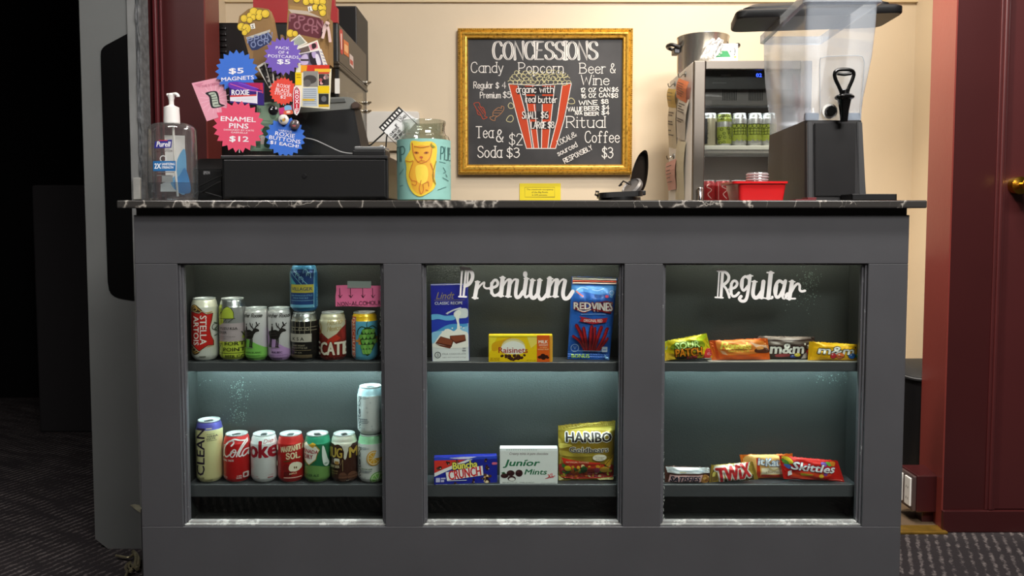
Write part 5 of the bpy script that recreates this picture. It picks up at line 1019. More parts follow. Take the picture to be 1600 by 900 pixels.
# tip jar
yj_ = .105; Rj = .0672; loc = Vector((W(660.5, 270, yj_ - .03).x, yj_, CT1)); zj = lambda py: W(660, py, yj_ - .03).z - CT1
t = thing('tip_jar', 'glass tip jar wrapped in teal paper with a yellow cat drawing', 'jar', loc)
s_ = Rj / 42.5
pr = [(0, .003), (Rj - .006, .0), (Rj, .006), (Rj, zj(221)), (Rj - .002, zj(217.5)), (40.5 * s_, zj(216)), (39.5 * s_, zj(212)), (35 * s_, zj(209)), (33.5 * s_, zj(204)), (33.5 * s_, zj(195)), (34.6 * s_, zj(193)), (35 * s_, zj(189)), (34.2 * s_, zj(187)), (32.6 * s_, zj(188)), (31.8 * s_, zj(195)), (31.8 * s_, zj(205)), (33 * s_, zj(211)), (Rj - .004, zj(222)), (Rj - .004, .010), (0, .008)]
obj('jar_body', lathe(pr, 56), JARG, t, True)
obj('paper_wrap', lathe([(Rj + .0006, .004), (Rj + .0006, zj(218.5)), (Rj + .0002, zj(218.5)), (Rj + .0002, .004), (Rj + .0006, .004)], 56), pm('teal_paper', '8ec2b8', .65, var=(18, .1), bump=(25, .3)), t, True)
def jmap(px, py, off):
    p = W(px, py, yj_ - .05) - loc; r = Rj + .0007 + off; x = min(max(p.x, -r * .985), r * .985); return (x, -sqrt(r * r - x * x), min(max(p.z, .004), zj(218.5)))
a = Art(560, 160, 5.625); k_ = '3f6a66'
a.hand(k_, 'TIP', 300, 415, 522, 130, 8, -3).hand(k_, 'PLEASE', 722, 900, 500, 112, 8, 2)
for p in ([(355, 630), (398, 585)], [(358, 735), (390, 730)], [(712, 522), (760, 530)], [(745, 570), (765, 610), (745, 620)], [(765, 630), (775, 650)], [(740, 660), (785, 685)], [(700, 770), (765, 742)]): a.line('4f7a78', p, 5)
a.poly('e8c83a', [(472, 346), (560, 352), (648, 350), (692, 392), (686, 520), (676, 660), (684, 720), (660, 770), (600, 812), (545, 828), (490, 800), (445, 730), (424, 640), (426, 560), (414, 505), (438, 460), (462, 420)], True)
a.poly('e5ab35', [(480, 360), (505, 388), (560, 380), (620, 388), (650, 362), (652, 440), (640, 520), (660, 560), (660, 680), (640, 760), (560, 810), (500, 780), (470, 720), (462, 640), (480, 560), (500, 500), (480, 430)], True).poly('efd04a', [(520, 560), (600, 560), (620, 640), (590, 720), (530, 700), (510, 620)], True)
o_ = 'c9722e'
for x in (518, 604): a.ell('b8642a', x, 448, 22, 11, 8 if x < 560 else -8).ell('5a3a1c', x, 448, 9, 7)
a.poly('c05a34', [(545, 485), (560, 478), (576, 486), (562, 500)], True)
for p in ([(562, 500), (560, 515), (540, 522)], [(562, 515), (590, 520)], [(480, 362), (486, 420), (500, 480), (540, 532), (590, 530), (630, 500), (648, 440), (650, 362)], [(420, 515), (460, 525), (490, 520), (470, 580), (455, 650), (480, 690)], [(480, 690), (520, 700), (510, 730), (480, 720)], [(640, 540), (668, 620), (664, 700)], [(560, 690), (545, 760), (560, 805), (580, 770), (575, 720)], [(580, 720), (620, 700), (625, 740)], [(600, 770), (620, 775)], [(500, 390), (560, 400), (630, 388)]): a.line(o_, p, 6, True)
a.poly('8a8a2e', [(640, 365), (682, 395), (660, 405), (645, 390)]).line('9a8a2a', [(688, 520), (660, 640), (684, 720)], 8, True)
a.build('wrap_drawing', t, jmap, P_INK, 3.5, .0003)

# drinks dispenser
yf = .10
def quadring(z, FL, FR, BL, BR, r): return rquad([FL, FR, BR, BL], r, z)
BFL, BFR = W(1258.5, 188, yf), W(1348, 188, yf); zb_ = BFL.z
BBL = W(1201, 211, .47); wb = (BFR.x - BFL.x)
base_top = [(BFL.x, yf), (BFR.x, yf), (BBL.x + wb * .97, .47), (BBL.x, .47)]
GFL, GFR = W(1259, 310, yf - .004), W(1356, 310, yf - .004); GBL = W(1196, 320, .48)
base_bot = [(GFL.x, yf - .004), (GFR.x, yf - .004), (GBL.x + (GFR.x - GFL.x), .48), (GBL.x, .48)]
cen = Vector(((BFL.x + BFR.x) / 2, .28, CT1)); L2_ = lambda C: [(p[0] - cen.x, p[1] - cen.y) for p in C]
t = thing('drink_dispenser', 'tall translucent drink dispenser with black tap and black base', 'dispenser', cen)
DB = pm('dark_charcoal_plastic', '2b2a2b', .45, bump=(60, .15), var=(9, .12))
hb = zb_ - CT1
obj('base', loft([rquad(L2_(base_bot), .012, 0), rquad(L2_(base_top), .012, hb)]), DB, t, True)
fx = lambda px, py, y=yf: (W(px, py, y) - cen)
u0, u1 = fx(1271, 195), fx(1336, 195); v0, v1 = fx(1271, 308), fx(1334, 308)
obj('front_panel', prism([(u0.x, hb - .008), (u1.x, hb - .008), (v1.x, .012), (v0.x, .012)], yf - .28 - .008, yf - .28 + .004, None, .002), pm('black_panel', '171617', .4, var=(14, .25)), t)
for a0, a1, b0, b1 in ((1260, 1268, 1260.5, 1268), (1338, 1346, 1340, 1352)):
    obj('corner_rib', prism([(fx(a0, 190).x, hb - .004), (fx(a1, 190).x, hb - .004), (fx(b1, 308).x, .008), (fx(b0, 308).x, .008)], yf - .28 - .006, yf - .28 + .004, None, .002), pm('grey_rib', '434344', .4), t)
TANK = glass_mat('frosted_tank', 'f2f5f8', .06, .12, .5, .28, 'd3dce8')
TFL, TFR = W(1260, 4, yf - .012), W(1373, 4, yf - .012); TBL = W(1192, 66, .55); zt2 = TFL.z
top_ = [(TFL.x, yf - .012), (TFR.x, yf - .012), (TBL.x + (TFR.x - TFL.x) * .97, .55), (TBL.x, .55)]
mix = lambda A, B, k: [((1 - k) * p[0] + k * q[0], (1 - k) * p[1] + k * q[1]) for p, q in zip(A, B)]
rg = [rquad(L2_(mix(base_top, top_, k)), .014, hb + (zt2 - CT1 - hb) * j) for j, k in ((0, .0), (.1, .02), (.2, .12), (.55, .7), (.8, .92), (1, 1))]
tk = loft(rg); tk.faces.ensure_lookup_table()
bmesh.ops.delete(tk, geom=[f for f in tk.faces if len(f.verts) > 8 and f.calc_center_median().z > hb + .1], context='FACES_ONLY')
obj('tank', tk, TANK, t, True)
o_ = .009; ex = [(top_[0][0] - o_, top_[0][1] - o_), (top_[1][0] + o_, top_[1][1] - o_), (top_[2][0] + o_, top_[2][1] + o_), (top_[3][0] - o_, top_[3][1] + o_)]
zr0, zr1 = zt2 - CT1 - .004, zt2 - CT1 + .022
obj('rim', loft([rquad(L2_(top_), .014, zr0), rquad(L2_(ex), .016, zr0 + .004), rquad(L2_(ex), .016, zr1), rquad(L2_(top_), .014, zr1), rquad(L2_(top_), .014, zr0)], False), glass_mat('frosted_rim', 'dfe4ea', .08, .15, .6, .34, 'd6dbe2'), t, True)
for a0, a1 in ((1260, 1281), (1326, 1346)): obj('seat_block', prism([(fx(a0, 176).x, hb), (fx(a1, 176).x, hb), (fx(a1, 176).x, fx(a1, 176).z), (fx(a0, 176).x, fx(a0, 176).z)], yf - .28 + .003, yf - .28 + .02, None, .002), pm('blue_grey_block', '7c8794', .5), t)
# embossed window on the tank face
g = tube(cat([fx(1282, 178, yf - .003), fx(1281, 100, yf - .011), fx(1286, 90, yf - .012), fx(1300, 88, yf - .012), fx(1340, 87, yf - .012), fx(1349, 92, yf - .012), fx(1350, 110, yf - .011), fx(1344, 178, yf - .003)], 5), .0012, 6)
obj('embossed_line', g, glass_mat('frosted_line', 'f0f2f4', .2, .2, .6, .4, 'e6eaee'), t, True)
# tap
yt = yf - .028; c0 = fx(1302, 172, yt); TAP = pm('glossy_black_tap', '080808', .15, coat=.4)
g = lathe([(0, 0), (.011, 0), (.013, .004), (.013, .02), (.009, .024), (.009, .04), (0, .04)], 24)
g.transform(Matrix.Translation((c0.x, c0.y + .008, c0.z)) @ Matrix.Rotation(-pi / 2, 4, 'X')); sp = obj('tap', g, TAP, t, True)
wsh = lathe([(.012, 0), (.019, 0), (.019, .003), (.012, .003)], 24); wsh.transform(Matrix.Translation((c0.x, c0.y + .021, c0.z)) @ Matrix.Rotation(-pi / 2, 4, 'X')); obj('washer', wsh, pm('white_washer', 'd8d6d2', .4), sp, True)
pz = lambda py: fx(1319, py, yt).z; cx_ = fx(1319.5, 150, yt).x
obj('spout', lathe([(0, pz(190)), (.0085, pz(190)), (.0115, pz(172)), (.016, pz(156)), (.0225, pz(154)), (.0235, pz(151)), (.019, pz(148)), (.010, pz(147)), (.009, pz(141)), (0, pz(141))], 28, (cx_, c0.y, 0)), TAP, sp, True)
hb_ = [fx(1315, 146, yt), fx(1312, 138, yt), fx(1305.5, 124, yt), fx(1304, 115, yt), fx(1308, 110, yt), fx(1319, 108.5, yt), fx(1330, 110, yt), fx(1334, 115, yt), fx(1332, 124, yt), fx(1326, 138, yt), fx(1324, 146, yt)]
g = tube(cat(hb_, 5), [.0045] * 51, 10); tube([fx(1308, 115, yt), fx(1319, 116.5, yt), fx(1330, 115, yt)], .004, 10, g); box(g, cx_ - .008, cx_ + .008, c0.y - .004, c0.y + .004, pz(148), pz(139), .002)
obj('lever', g, TAP, sp, True)
# lid lying crosswise on the rim
zl = CT1 + zr1
loc = Vector((.86, .40, zl)); t = thing('dispenser_lid', 'black plastic lid lying crosswise on top of the drink dispenser', 'lid', loc)
LC = [(W(1147, 37, .36).x, .33), (W(1404, 25, .30).x, .27), (W(1404, 25, .30).x + .01, .44), (W(1147, 37, .36).x + .03, .50)]
LC = [(p[0] - loc.x, p[1] - loc.y) for p in LC]; sh_ = lambda C, d: [(p[0] + (d if i in (0, 3) else -d), p[1] + (d if i in (0, 1) else -d)) for i, p in enumerate(C)]
obj('lid_plate', loft([rquad(LC, .03, 0), rquad(sh_(LC, -.003), .03, .004), rquad(sh_(LC, -.003), .03, .02), rquad(sh_(LC, .004), .03, .026)]), BLACKPL, t, True)
mc = sh_(LC, .022); mc2 = sh_(LC, .05)
obj('lid_crown', loft([rquad(mc, .03, .026), rquad(mc, .03, .036), rquad(mc2, .03, .052)]), BLACKPL, t, True)
obj('lid_grip', bx(-.04, .04, -.02, .04, .050, .066, .006), BLACKPL, t)

# red basket and lids
yb_ = .06; loc = Vector((W(1191, 305, yb_).x, yb_ + .06, CT1)); q = lambda px, py, y=yb_: W(px, py, y) - loc
t = thing('plastic_basket', 'small bright red plastic tub beside the drink dispenser', 'basket', loc)
REDP = pm('red_plastic', 'd81f22', .3, coat=.2); hr = q(1190, 286).z
bt = [(q(1156, 310).x, -.055), (q(1226, 310).x, -.055), (q(1226, 310).x - .006, .06), (q(1156, 310).x + .006, .06)]
tp = [(q(1154, 286).x, -.062), (q(1229.5, 286).x, -.062), (q(1229.5, 286).x, .066), (q(1154, 286).x, .066)]
i_ = lambda C, d: [(p[0] + (d if i in (0, 3) else -d), p[1] + (d if i in (0, 1) else -d)) for i, p in enumerate(C)]
obj('tub', loft([rquad(bt, .01, 0), rquad(tp, .012, hr), rquad(i_(tp, .0025), .012, hr), rquad(i_(bt, .0025), .01, .003)]), REDP, t, True)
rm = i_(tp, -.004); rm[0] = (rm[0][0] - .010, rm[0][1]); rm[3] = (rm[3][0] - .010, rm[3][1])
obj('rim', loft([rquad(i_(tp, .001), .012, hr - .002), rquad(rm, .014, hr - .001), rquad(rm, .014, hr + .004), rquad(i_(tp, .002), .012, hr + .004), rquad(i_(tp, .001), .012, hr - .002)], False), REDP, t, True)
LIDM = glass_mat('clear_lid_plastic', 'f2eeee', .2, .1, .8, .3, 'e6dede')
for k in range(6):
    zz = loc.z + hr - .012 + k * .0068; cxl = W(1183, 275, yb_ + .06).x
    o = thing('drink_lid_disc', 'clear plastic cup lid in the stack in the red tub, ' + ('lowest', 'second from below', 'third from below', 'third from the top', 'second from the top', 'topmost')[k], 'lid', (cxl + random.uniform(-.0007, .0007), yb_ + .06, zz), (0, 0, 0), 'stacked cup lids in the red tub')
    obj('dome', lathe([(0, .0066), (.0262, .0066), (.027, .003), (.0276, .0022), (.0278, .001), (.0274, 0), (.026, 0), (.0255, .0045), (0, .0058)], 32), LIDM, o, True)
    obj('rim_ring', lathe([(.0278, .0012), (.0284, .0022), (.0281, .003), (.0275, .002), (.0278, .0012)], 32), pm('milky_rim', 'd9cfcf', .3), o, True)
loc = Vector((W(1366, 308, .03).x, .06, CT1)); t = thing('drip_tray', 'flat black tray in front of the drink dispenser', 'tray', loc)
w2 = (W(1400, 308, .03).x - W(1329, 308, .03).x) / 2; th_ = W(1366, 303, .03).z - CT1
g = bmesh.new(); box(g, -w2, w2, -.03, .034, 0, .003); box(g, -w2, w2, -.03, -.026, 0, th_, .001); box(g, -w2, w2, .030, .034, 0, th_, .001); box(g, -w2, -w2 + .004, -.03, .034, 0, th_, .001); box(g, w2 - .004, w2, -.03, .034, 0, th_, .001)
obj('tray_body', g, BLACKPL, t)
g = bmesh.new()
for k in range(7): box(g, -w2 + .006, w2 - .006, -.022 + k * .008, -.019 + k * .008, th_ - .004, th_ - .002)
obj('grate', g, BLACKSAT, t)
loc = Vector((W(1259, 309, .04).x, .05, CT1)); t = thing('red_card', 'thin dark red folder lying at the foot of the dispenser', 'folder', loc)
g = bmesh.new(); box(g, W(1243, 309, .04).x - loc.x, W(1275, 309, .04).x - loc.x, -.012, .03, 0, .004, .0005); obj('cover', g, pm('dark_red_card', '6a1f24', .5), t)
g = bx(W(1262, 309, .04).x - loc.x, W(1276, 309, .04).x - loc.x, -.010, .03, .0042, .0085, .0005); obj('flap', g, pm('dark_red_card', '6a1f24', .5), t)
# ------------------------------------------------------------------ merchandise on the cash drawer
def burst(label, cx, cy, r, n, col, y, texts, inner=.80, cut=None, rot=0):
    c = W(cx, cy, y); s = 1 / S(y); zb = max(zt_, c.z - r * s); loc = Vector((c.x, y, zb))
    t = thing('price_tag', label, 'sign', loc); pts = []
    for k in range(2 * n):
        a = pi * k / n + rot; q = r * s * (1 if k % 2 == 0 else inner); z = c.z - loc.z + q * sin(a)
        pts.append((q * cos(a), max(z, 0)))
    P = []
    for p in pts:
        if not P or (Vector(p) - Vector(P[-1])).length > 1e-5: P.append(p)
    obj('card', prism(P, -.0006, .0006), pm('card_' + col, col, .5), t)
    a = Art()
    for tx, x0, y0, x1, y1, b in texts:
        hh_ = max(.6 * (y1 - y0), (y1 - y0) - (x1 - x0) * sin(R(abs(b[1]))) * .5) / 2; ym_ = (y0 + y1) / 2; y0, y1 = ym_ - hh_, ym_ + hh_
        a.text('f2f0f4', tx, x0, y0, x1, y1, b[0], rot=b[1])
    a.build('lettering', t, flatmap(loc, y), P_INK, None, .0008)
    obj('pick', bx(-.0012, .0012, .0008, .002, 0, max(c.z - loc.z, .01)), pm('clear_stick', 'c8c8c8', .3), t)
    return t
ya = .165
loc = Vector((W(425, 243, ya).x, ya, zt_)); t = thing('acrylic_stand', 'clear acrylic stand holding the cards and tags on the cash drawer', 'stand', loc)
xa_, xb2 = W(356, 200, ya).x - loc.x, W(500, 200, ya).x - loc.x; ha = W(425, 112, ya).z - zt_
obj('panel', bx(xa_, xb2, 0, .003, .003, ha, .001, 1), glass_mat('acrylic', 'f6f8f7', .025, .03, .3), t)
obj('foot', bx(xa_, xb2, -.05, .02, 0, .003, .001, 1), glass_mat('acrylic', 'f6f8f7', .025, .03, .3), t)
o = obj('ledge', bx(W(383, 238, ya).x - loc.x, W(432, 238, ya).x - loc.x, -.014, 0, .002, .007), pm('cream_edge', 'd9d6c4', .5), t)
def card(name, label, q, y, col, art, catg='card', th=.0012):
    P = [W(p[0], p[1], y) for p in q]; loc = Vector((sum(p.x for p in P) / 4, y, min(p.z for p in P)))
    t = thing(name, label, catg, loc)
    obj('sheet', prism([(p.x - loc.x, p.z - loc.z) for p in P], 0, th), pm('sheet_' + col, col, .45), t)
    art.build('printed_face', t, flatmap(loc, y), P_GLOSS, None, .0003)
    return t
# bank-note green cards
rr = random.Random(2)
a = Art(400, 120, 6.923); a.poly('9fc0a4', [(10, 290), (160, 270), (240, 330), (240, 480), (160, 515), (20, 500)]).ell('6f8f78', 185, 400, 40, 60).ell('c9d8c4', 190, 380, 20, 26).line('5f7f68', [(20, 330), (20, 480)], 8).line('6f9a80', [(40, 310), (140, 300)], 8).line('6f9a80', [(40, 470), (150, 480)], 8).text('5a7f64', '20', 16, 340, 56, 390, .03)
card('green_card', 'pale green bank-note patterned card behind the purple magnet', [(401, 163), (436, 159), (438, 192), (402, 194)], ya - .004, '8fb098', a)
a = Art(400, 120, 6.923); a.poly('8fb09a', [(-20, 520), (150, 515), (165, 780), (-30, 780)]).poly('3f5a4a', [(90, 540), (150, 560), (120, 640), (60, 620)], True).poly('d9c8c0', [(50, 650), (90, 640), (100, 720), (40, 720)], True).poly('2f4a3e', [(100, 660), (150, 640), (150, 760), (90, 750)], True).poly('5a7a64', [(0, 680), (50, 660), (50, 770), (0, 770)])
card('green_card', 'green patterned card showing between the pink and blue tags', [(393, 193), (423, 193), (425, 236), (391, 236)], ya - .006, '7f9f8a', a)
# photograph cards on the left
for lab, q, y in (('dark photo card with white border, leftmost under the purple tag', [(401, 104), (412, 97.5), (431, 132), (421, 138)], .150), ('second dark photo card with white border under the purple tag', [(412, 97), (424, 99), (434, 134), (424, 136)], .147), ('third dark photo card half hidden under the purple tag', [(424, 104), (440, 106), (442, 136), (428, 136)], .144)):
    a = Art(); c = (sum(p[0] for p in q) / 4, sum(p[1] for p in q) / 4); a.poly('2a2625', [(c[0] + (p[0] - c[0]) * .72, c[1] + (p[1] - c[1]) * .88) for p in q])
    for k in range(7): u, v = rr.uniform(-.25, .25), rr.uniform(-.35, .35); a.ell(('8a8480', '5a5450', 'c9c4be', '3a3634')[k % 4], c[0] + u * 10 + v * 16, c[1] + v * 30, rr.uniform(1, 2.6), rr.uniform(1, 3.4))
    card('photo_card', lab, q, y, 'e2ddd2', a)
# postcards on the right
Z = (360, 0, 6.925)
a = Art(*Z); a.poly('aeb3a6', [(670, 440), (745, 385), (815, 462), (715, 505)])
for k in range(6): a.line('6f766c', [(690 + k * 14, 440 - k * 8), (740 + k * 12, 492 - k * 6)], 4)
card('postcard', 'small grey-green postcard above the purple tag', [(454, 64), (468, 53.5), (480.5, 67), (462, 75.5)], .150, 'e6e2d2', a)
a = Art(*Z); a.poly('6a5a54', [(735, 530), (845, 495), (865, 560), (760, 600)]).poly('d98a98', [(848, 490), (935, 450), (950, 520), (872, 548)]).poly('3a2c2c', [(880, 480), (920, 470), (930, 510), (890, 530)], True).poly('e2c8d4', [(870, 560), (970, 530), (985, 580), (900, 600)])
card('postcard', 'pink and brown postcard tilted right of the purple tag', [(460, 76), (496, 62.5), (507, 98), (468, 104)], .147, 'e6e0d4', a)
a = Art(*Z); a.poly('6a5f78', [(755, 585), (960, 548), (1005, 705), (760, 700)]).poly('c9b8d8', [(770, 610), (830, 590), (840, 690), (760, 690)], True).poly('2f2830', [(850, 590), (900, 570), (960, 680), (880, 700)], True).poly('b8a4cc', [(880, 570), (925, 565), (930, 620), (895, 625)], True).poly('e0d8e4', [(920, 600), (950, 590), (980, 690), (940, 700)], True).rect('3f3640', 760, 640, 850, 660)
for k in range(5): a.line('8a86a0', [(975 + k * 12, 560 + k * 34), (996 + k * 12, 566 + k * 34)], 8)
card('postcard', 'purple toned postcard overlapping the pink one', [(466, 84), (502, 76.5), (513.5, 107), (466, 103)], .144, 'e8e2da', a)
a = Art(330, 0, 3.463)
a.rect('cf3a2c', 485, 352, 640, 392).poly('e8a02c', [(485, 352), (520, 355), (515, 392), (485, 388)]).rect('e8b83a', 560, 372, 645, 390).rect('8f8c86', 498, 385, 578, 470).ell('4a4644', 535, 430, 36, 24).ell('6a6664', 520, 450, 20, 20).rect('b8c0c8', 495, 475, 575, 575)
for k in range(8): a.rect('8a94a0', 500, 482 + k * 11, 568, 486 + k * 11)
a.rect('d9b02c', 495, 535, 560, 545).rect('c84a3a', 580, 390, 640, 400).rect('3f3636', 582, 402, 638, 462)
for k in range(8): a.ell(('b05a5a', '8a7a76', 'd9a0a0', '2a2222')[k % 4], rr.uniform(588, 632), rr.uniform(408, 455), 9, 9)
a.rect('e8c41c', 578, 465, 640, 505).rect('e8c41c', 455, 392, 490, 460).rect('a88a1c', 462, 402, 484, 408).rect('a88a1c', 462, 416, 484, 422).rect('2c2c2e', 582, 508, 636, 565).ell('6a6c70', 610, 535, 14, 16).rect('d9b02c', 582, 566, 638, 578)
card('newspaper_card', 'large collage card with yellow, red and grey panels', [(463, 100.5), (518, 107.5), (515, 170.5), (459, 166)], .138, 'e9e2c4', a)
# paper popcorn bags
def popbag(label, poly, y, th, art, side=None):
    P = [W(p[0], p[1], y) for p in poly]; loc = Vector((sum(p.x for p in P) / len(P), y, min(p.z for p in P))); t = thing('popcorn_bag', label, 'paper bag', loc)
    F_ = [(p.x - loc.x, p.z - loc.z) for p in P]; g = prism(F_, 0, th)
    obj('bag', g, pm('kraft_paper', '8b6a40', .75, var=(16, .12), bump=(30, .5)), t)
    # gusset folds down the sides
    xs_ = [f[0] for f in F_]; obj('gusset', bx(max(xs_) - .004, max(xs_) + .001, .004, th * .9, .004, max(f[1] for f in F_) * .62), pm('kraft_shadow_fold', '86673e', .8), t)
    art.build('printed_front', t, flatmap(loc, y), P_INK, None, .0004); return t, loc
def kernels(A, L_):
    for x, y, r in L_: A.ell('5a4a14', x, y, r + 5).ell('d8b52c', x, y, r)
    for x, y, r in L_: A.ell('e2c23a', x - r * .2, y - r * .2, r * .6)
def zig(A, x0, y0, x1, y1, h, col):
    for k, ch in enumerate('POPCORN'):
        f = (k + .5) / 7; x = x0 + (x1 - x0) * f; y = y0 + (y1 - y0) * f + (h * .3 if k % 2 else -h * .3)
        A.hand(col, ch, x - h * .26, x + h * .26, y + h * .35, h * .62, h * .14)
a = Art(*Z); a.poly('765834', [(240, 690), (280, 740), (470, 720), (460, 480), (250, 540)]).poly('1d2c58', [(180, 440), (205, 420), (400, 345), (430, 360), (450, 430), (420, 470), (290, 540), (235, 545), (215, 520)]).poly('b8b4a8', [(170, 405), (430, 320), (432, 345), (180, 430)]); zig(a, 195, 465, 445, 400, 92, '7883a6')
a.poly('e8e4da', [(214, 262), (262, 252), (270, 308), (222, 316)]).text('2a2624', 'S', 230, 268, 256, 306, .03); kernels(a, [(150, 200, 38), (120, 290, 42), (170, 310, 50), (215, 170, 36), (255, 130, 46), (320, 145, 40), (380, 150, 42), (250, 190, 30), (310, 185, 34), (210, 220, 30), (155, 355, 28)]); a.ring('5a4a14', 150, 300, 22, 22, 6, 14, 0, 260)
popbag('small brown popcorn bag with blue ticket print', [(371, 40), (374, 25), (388, 14), (402, 11.5), (419, 14), (424, 27), (441, 122), (399, 122), (380, 54)], .185, .03, a)
a = Art(*Z); a.poly('8f6c3c', [(630, 40), (1000, 60), (1045, 0), (1050, 500), (1060, 700), (620, 700), (615, 200)]).poly('a07e48', [(640, 60), (830, 80), (830, 120), (640, 110)]).poly('5a1c28', [(640, 155), (680, 142), (960, 195), (1010, 240), (1005, 370), (960, 420), (660, 355), (625, 330), (632, 190)]).poly('b8a898', [(625, 100), (830, 120), (1000, 200), (830, 160), (660, 140)]); zig(a, 650, 215, 990, 300, 118, '8f5a64')
a.poly('e8e4da', [(836, 74), (880, 66), (892, 118), (846, 126)]).text('2a2624', 'L', 852, 80, 878, 116, .03); kernels(a, [(820, 20, 36), (880, 10, 30), (940, 10, 40), (1000, 20, 34), (920, 80, 34), (990, 90, 46), (1000, 140, 34), (720, -10, 36), (650, 360, 40), (700, 365, 30)]); a.ring('5a4a14', 975, 85, 26, 30, 8, 14, 40, 330)
bt_, bl = popbag('large brown popcorn bag with red ticket print', [(449.5, -18), (514, -18), (511, 20), (513.5, 104), (450, 104), (447, 58), (450, 14)], .200, .04, a)
rb = thing('ribbon', 'pale pink ribbon tied at the corner of the large popcorn bag', 'ribbon', W(509, 69, .192))
l_ = Vector(rb.location); g = bmesh.new()
for pts in ([(505, 50), (507, 40), (511, 35), (514, 38)], [(511, 37), (514, 50), (516, 66)], [(510, 38), (506, 52), (504, 60)]):
    V_ = [W(p[0], p[1], .192 - .002 * i) - l_ for i, p in enumerate(pts)]
    for p, q in zip(V_, V_[1:]): 
        d = (q - p).normalized(); n_ = Vector((d.z, 0, -d.x)) * .0035; f = [p - n_, p + n_, q + n_, q - n_]
        a0 = [g.verts.new(v) for v in f]; a1 = [g.verts.new(v + Vector((0, .0008, 0))) for v in f]; g.faces.new(a0); g.faces.new(a1[::-1])
        for i in range(4): g.faces.new((a0[i], a1[i], a1[(i + 1) % 4], a0[(i + 1) % 4]))
k_ = W(511, 36, .190) - l_; box(g, k_.x - .004, k_.x + .004, k_.y - .003, k_.y + .003, k_.z - .004, k_.z + .004, .0015)
bmesh.ops.recalc_face_normals(g, faces=g.faces); obj('bow', g, pm('pink_satin', 'd3b4ae', .4), rb)
# pin card, magnet, sticker, buttons
B4 = (290, 80, 5.292)
a = Art(*B4); a.poly('e8a3b6', [(55, 268), (318, 212), (350, 468), (178, 570)])
for k in range(16): an = k * pi / 8 + .1; a.line('f0bccb', [(240, 395), (240 + 120 * cos(an), 395 + 120 * sin(an))], 5)
a.poly('2f2f33', [(165, 345), (250, 330), (275, 370), (285, 430), (325, 450), (230, 472), (205, 440), (195, 380)], True).poly('b9c4b4', [(190, 350), (240, 340), (262, 380), (275, 440), (295, 452), (235, 460), (222, 430), (212, 372)], True).line('4a4f4a', [(205, 362), (240, 354)], 6).line('4a4f4a', [(212, 384), (252, 376)], 6).line('2f2f33', [(214, 400), (262, 396)], 5).line('4a4f4a', [(225, 420), (262, 414)], 6).line('4a4f4a', [(240, 444), (276, 438)], 6).text('c06a86', 'THE SCREEN', 130, 270, 280, 290, .02, rot=-10).poly('d88aa0', [(70, 275), (150, 258), (130, 280), (120, 300)])
card('pin_card', 'pink backing card with a film-strip enamel pin', [(299.5, 130), (350, 119), (357, 178), (323, 189.5)], .139, 'e8a3b6', a)
a = Art(*B4); a.poly('3a2a78', [(362, 258), (640, 262), (644, 446), (368, 428)]).poly('b02a5a', [(480, 262), (640, 262), (642, 330), (560, 300)]).poly('6a3ab0', [(362, 258), (480, 260), (600, 330), (440, 320), (364, 300)], True).line('d86a9a', [(370, 270), (520, 320), (640, 340)], 6).line('8a5ad0', [(440, 262), (600, 310)], 6).poly('cf4a4a', [(368, 366), (590, 356), (590, 372), (368, 380)]).poly('e6e4ec', [(368, 380), (590, 370), (592, 432), (368, 412)]).rect('e6e4ec', 588, 332, 594, 436).text('c8c4d0', 'SAN FRANCISCO', 420, 392, 560, 402).text('f4f2f6', 'ROXIE', 380, 318, 528, 364, .05).rect('c83a4a', 618, 262, 632, 320).rect('c83a4a', 634, 290, 642, 350)
card('magnet', 'purple and red printed magnet with a white band', [(358.5, 128.5), (412, 129.5), (412.5, 165), (359.5, 160.5)], .124, '33246c', a, 'magnet', .003)
burst('blue starburst price tag, upper left', 370, 112, 33.5, 20, '3a6fd0', .132, [('$5', 357.5, 106, 381, 116.5, (.06, -2)), ('MAGNETS', 346, 118.5, 397, 126.5, (.035, -4))], .82)
burst('purple starburst price tag', 442, 88, 29.5, 20, '7459b8', .132, [('PACK', 431, 72.5, 452.5, 77.5, (.01, 3)), ('OF 4', 435, 79.5, 451, 84.5, (.01, 3)), ('POSTCARDS', 419, 85.5, 467, 91.5, (.01, 3)), ('$5', 433, 92.5, 454, 101.5, (.06, 2))], .82)
burst('pink starburst price tag, largest of the tags', 373, 198, 40, 22, 'e2506f', .118, [('ENAMEL', 345, 182, 400, 190.5, (.045, 2)), ('PINS', 358, 192.5, 388.5, 201, (.045, 2)), ('DESIGNED BY KATE', 350, 201.8, 397, 205, (.0, 2)), ('GABRIELLE', 361, 205.8, 387, 208.8, (.0, 2)), ('$12', 358.5, 212.5, 389, 223, (.06, 2))], .84)
burst('small red starburst price tag', 442.5, 142.5, 21.5, 22, 'e2483a', .126, [('ROXIE', 433, 131, 453.5, 138, (.0, 8)), ('BLADE', 431, 137.5, 453, 144.5, (.0, 9)), ('STICKER', 429, 143.5, 456.5, 150.5, (.0, 9)), ('$2', 438, 149.5, 447, 155, (.02, 8))], .86)
burst('blue starburst price tag with white lettering, lower right', 446, 214, 31.5, 20, '3a6fd0', .116, [('VARIOUS', 435, 202.5, 456, 207, (.0, 8)), ('ROXIE', 430, 206, 461, 215, (.02, 9)), ('BUTTONS', 420.5, 213, 470, 223, (.02, 9)), ('$1 EACH!', 422, 221, 467, 230.5, (.05, 9))], .84)
a = Art(400, 120, 6.923); a.poly('c9283a', [(418, 130), (440, 108), (462, 130), (474, 160), (470, 340), (455, 385), (440, 400), (424, 385), (410, 340), (410, 160)], False).poly('8a8a90', [(424, 140), (440, 112), (456, 140)])
for k, ch in enumerate('ROXIE'): a.hand('f2ecee', ch, 428 if ch != 'I' else 441, 458 if ch != 'I' else 442, 184 + k * 50, 36, 9)
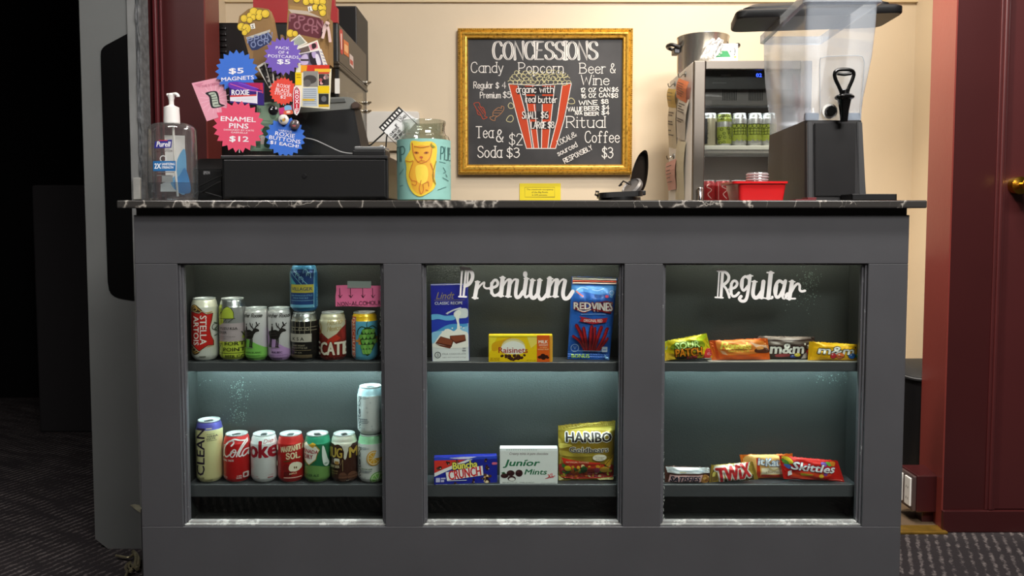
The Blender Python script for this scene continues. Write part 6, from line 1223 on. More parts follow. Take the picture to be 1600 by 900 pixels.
P_ = [(459.2, 136), (463.5, 134.5), (468, 138), (470, 146), (469.5, 168), (466.5, 177), (463.5, 180.5), (460, 178), (458, 168), (457.8, 146)]
wp = [W(p[0], p[1], .122) for p in P_]; loc = Vector((wp[0].x, .122, min(p.z for p in wp))); t = thing('sticker', 'narrow white-edged red sticker with vertical lettering', 'sticker', loc)
obj('backing', prism([(p.x - loc.x, p.z - loc.z) for p in wp], 0, .001), pm('white_sticker', 'e8e2e2', .4), t); a.build('printed_face', t, flatmap(loc, .122), P_GLOSS)
a = Art(400, 120, 6.923); a.poly('c83a78', [(245, 345), (310, 335), (315, 390), (255, 410)]).poly('7fb0d8', [(310, 318), (370, 310), (385, 360), (320, 370)], True).poly('d86a4a', [(305, 370), (385, 360), (395, 400), (310, 405)], True).poly('f0e0d0', [(330, 375), (365, 368), (370, 388), (335, 392)], True)
card('sticker', 'small magenta, blue and orange sticker above the buttons', [(435.5, 169), (456, 164), (457.5, 178), (437, 179.5)], .124, 'b04a6a', a, 'sticker')
for lab, cx, cy, r, col, marks in (('glossy black button badge above the blue tag', 427, 172.5, 7.6, '17171a', [('e8e8ea', 424, 171, 3, 1.2)]), ('white button badge with a small picture', 443.3, 187, 8, 'd9d4cc', [('c8a04a', 445, 188, 3.4, 2.4), ('8a4a3a', 448, 185, 2.6, 4), ('4a6a8a', 440, 190, 2, 3)]), ('dark grey button badge, rightmost of the badges', 460.6, 195, 7.8, '5a5054', [('b05a5a', 460, 197, 4, 1.4), ('8a9a8a', 458, 192, 2.4, 2)])):
    c = W(cx, cy, .110); rr_ = r / S(.11); loc = c.copy(); t = thing('button_badge', lab, 'badge', loc)
    g = lathe([(0, .0062), (rr_ * .5, .0058), (rr_ * .85, .0042), (rr_, .0018), (rr_, 0), (0, 0)], 28); g.transform(Matrix.Rotation(pi / 2, 4, 'X')); obj('badge_face', g, pm('badge_' + col, col, .12, coat=.6), t, True)
    a = Art()
    for c_, x, y, rx, ry in marks: a.ell(c_, x, y, rx, ry)
    def bm_(px, py, off, loc=loc, rr_=rr_):
        p = W(px, py, .110) - loc; d = min(sqrt(p.x ** 2 + p.z ** 2) / rr_, 1); return (p.x, -.0062 + .0044 * d ** 2.4 - off, p.z)
    a.build('badge_print', t, bm_, P_GLOSS, 1.5)
    g = lathe([(0, 0), (rr_ * .9, 0), (rr_ * .9, -.001), (0, -.001)], 20); g.transform(Matrix.Rotation(pi / 2, 4, 'X')); obj('pin_back', g, ALU, t)
# ------------------------------------------------------------------ behind the counter
STEEL = pm('brushed_steel', '767069', .42, 1, bump=(6, .05)); POTS = pm('polished_pot_steel', 'd6d2ca', .24, .9); 
# popcorn machine
ym, yn_ = .89, 1.42; xR = W(529, 110, ym).x; xL = xR - .56; zk0, zk1 = W(529, 105, ym).z, W(522, 35, ym).z
loc = Vector(((xR + xL) / 2, (ym + yn_) / 2, .95)); hx_, hy = (xR - xL) / 2, (yn_ - ym) / 2
t = thing('popcorn_machine', 'large black popcorn machine with red top behind the merchandise', 'popcorn machine', loc)
CAN = pm('dark_bronze_canopy', '110f0e', .42, .2); Z0 = lambda z: z - .95
cp = obj('canopy', bx(-hx_, hx_, -hy, hy, Z0(zk0), Z0(zk1), .006), CAN, t)
obj('side_plate', bx(hx_ - .001, hx_ + .002, -hy + .01, hy - .01, Z0(zk0) + .022, Z0(zk1) - .006), pm('brown_grey_metal', '564e44', .4, .4), cp)
g = bmesh.new(); box(g, -hx_ - .004, hx_ + .006, -hy - .006, hy + .004, Z0(zk0) - .004, Z0(zk0) + .008, .003); box(g, -hx_ - .002, hx_ + .004, -hy - .004, hy + .002, Z0(zk0) + .008, Z0(zk0) + .02, .004)
obj('moulding', g, pm('bronze_moulding', '3c352d', .35, .6), cp)
for k in range(5): obj('louver', bx(-hx_ + .02, -hx_ + .17, -hy - .005, -hy + .002, Z0(zk1) - .026 - k * .02, Z0(zk1) - .016 - k * .02, .002), pm('black_louver', '0c0b0b', .35), cp)
obj('base', bx(-hx_, hx_, -hy, hy, 0, Z0(W(529, 225, ym).z), .004), CAN, t)
zb1 = Z0(W(529, 225, ym).z); zc1 = Z0(zk0)
for sx in (-1, 1):
    for sy in (-1, 1): obj('post', bx(sx * (hx_ - .006) - .006, sx * (hx_ - .006) + .006, sy * (hy - .006) - .006, sy * (hy - .006) + .006, zb1, zc1), STEEL if sy > 0 else CAN, t)
PG = glass_mat('cabinet_glass', 'e9e6de', .06, .02, .5)
obj('side_glass', bx(hx_ - .003, hx_, -hy + .013, hy - .013, zb1, zc1), PG, t); obj('side_glass', bx(-hx_, -hx_ + .003, -hy + .013, hy - .013, zb1, zc1), PG, t)
obj('front_sheet', bx(-hx_ + .012, hx_ - .05, -hy, -hy + .003, zb1, zc1), CAN, t)
obj('rear_glass', bx(-hx_ + .012, hx_ - .012, hy - .004, hy - .001, zb1, zc1), PG, t)
g = lathe([(0, 0), (.09, .0), (.11, .03), (.11, .12), (.1, .14), (0, .14)], 32, (.02, 0, zb1 + .12)); obj('kettle', g, STEEL, t, True)
obj('kettle_arm', bx(.0, hx_ - .02, -.01, .01, zb1 + .20, zb1 + .22, .003), STEEL, t)
obj('inner_box', bx(hx_ - .16, hx_ - .06, .0, .12, zb1, zb1 + .19, .004), pm('kraft_box', '9a6f3e', .7), t, label='brown box inside the glass case')
obj('tag', prism([((W(p[0], p[1], ym) - loc).x, (W(p[0], p[1], ym) - loc).z) for p in ((523.5, 123), (531, 123), (531, 146.5), (523.5, 146.5))], -hy - .004, -hy - .002), pm('white_tag', 'dcd9d2', .4), t, label='white tag on the corner post')
for py in (132, 163, 176):
    z = W(572, py, yn_).z - loc.z; g = bmesh.new(); box(g, hx_ - .002, hx_ + .012, hy - .05, hy - .012, z - .006, z + .006, .002); tube([(hx_ + .01, hy - .045, z), (hx_ + .022, hy - .03, z + .004), (hx_ + .01, hy - .015, z)], .004, 8, g)
    obj('hinge', g, pm('polished_steel', 'b5b0a6', .2, 1), t, True)
sx_ = hx_ + .0026; yq = lambda px, x: x * F / (px - 800) + CAMY
def sideprint(cols, name):
    a = Art()
    for c, p in cols: a.poly(c, p)
    xw = loc.x + hx_
    def f(px, py, off):
        y = yq(px, xw); p = W(px, py, y); return (sx_ + off, p.y - loc.y, p.z - loc.z)
    a.flip = False; return a.build(name, cp, f, P_INK)
sideprint([('c8403a', [(533, 48), (535, 45), (538, 48), (538.5, 82), (537, 86), (534.5, 82)]), ('e8d0c8', [(534.8, 52), (536.8, 53), (536.8, 78), (535.5, 77)]), ('d9763a', [(539, 61), (547, 67), (547.5, 90), (539.5, 84)]), ('f0b880', [(540.5, 68), (546, 72), (546, 84), (540.5, 79)]), ('d8c8c4', [(548, 83), (554, 89), (554.5, 108), (548.5, 101)]), ('c85a4a', [(549, 92), (553.5, 96), (553.5, 103), (549, 99)])], 'sticker_print')
sg = W(395, 0, ym).x - loc.x; sg1 = W(527, 0, ym).x - loc.x
obj('red_crown', prism([(sg, Z0(zk1)), (sg1, Z0(zk1)), (sg1, Z0(zk1) + .05), (sg1 - .01, Z0(zk1) + .06), (sg1 - .01, Z0(zk1) + .17), (sg, Z0(zk1) + .17)], -hy + .002, -hy + .022), pm('red_sign', '9a181c', .4), t, label='red sign board on top')
cu = thing('paper_cup', 'upside-down grey paper cup standing on the popcorn machine', 'cup', (W(445, 10, .9).x, .95, zk1)); 
obj('cup_wall', lathe([(0, .09), (.03, .09), (.042, .0), (.04, 0), (.028, .088), (0, .088)], 28), pm('grey_paper', 'a49c96', .6), cu, True); obj('cup_rim', lathe([(.041, .0), (.0435, .002), (.0425, .005), (.041, .004)], 28), pm('grey_rim_paper', 'b4aca6', .5), cu, True)
cu.location.y = ym + .09
# black wall speaker
ysp = 1.62; loc = Vector((W(530, 60, ysp).x, 1.76, W(530, 118, ysp).z)); t = thing('wall_speaker', 'black box speaker fixed to the wall behind the popcorn machine', 'speaker', loc)
x0, x1 = W(498, 60, ysp).x - loc.x, W(557.5, 60, ysp).x - loc.x; hs = W(530, 9, ysp).z - loc.z
obj('cabinet', bx(x0, x1, -.14, .135, 0, hs, .004), pm('black_vinyl_box', '1e1b1c', .5), t); obj('grille', bx(x0 + .008, x1 - .004, -.147, -.139, .008, hs - .008, .002), pm('black_grille', '0d0b0c', .8), t); obj('bracket', bx(-.03, .03, .13, .14, hs * .3, hs * .6), BLACKSAT, t)
# white wall panel
yw = 1.872; loc = Vector((W(612, 222, yw).x, yw, W(612, 222, yw).z)); t = thing('white_panel', 'plain white panel with rounded corner on the rear wall', 'panel', loc)
P_ = rrect(W(566, 200, yw).x - loc.x, 0, W(655, 200, yw).x - loc.x, W(612, 174, yw).z - loc.z, .012)
obj('panel_face', prism(P_, -.004, .028, None, .002), pm('white_melamine', 'e6e2da', .35), t); obj('panel_shade', bx(W(566, 200, yw).x - loc.x + .01, W(655, 200, yw).x - loc.x - .03, 0, .028, -.04, 0), pm('panel_shade_tan', 'b09f84', .5), t)  # tan strip stands in for the shade below the white panel
# menu board
yf_ = 1.86; GILT = gilt()
cs = [W(714, 43.5, yf_), W(990, 43, yf_), W(988.5, 271, yf_), W(716.5, 274, yf_)]; cs = [W(715, 43.5, yf_), W(989.5, 43.5, yf_), W(989.5, 272.5, yf_), W(715, 272.5, yf_)]
loc = Vector(((cs[0].x + cs[1].x) / 2, yf_, cs[2].z)); t = thing('menu_board', 'gilt framed chalkboard menu with a striped popcorn bucket drawing', 'menu board', loc)
hw = (cs[1].x - cs[0].x) / 2; hh = cs[0].z - cs[2].z
prof = [(0, .034), (0, .006), (.004, .0), (.010, -.003), (.014, .002), (.017, .004), (.022, -.006), (.028, -.008), (.034, -.003), (.037, .004), (.041, .005), (.0435, .002), (.046, .006), (.048, .016), (.048, .024)]
cor = [(-hw, 0), (hw, 0), (hw, hh), (-hw, hh)]; ins = [(1, 1), (-1, 1), (-1, -1), (1, -1)]
for i in range(4):
    j = (i + 1) % 4; g = bmesh.new(); A0 = [g.verts.new((cor[i][0] + ins[i][0] * d, y, cor[i][1] + ins[i][1] * d)) for d, y in prof]; A1 = [g.verts.new((cor[j][0] + ins[j][0] * d, y, cor[j][1] + ins[j][1] * d)) for d, y in prof]
    n = len(prof)
    for k in range(n): g.faces.new((A0[k], A0[(k + 1) % n], A1[(k + 1) % n], A1[k]))
    g.faces.new(A0); g.faces.new(A1[::-1]); bmesh.ops.recalc_face_normals(g, faces=g.faces)
    fr = obj('frame_rail', g, GILT, t, True)
    L_ = (Vector(cor[j]) - Vector(cor[i])).length; nb = int(L_ / .0095); g = bmesh.new()
    for k in range(1, nb):
        f = k / nb; x = cor[i][0] + (cor[j][0] - cor[i][0]) * f; z = cor[i][1] + (cor[j][1] - cor[i][1]) * f
        nx_ = (0, 1) if i == 0 else (-1, 0) if i == 1 else (0, -1) if i == 2 else (1, 0); s_ = .0036 * (.7 + .5 * random.random())
        c = Vector((x + nx_[0] * .0065, -.001, z + nx_[1] * .0065)); q = [g.verts.new(c + Vector(d) * s_) for d in ((1, 0, 0), (0, 0, 1), (-1, 0, 0), (0, 0, -1), (0, -1, 0))]
        for m in range(4): g.faces.new((q[m], q[(m + 1) % 4], q[4]))
    o = obj('beading', g, pm('dark_gilt', '8a6420', .35, .7), fr); o['kind'] = 'stuff'
def chalkslate():
    m, n, b = nt('chalk_slate'); tc = n.nodes.new('ShaderNodeTexCoord'); nz = n.nodes.new('ShaderNodeTexNoise'); nz.inputs['Scale'].default_value = 5; nz.inputs['Detail'].default_value = 7; n.links.new(tc.outputs['Object'], nz.inputs[0])
    rp = n.nodes.new('ShaderNodeValToRGB'); rp.color_ramp.elements[0].color = hx('1f1e20'); rp.color_ramp.elements[1].color = hx('403e40'); rp.color_ramp.elements[0].position = .42; rp.color_ramp.elements[1].position = .85
    n.links.new(nz.outputs[0], rp.inputs[0]); n.links.new(rp.outputs[0], b.inputs['Base Color']); b.inputs['Roughness'].default_value = .55; return m
yc_ = yf_ + .022; obj('slate', bx(-hw + .044, hw - .044, .022, .03, .044, hh - .044), chalkslate(), t)
Kc = (700, 30, 3.0); wht = 'e8e4e0'
a = Art(*Kc)   # popcorn bucket
rd = 'bb4a30'
a.poly(rd, [(286, 305), (328, 312), (372, 470), (393, 604), (370, 604), (336, 490)]).poly(rd, [(535, 312), (577, 303), (540, 470), (504, 604), (478, 604), (512, 470)]).poly(rd, [(360, 312), (404, 312), (425, 604), (402, 604)]).poly(rd, [(442, 312), (500, 312), (468, 604), (438, 604)])
dk = '333133'
for x0, y0, x1, y1 in ((318, 316, 500, 352), (360, 360, 512, 396), (346, 432, 476, 470), (386, 480, 498, 516)): a.rect(dk, x0 + 6, y0, x1 - 4, y1)
for p in ([(284, 303), (330, 480), (368, 606), (504, 606), (545, 470), (578, 302)], [(286, 303), (420, 310), (577, 300)], [(328, 312), (372, 470), (394, 604)], [(535, 312), (512, 470), (478, 604)], [(360, 330), (402, 604)], [(404, 400), (425, 604)], [(500, 312), (468, 604)], [(442, 400), (438, 604)]): a.line(wht, p, 3.2)
rr = random.Random(11)
for j in range(4):
    for k in range(14 - j):
        x = 294 + j * 9 + k * (272 - 18 * j) / (13 - j); y = 296 - j * 15 + rr.uniform(-4, 4); a0 = rr.uniform(0, 360); a.ring('cfc79a', x, y, 11 + rr.uniform(-2, 3), 10, 2.6, 9, a0, a0 + 250)
for c, p in (('b5503c', [(122, 395), (145, 392), (152, 410), (165, 415), (175, 440), (172, 455), (184, 460), (165, 468), (155, 452), (140, 445), (135, 425), (128, 410)]), ('a87a5a', [(196, 460), (210, 455), (212, 435), (235, 415), (250, 418), (250, 408), (262, 412), (258, 430), (240, 450), (222, 462), (220, 475), (205, 472)])): a.line(c, p, 3, True, True)
for p in ([(142, 410), (165, 445)], [(150, 408), (172, 440)], [(138, 425), (155, 448)]): a.line('b5503c', p, 2.6)
for p in ([(215, 440), (245, 440)], [(222, 428), (252, 428)], [(212, 452), (232, 455)]): a.line('a87a5a', p, 2.6)
for p in ([(282, 405), (292, 392), (305, 400), (306, 415), (290, 418)], [(274, 475), (285, 455), (300, 452), (306, 468), (295, 482)], [(562, 385), (575, 370), (590, 378), (592, 394), (570, 396)]): a.line('cfc79a', p, 2.8, True, True)
a.build('chalk_drawing', t, flatmap(loc, yc_), P_CHALK, None, .0004)
a = Art(*Kc)
def HW(s, x0, x1, base, cap, w=3.6, serif=4, rot=0, **k): a.hand(wht, s, x0, x1, base, cap, w, rot, serif, **k)
a.hand(wht, 'CONCESSIONS', 212, 698, 188, 82, 11, 0, 8, pen=(6, 13), gap=1.5, inline=('4a484a', 2.2))
HW('Candy', 108, 258, 250, 48); HW('Popcorn', 332, 540, 252, 48); HW('Beer', 618, 738, 254, 48); HW('&', 760, 784, 252, 44, serif=0); HW('Wine', 624, 754, 308, 46)
HW('Regular', 121, 210, 324, 30, 3.2, 0); HW('$', 224, 238, 324, 26, 3.2, 0); HW('4', 254, 271, 324, 30, 3, 0); HW('Premium', 151, 246, 370, 28, 3.2, 0); HW('$5', 258, 294, 368, 27, 3.2, 0)
for s, x0, x1, b, c in (('12', 623, 642, 342, 25), ('OZ', 660, 692, 342, 25), ('CAN', 710, 760, 340, 24), ('$6', 768, 797, 340, 25), ('16', 625, 646, 370, 25), ('OZ', 660, 692, 368, 24), ('CAN', 708, 758, 366, 24), ('$8', 764, 795, 368, 25), ('WINE', 614, 700, 402, 26), ('$8', 718, 750, 396, 25), ('VALUE', 561, 630, 432, 25), ('BEER', 638, 708, 428, 24), ('$4', 722, 755, 424, 25), ('N/A', 596, 628, 448, 19), ('BEER', 640, 706, 452, 20), ('$4', 720, 755, 448, 24)): a.hand('f4f0ea', s, x0, x1, b, c * .76, 3.4, -1)
HW('Ritual', 556, 735, 508, 52, 4); HW('Coffee', 642, 802, 578, 52, 4); HW('$3', 722, 772, 650, 48, 4.4, 0); HW('Tea', 132, 210, 556, 52, 4.2, 5); HW('&', 226, 258, 575, 56, 5, 4); HW('$2', 287, 348, 590, 52, 3.6, 0); HW('Soda', 140, 250, 648, 52, 4.4, 5); HW('$3', 276, 334, 648, 44, 4.2, 0)
HW('organic', 320, 412, 345, 32, 3.2, 0); HW('with', 430, 494, 345, 32, 3.2, 0); HW('real', 364, 410, 390, 30, 3.2, 0); HW('butter', 424, 510, 392, 30, 3.2, 0); HW('SMALL', 348, 420, 466, 32, 3.2, 0); HW('$6', 436, 468, 464, 30, 3.2, 0); HW('LARGE', 390, 458, 512, 30, 3.2, 0); HW('$8', 468, 496, 510, 28, 3.2, 0)
HW('LOCAL', 520, 590, 592, 24, 3.0, 0, -27); HW('&', 582, 606, 558, 22, 3.0, 0, -27); HW('sourced', 518, 618, 642, 24, 3.0, 0, -27); HW('RESPONSIBLY', 548, 694, 676, 22, 3.0, 0, -27)
a.build('chalk_lettering', t, flatmap(loc, yc_), P_CHALK, None, .0006)
# yellow notice
yw = 1.895; loc = Vector((W(844, 314, yw).x, yw, W(844, 316, yw).z)); t = thing('yellow_notice', 'yellow occupancy notice on the wall under the menu board', 'notice', loc)
obj('sheet', bx(W(812, 300, yw).x - loc.x, W(876, 300, yw).x - loc.x, 0, .003, 0, W(844, 286.5, yw).z - loc.z), pm('yellow_card_stock', 'e9d411', .5), t)
a = Art(700, 30, 3.0); a.line('6a5c10', [(360, 788), (500, 788), (500, 834), (360, 834)], 1.6, False, True)
for s, x0, x1, y in (('The maximum occupancy', 368, 494, 794), ('of the Big Roxie', 392, 468, 807), ('is 239 persons.', 394, 466, 820)): a.text('3f380c', s, x0, y, x1, y + 10, .01)
a.build('lettering', t, flatmap(loc, yw), P_INK)
# airpot with its lid open
yp = .86; loc = Vector((W(968, 305, yp).x, yp, .80)); Q = lambda px, py, y=yp: W(px, py, y) - loc
t = thing('coffee_airpot', 'black coffee airpot with its lid flipped open', 'airpot', loc)
ht = Q(968, 303).z; rp_ = (Q(1001, 303).x - Q(935, 303).x) / 2
obj('body', lathe([(0, 0), (rp_ * .98, 0), (rp_, .02), (rp_, ht - .03), (rp_ * .98, ht - .012), (0, ht - .012)], 40), pm('black_steel', '1a1a1b', .3, .5), t, True)
g = zprism([(p[0], p[1]) for p in rrect(-rp_ * 1.02, -rp_ * .9, rp_ * 1.02, rp_ * .9, .03)], ht - .012, ht + .006); 
for v in g.verts: v.co.z += (v.co.x / rp_) * .0035
obj('collar', g, BLACKPL, t)
obj('latch', tube([Q(936, 307), Q(930, 304), Q(931, 299), Q(936, 300)], .004, 8), pm('dark_clip', '2a2522', .35, .4), t, True)
g = lathe([(0, -.008), (.038, -.008), (.041, -.003), (.041, .006), (.034, .012), (.03, .008), (0, .008)], 36); g.transform(Matrix.Translation(Q(988, 294)) @ Vector((-.62, -.42, .66)).to_track_quat('Z', 'Y').to_matrix().to_4x4()); obj('pump_disc', g, pm('grey_rubber', '6f6c6a', .35, .3), t, True)
obj('spring_clip', tube([Q(984, 288), Q(974, 283), Q(967, 291), Q(972, 288)], .0032, 8), pm('dark_clip', '2a2522', .35, .4), t, True)
prf = [Q(p[0], p[1]) for p in ((985, 285), (990, 262), (998, 243), (1007, 234.5), (1012, 240), (1013, 262), (1010, 285), (1004, 299), (996, 303), (989, 298))]
lidp = cat([(p.x, p.z) for p in prf], 5, True); cxm = sum(p.x for p in lidp) / len(lidp); czm = sum(p.y for p in lidp) / len(lidp)
rings = []
for k, dy in ((1, 0), (1, .012), (.92, .03), (.6, .042)): rings.append([(cxm + (p.x - cxm) * k, dy, czm + (p.y - czm) * k) for p in lidp])
rings = [[(cxm + (p.x - cxm) * .86, .03, czm + (p.y - czm) * .9) for p in lidp], [(cxm + (p.x - cxm) * .9, .004, czm + (p.y - czm) * .93) for p in lidp]] + rings
obj('open_lid', loft(rings), pm('smoky_black_shell', '2e2620', .18, .3, coat=.4), t, True)
hb = Q(1000, 306); obj('hinge_block', bx(hb.x - .02, hb.x + .018, -.015, .02, ht - .005, ht + .012, .003), BLACKPL, t)

# display fridge
yf = 1.2; xl = W(1083.5, 200, yf).x; xr = xl + .46; z0f = .90; z1f = W(1100, 94.5, yf).z; yb2 = 1.68
loc = Vector(((xl + xr) / 2, yf, z0f)); hw = (xr - xl) / 2; H = z1f - z0f; Q = lambda px, py, y=yf: W(px, py, y) - loc
t = thing('display_fridge', 'countertop glass-door fridge with steel frame and papers on its side', 'fridge', loc)
WS = pm('fridge_white_side', 'e4e2e0', .35, var=(4, .03)); INN = pm('fridge_grey_liner', '94887f', .5); db = yb2 - yf
for s in (-1, 1): obj('side_panel', bx(s * hw - (.018 if s > 0 else 0), s * hw + (.018 if s < 0 else 0), .03, db, 0, H, .003), WS, t)
obj('top_panel', bx(-hw + .018, hw - .018, .03, db, H - .02, H, .002), WS, t); obj('bottom_panel', bx(-hw + .018, hw - .018, .03, db, 0, .06, .002), INN, t); obj('back_panel', bx(-hw + .018, hw - .018, db - .02, db, .06, H - .02), INN, t)
dr = obj('door', bx(-hw, -hw + .045, 0, .028, 0, H, .004), STEEL, t)
obj('door_rail', bx(hw - .045, hw, 0, .028, 0, H, .004), STEEL, dr); obj('door_rail', bx(-hw + .045, hw - .045, 0, .028, H - .034, H, .003), STEEL, dr); obj('door_rail', bx(-hw + .045, hw - .045, 0, .028, 0, .05, .003), STEEL, dr)
obj('door_glass', bx(-hw + .045, hw - .045, .012, .016, .05, H - .034), glass_mat('fridge_glass', 'eceeec', .07, .02, .5), dr)
hh_ = Q(1092, 296); obj('handle', lathe([(0, 0), (.011, 0), (.011, .004), (.009, .006), (.009, -.10), (.011, -.102), (0, -.103)][:4] + [(0, .006)], 20, (hh_.x, -.014, hh_.z)), pm('chrome', 'c9cacc', .12, 1), dr, True)
g = lathe([(0, -.09), (.010, -.09), (.010, .004), (.008, .007), (0, .007)], 24, (hh_.x + .002, -.016, hh_.z)); obj('handle_bar', g, pm('chrome', 'c9cacc', .12, 1), dr, True)
zp0, zp1 = Q(1150, 146).z, H - .02
fa = obj('fascia', bx(-hw + .018, hw - .018, .06, .075, zp0 + .025, zp1, .002), pm('black_fascia', '1c1b1d', .25), t)
obj('air_duct', bx(-hw + .018, hw - .018, .085, .17, zp0 - .035, zp0 + .03, .004), pm('grey_duct', '5f5b5a', .4), t)
for c in (1140, 1181):
    for k in range(9): p = Q(c - 10 + k * 2.6, 148, yf + .08); obj('vent_slot', bx(p.x - .0016, p.x + .0016, .0835, .0855, p.z - .022, p.z + .022), pm('slot_black', '0a0a0a', .6), t)
a = Art(1030, 40, 6); a.rect('77757a', 578, 458, 668, 474); a.rect('4a4a4c', 500, 534, 630, 540); a.build('lettering', t, flatmap(loc, yf + .06), P_INK)
a = Art(1030, 40, 6); a.text('3a5aff', '02', 908, 448, 962, 482, .03); o = a.build('display_digits', t, flatmap(loc, yf + .0585), pm('blue_led', '2030ff', .4, emit=('3050ff', 6)))
zs1 = Q(1150, 226.5).z; obj('shelf', bx(-hw + .02, hw - .02, .05, db - .03, zs1 - .012, zs1 - .001), pm('wire_white', 'b8b6b0', .4), t); obj('shelf_rail', bx(-hw + .02, hw - .02, .042, .05, zs1 - .016, zs1 + .002, .003), pm('shelf_rail_white', 'cfcdc6', .35), t, label='white front rail'); obj('rail_shadow', bx(-hw + .02, hw - .02, .046, .05, zs1 - .028, zs1 - .017), pm('rail_shade_grey', '8f8a86', .4), t)  # grey bar below the rail imitates the rail's shade
fl = bpy.data.lights.new('fridge_light', 'AREA'); fl.shape = 'RECTANGLE'; fl.size = .38; fl.size_y = .03; fl.energy = .3; fl.color = (.95, .97, 1); fo = bpy.data.objects.new('fridge_light', fl); COL.objects.link(fo); fo.location = loc + Vector((0, .10, zp0 - .05))
fl2 = fl.copy(); fl2.energy = .9; fo2 = bpy.data.objects.new('fridge_light', fl2); COL.objects.link(fo2); fo2.location = loc + Vector((0, .10, zs1 - .035))  # extra light added under the shelf to brighten the lower interior
def fcan(label, px, H_, Rr, zz, col, neck, art, yc, py): return can(label, px, 0, Rr, H_, col, neck, yc, art, zz, py)
SH_ = z0f + zs1
Kf = (1030, 180, 6)
a = Art(*Kf); a.rect('2a2a2c', 425, 30, 450, 270).text('2a2a2c', 'HOP', 440, 40, 456, 220, vert=-1); a.rect('3a3436', 525, 60, 545, 270)
fcan('cream can at the left end of the fridge shelf', 1110, .138, .031, SH_, 'a8a088', None, a, yf + .13, 210)
for i, (c, lab) in enumerate(((1133, 'lime patterned can, second on the fridge shelf'), (1156.5, 'lime banded silver can, third on the fridge shelf'), (1181, 'lime banded silver can, fourth on the fridge shelf'), (1203, 'silver can at the right end of the fridge shelf, behind the dispenser'))):
    a = Art(*Kf); x = (c - 1030) * 6; w2 = 70
    if i == 0:
        a.rect('949f42', x - w2, -20, x + w2, 60).rect('949f42', x - w2, 110, x + w2, 268)
        rr = random.Random(4)
        for k in range(26): a.ring('4a5220', x + rr.uniform(-55, 55), rr.choice([rr.uniform(-10, 55), rr.uniform(120, 260)]), 12, 12, 4, 8)
        a.text('4a4a4a', 'YUZU', x + 2, 120, x + 50, 136, .02)
    else:
        a.rect('949f42', x - w2, 80, x + w2, 205)
        for k in range(4): a.ring('3f471c', x - 52 + k * 35, 100, 16, 18, 5, 10); a.poly('949f42', [(x - 70 + k * 40, 200), (x - 34 + k * 40, 200), (x - 38 + k * 40, 236), (x - 66 + k * 40, 236)], True)
        for y in (82, 124, 150, 178): a.line('3f471c', [(x - 60, y), (x + 60, y)], 4)
        for k in range(5): a.line('3f471c', [(x - 52 + k * 26, 124), (x - 52 + k * 26, 178)], 4)
    fcan(lab, c, .138, .031, SH_, pm('silver_can', 'b9b9b8', .32, .7), None, a, yf + .13, 210)
zlow = W(1130, 282, yf + .10).z - .122
obj('lower_shelf', bx(-hw + .02, hw - .02, .05, db - .03, zlow - z0f - .008, zlow - z0f), pm('wire_white', 'b8b6b0', .4), t)
for c, lab in ((1107, 'red can at the left of the fridge bottom shelf'), (1131, 'red can with pale script, middle of the fridge bottom shelf'), (1156, 'red can on the fridge bottom shelf just left of the red tub'), (1180, 'red can on the fridge bottom shelf behind the red tub')):
    a = Art(*Kf); x = (c - 1030) * 6; a.line('d8a8a4', [(x + 10, 640), (x - 20, 670), (x + 25, 700), (x - 10, 740), (x + 20, 780)], 8, True).line('c88a88', [(x - 50, 630), (x - 50, 790)], 5)
    fcan(lab, c, .122, .0325, zlow, 'a01c20', 'b04044', a, yf + .10, 300)
# papers on magnetic hooks on the fridge side
xside = xl
def side_y(px): return xside * F / (px - 800) + CAMY
def side_sheet(label, q, col, marks, off, catg='paper'):
    P = []
    for px, py in q:
        y = side_y(px); p = W(px, py, y); P.append(Vector((xside, y, p.z)))
    lo = Vector((xside, sum(p.y for p in P) / 4, min(p.z for p in P))); t_ = thing('paper_slip', label, catg, lo)
    g = bmesh.new(); n = 6; rows = []
    for j in range(n + 1):
        f = j / n; a_, b2_ = P[0].lerp(P[3], f), P[1].lerp(P[2], f); cur = off + .006 * f * (1 - f) * 2 + .003 * sin(f * 5)
        rows.append([[g.verts.new(a_.lerp(b2_, u) - lo + Vector((-cur - .003 * sin(u * pi) - th, 0, 0))) for u in (0, .5, 1)] for th in (0, .0006)])
    for j in range(n):
        for u in (0, 1):
            for th in (0, 1): g.faces.new((rows[j][th][u], rows[j][th][u + 1], rows[j + 1][th][u + 1], rows[j + 1][th][u]))
    obj('slip', g, pm('slip_' + col, col, .6), t_)
    if marks:
        g = bmesh.new()
        for f0 in marks:
            a_ = P[0].lerp(P[3], f0); b2_ = P[1].lerp(P[2], f0); c2_ = P[0].lerp(P[3], f0 + .025); d2_ = P[1].lerp(P[2], f0 + .025); cur = off + .006 * f0 * (1 - f0) * 2 + .003 * sin(f0 * 5) + .0042
            e = random.uniform(.5, .85); g.faces.new([g.verts.new(v - lo + Vector((-cur, 0, 0))) for v in (a_.lerp(b2_, .15), a_.lerp(b2_, e), c2_.lerp(d2_, e), c2_.lerp(d2_, .15))])
        obj('lettering', g, pm('slip_ink', '5a5450', .6), t_)
side_sheet('long white slip hanging under the orange one on the fridge side', [(1061, 150), (1076, 156), (1069, 220), (1055, 214)], 'd9d2c6', [.14, .2, .26, .32, .5, .56], .004)
side_sheet('orange slip on a hook on the fridge side', [(1062, 122), (1078, 128), (1073, 161), (1057.5, 152)], 'ef8a5a', [.16, .28, .4, .52, .64, .76], .011)
side_sheet('long pale slip at the far edge of the fridge side', [(1045, 160), (1057, 162), (1056, 232), (1043.5, 230)], 'd6cbb2', [.2, .26, .4, .46, .6, .7], .003)
side_sheet('mustard yellow slip on a hook at the far edge of the fridge side', [(1045, 138), (1057.5, 140), (1056.5, 169), (1044, 167)], 'cfae5a', [.2, .4, .6], .009)
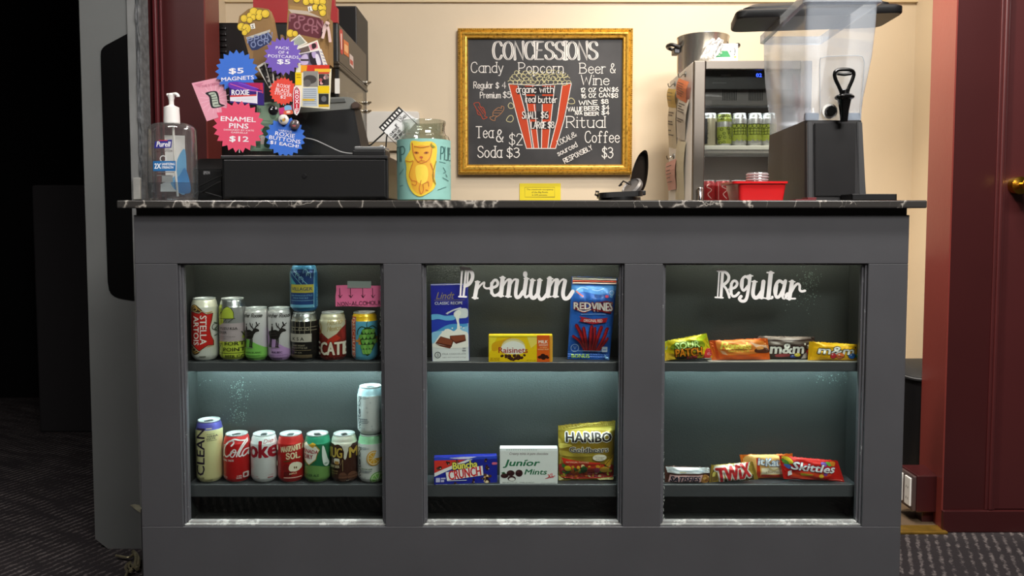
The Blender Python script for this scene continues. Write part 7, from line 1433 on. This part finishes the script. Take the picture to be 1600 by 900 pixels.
side_sheet('long cream slip low on the fridge side', [(1058, 219), (1071, 222), (1069, 312), (1055, 312)], 'd3caae', [], .003)
side_sheet('pink slip on the lowest hook of the fridge side', [(1043, 255), (1059, 248), (1058, 296), (1046, 298)], 'dba59a', [.15, .3, .42, .55, .7], .009)
for px, py, lab in ((1068, 119, 'steel hook holding the orange slip'), (1052, 134, 'steel hook holding the mustard slip'), (1051, 247, 'steel hook holding the pink slip')):
    y = side_y(px); p = W(px, py, y); lo = Vector((xside, y, p.z)); t_ = thing('magnet_hook', lab, 'hook', lo)
    g = lathe([(0, 0), (.011, 0), (.011, .004), (0, .004)], 18); g.transform(Matrix.Translation((0, 0, .008)) @ Matrix.Rotation(-pi / 2, 4, 'Y')); obj('magnet', g, ALU_D, t_)
    obj('hook', tube([(-.003, 0, .008), (-.012, 0, .006), (-.020, 0, -.004), (-.026, 0, -.006), (-.030, 0, .004), (-.030, 0, .010)], .0022, 8), pm('polished_steel', 'b5b0a6', .2, 1), t_, True)
# glove box and stock pot on the fridge
yg = yf + .07; loc = Vector((W(1128, 90, yg).x, yg, z1f)); Q = lambda px, py: W(px, py, yg) - loc
t = thing('glove_box', 'white and green cardboard box of disposable gloves on the fridge', 'box', loc)
hg = Q(1128, 68).z; obj('carton', bx(Q(1107, 80).x, Q(1153, 80).x, 0, .11, 0, hg, .001, 1), pm('white_carton', 'eceae4', .45), t)
a = Art(1030, 40, 6); a.poly('2c8a52', [(494, 238), (640, 236), (672, 294), (494, 298)]).text('e8f0e8', 'GLOVES', 504, 244, 590, 264, .04).rect('d0e4d6', 504, 274, 570, 280).ring('8aa8a0', 608, 200, 34, 10, 6).line('4a4a4a', [(706, 212), (712, 244), (704, 276)], 8, True).ell('5a6a62', 668, 242, 8, 8).ell('d8cf3a', 712, 294, 12, 10).line('9aa8a2', [(640, 210), (690, 226), (712, 260)], 6, True); a.build('printed_front', t, flatmap(loc, yg), P_INK)
g = bmesh.new(); rr = random.Random(8)
for k in range(9):
    x0_ = 1098 + k * 2.5 if k < 7 else 1112 + (k - 7) * 6; tube(cat([Q(x0_ - 4, 92 - (k % 3)), Q(x0_ + 2, 84 - rr.uniform(0, 4)), Q(x0_ + 9, 72 - rr.uniform(0, 5)), Q(min(x0_ + 15, 1126), 64 + rr.uniform(-3, 4))], 4), [.004 + .003 * sin(i * .6 + k) ** 2 for i in range(13)], 8, g)
for v in g.verts: v.co.y -= .004 + .012 * rr.random(); v.co.z = max(v.co.z, .002)
obj('gloves', g, pm('white_vinyl_glove', 'e8e6e4', .4), t, True, label='crumpled white gloves pulled out of the box')
ypt = 1.50; loc = Vector((W(1098, 90, ypt).x, ypt, z1f)); t = thing('stock_pot', 'stainless steel stock pot standing on the fridge', 'pot', loc)
rpot = (W(1138, 70, ypt).x - W(1059, 70, ypt).x) / 2; hp = W(1098, 59, ypt).z - z1f
obj('pot_body', lathe([(0, 0), (rpot * .96, 0), (rpot, .01), (rpot, hp - .008), (rpot * 1.025, hp - .004), (rpot * 1.025, hp), (rpot * .99, hp), (rpot * .985, hp - .01), (rpot * .985, .006), (0, .004)], 56), POTS, t, True)
zz_ = W(1055, 75, ypt).z - z1f
for s in (-1, 1):
    hd_ = obj('handle', tube(cat([(s * (rpot - .002), -.035, zz_ - .004), (s * (rpot + .03), -.035, zz_ + .006), (s * (rpot + .042), 0, zz_ + .008), (s * (rpot + .03), .035, zz_ + .006), (s * (rpot - .002), .035, zz_ - .004)], 5), .008, 10), pm('black_handle', '1d1b1b', .35), t, True)
    obj('bracket', bx(s * (rpot + .008) - .012, s * (rpot + .008) + .012, -.03, .03, zz_ - .028, zz_ - .002, .003), pm('dark_steel', '3a3a3c', .35, .8), hd_)
# ------------------------------------------------------------------ right of the counter
# waste bin behind the jamb
yw = 1.05; xb0 = W(1413, 600, .95).x; loc = Vector((xb0 + .17, yw, .004)); t = thing('waste_bin', 'tall black waste bin with domed lid behind the counter', 'bin', loc)
hl = W(1425, 584, .95).z - .004; ht_ = W(1425, 559, 1.16).z - .004
obj('bin_body', loft([sup(.145, .15, 0, 6), sup(.172, .18, hl - .01, 6)]), pm('black_bin_plastic', '0e0e10', .4), t, True)
obj('lid', loft([sup(.178, .185, hl - .012, 6), sup(.178, .185, hl, 6), sup(.172, .178, hl + .004, 6), sup(.165, .17, ht_ - .03, 5), sup(.14, .14, ht_ - .008, 4), sup(.09, .09, ht_, 3)]), pm('grey_black_lid', '1b1c1e', .6, spec=.3), t, True)
obj('rim_line', loft([sup(.1785, .1855, hl - .006, 6), sup(.1785, .1855, hl - .002, 6)]), pm('grey_rim_line', '77787a', .4), t, True)
# outlet box on the jamb
xo = W(1440, 760, .75).x; loc = Vector((xr0, .79, W(1450, 795, .74).z)); xr_at = lambda y: xr0 + (xr1 - xr0) * (y - yj) / (yb - yj)
t = thing('outlet_box', 'maroon painted electrical box with two white outlets on the right jamb', 'outlet', loc)
hbx = W(1450, 738, .74).z - loc.z; bx0 = -.062
obj('box_body', bx(bx0, .03, -.085, .035, 0, hbx, .004), MAROON, t)
obj('cover_frame', bx(bx0 - .012, bx0, -.082, .032, .004, hbx - .004, .003), pm('scuffed_steel_cover', '5a4a48', .4, .4), t)
for k, y in enumerate((-.052, .004)):
    oc = obj('outlet', bx(bx0 - .017, bx0 - .008, y - .019, y + .019, .016, hbx - .014, .002), WHITEPL, t)
    g = bmesh.new()
    for z in (.036, .074):
        for dy in (-.006, .006): box(g, bx0 - .0174, bx0 - .0168, y + dy - .001, y + dy + .001, z, z + .008)
    obj('slots', g, BLACKSAT, oc)
obj('conduit', bx(-.03, .012, -.06, -.01, -.045, 0, .003), MAROON, t)
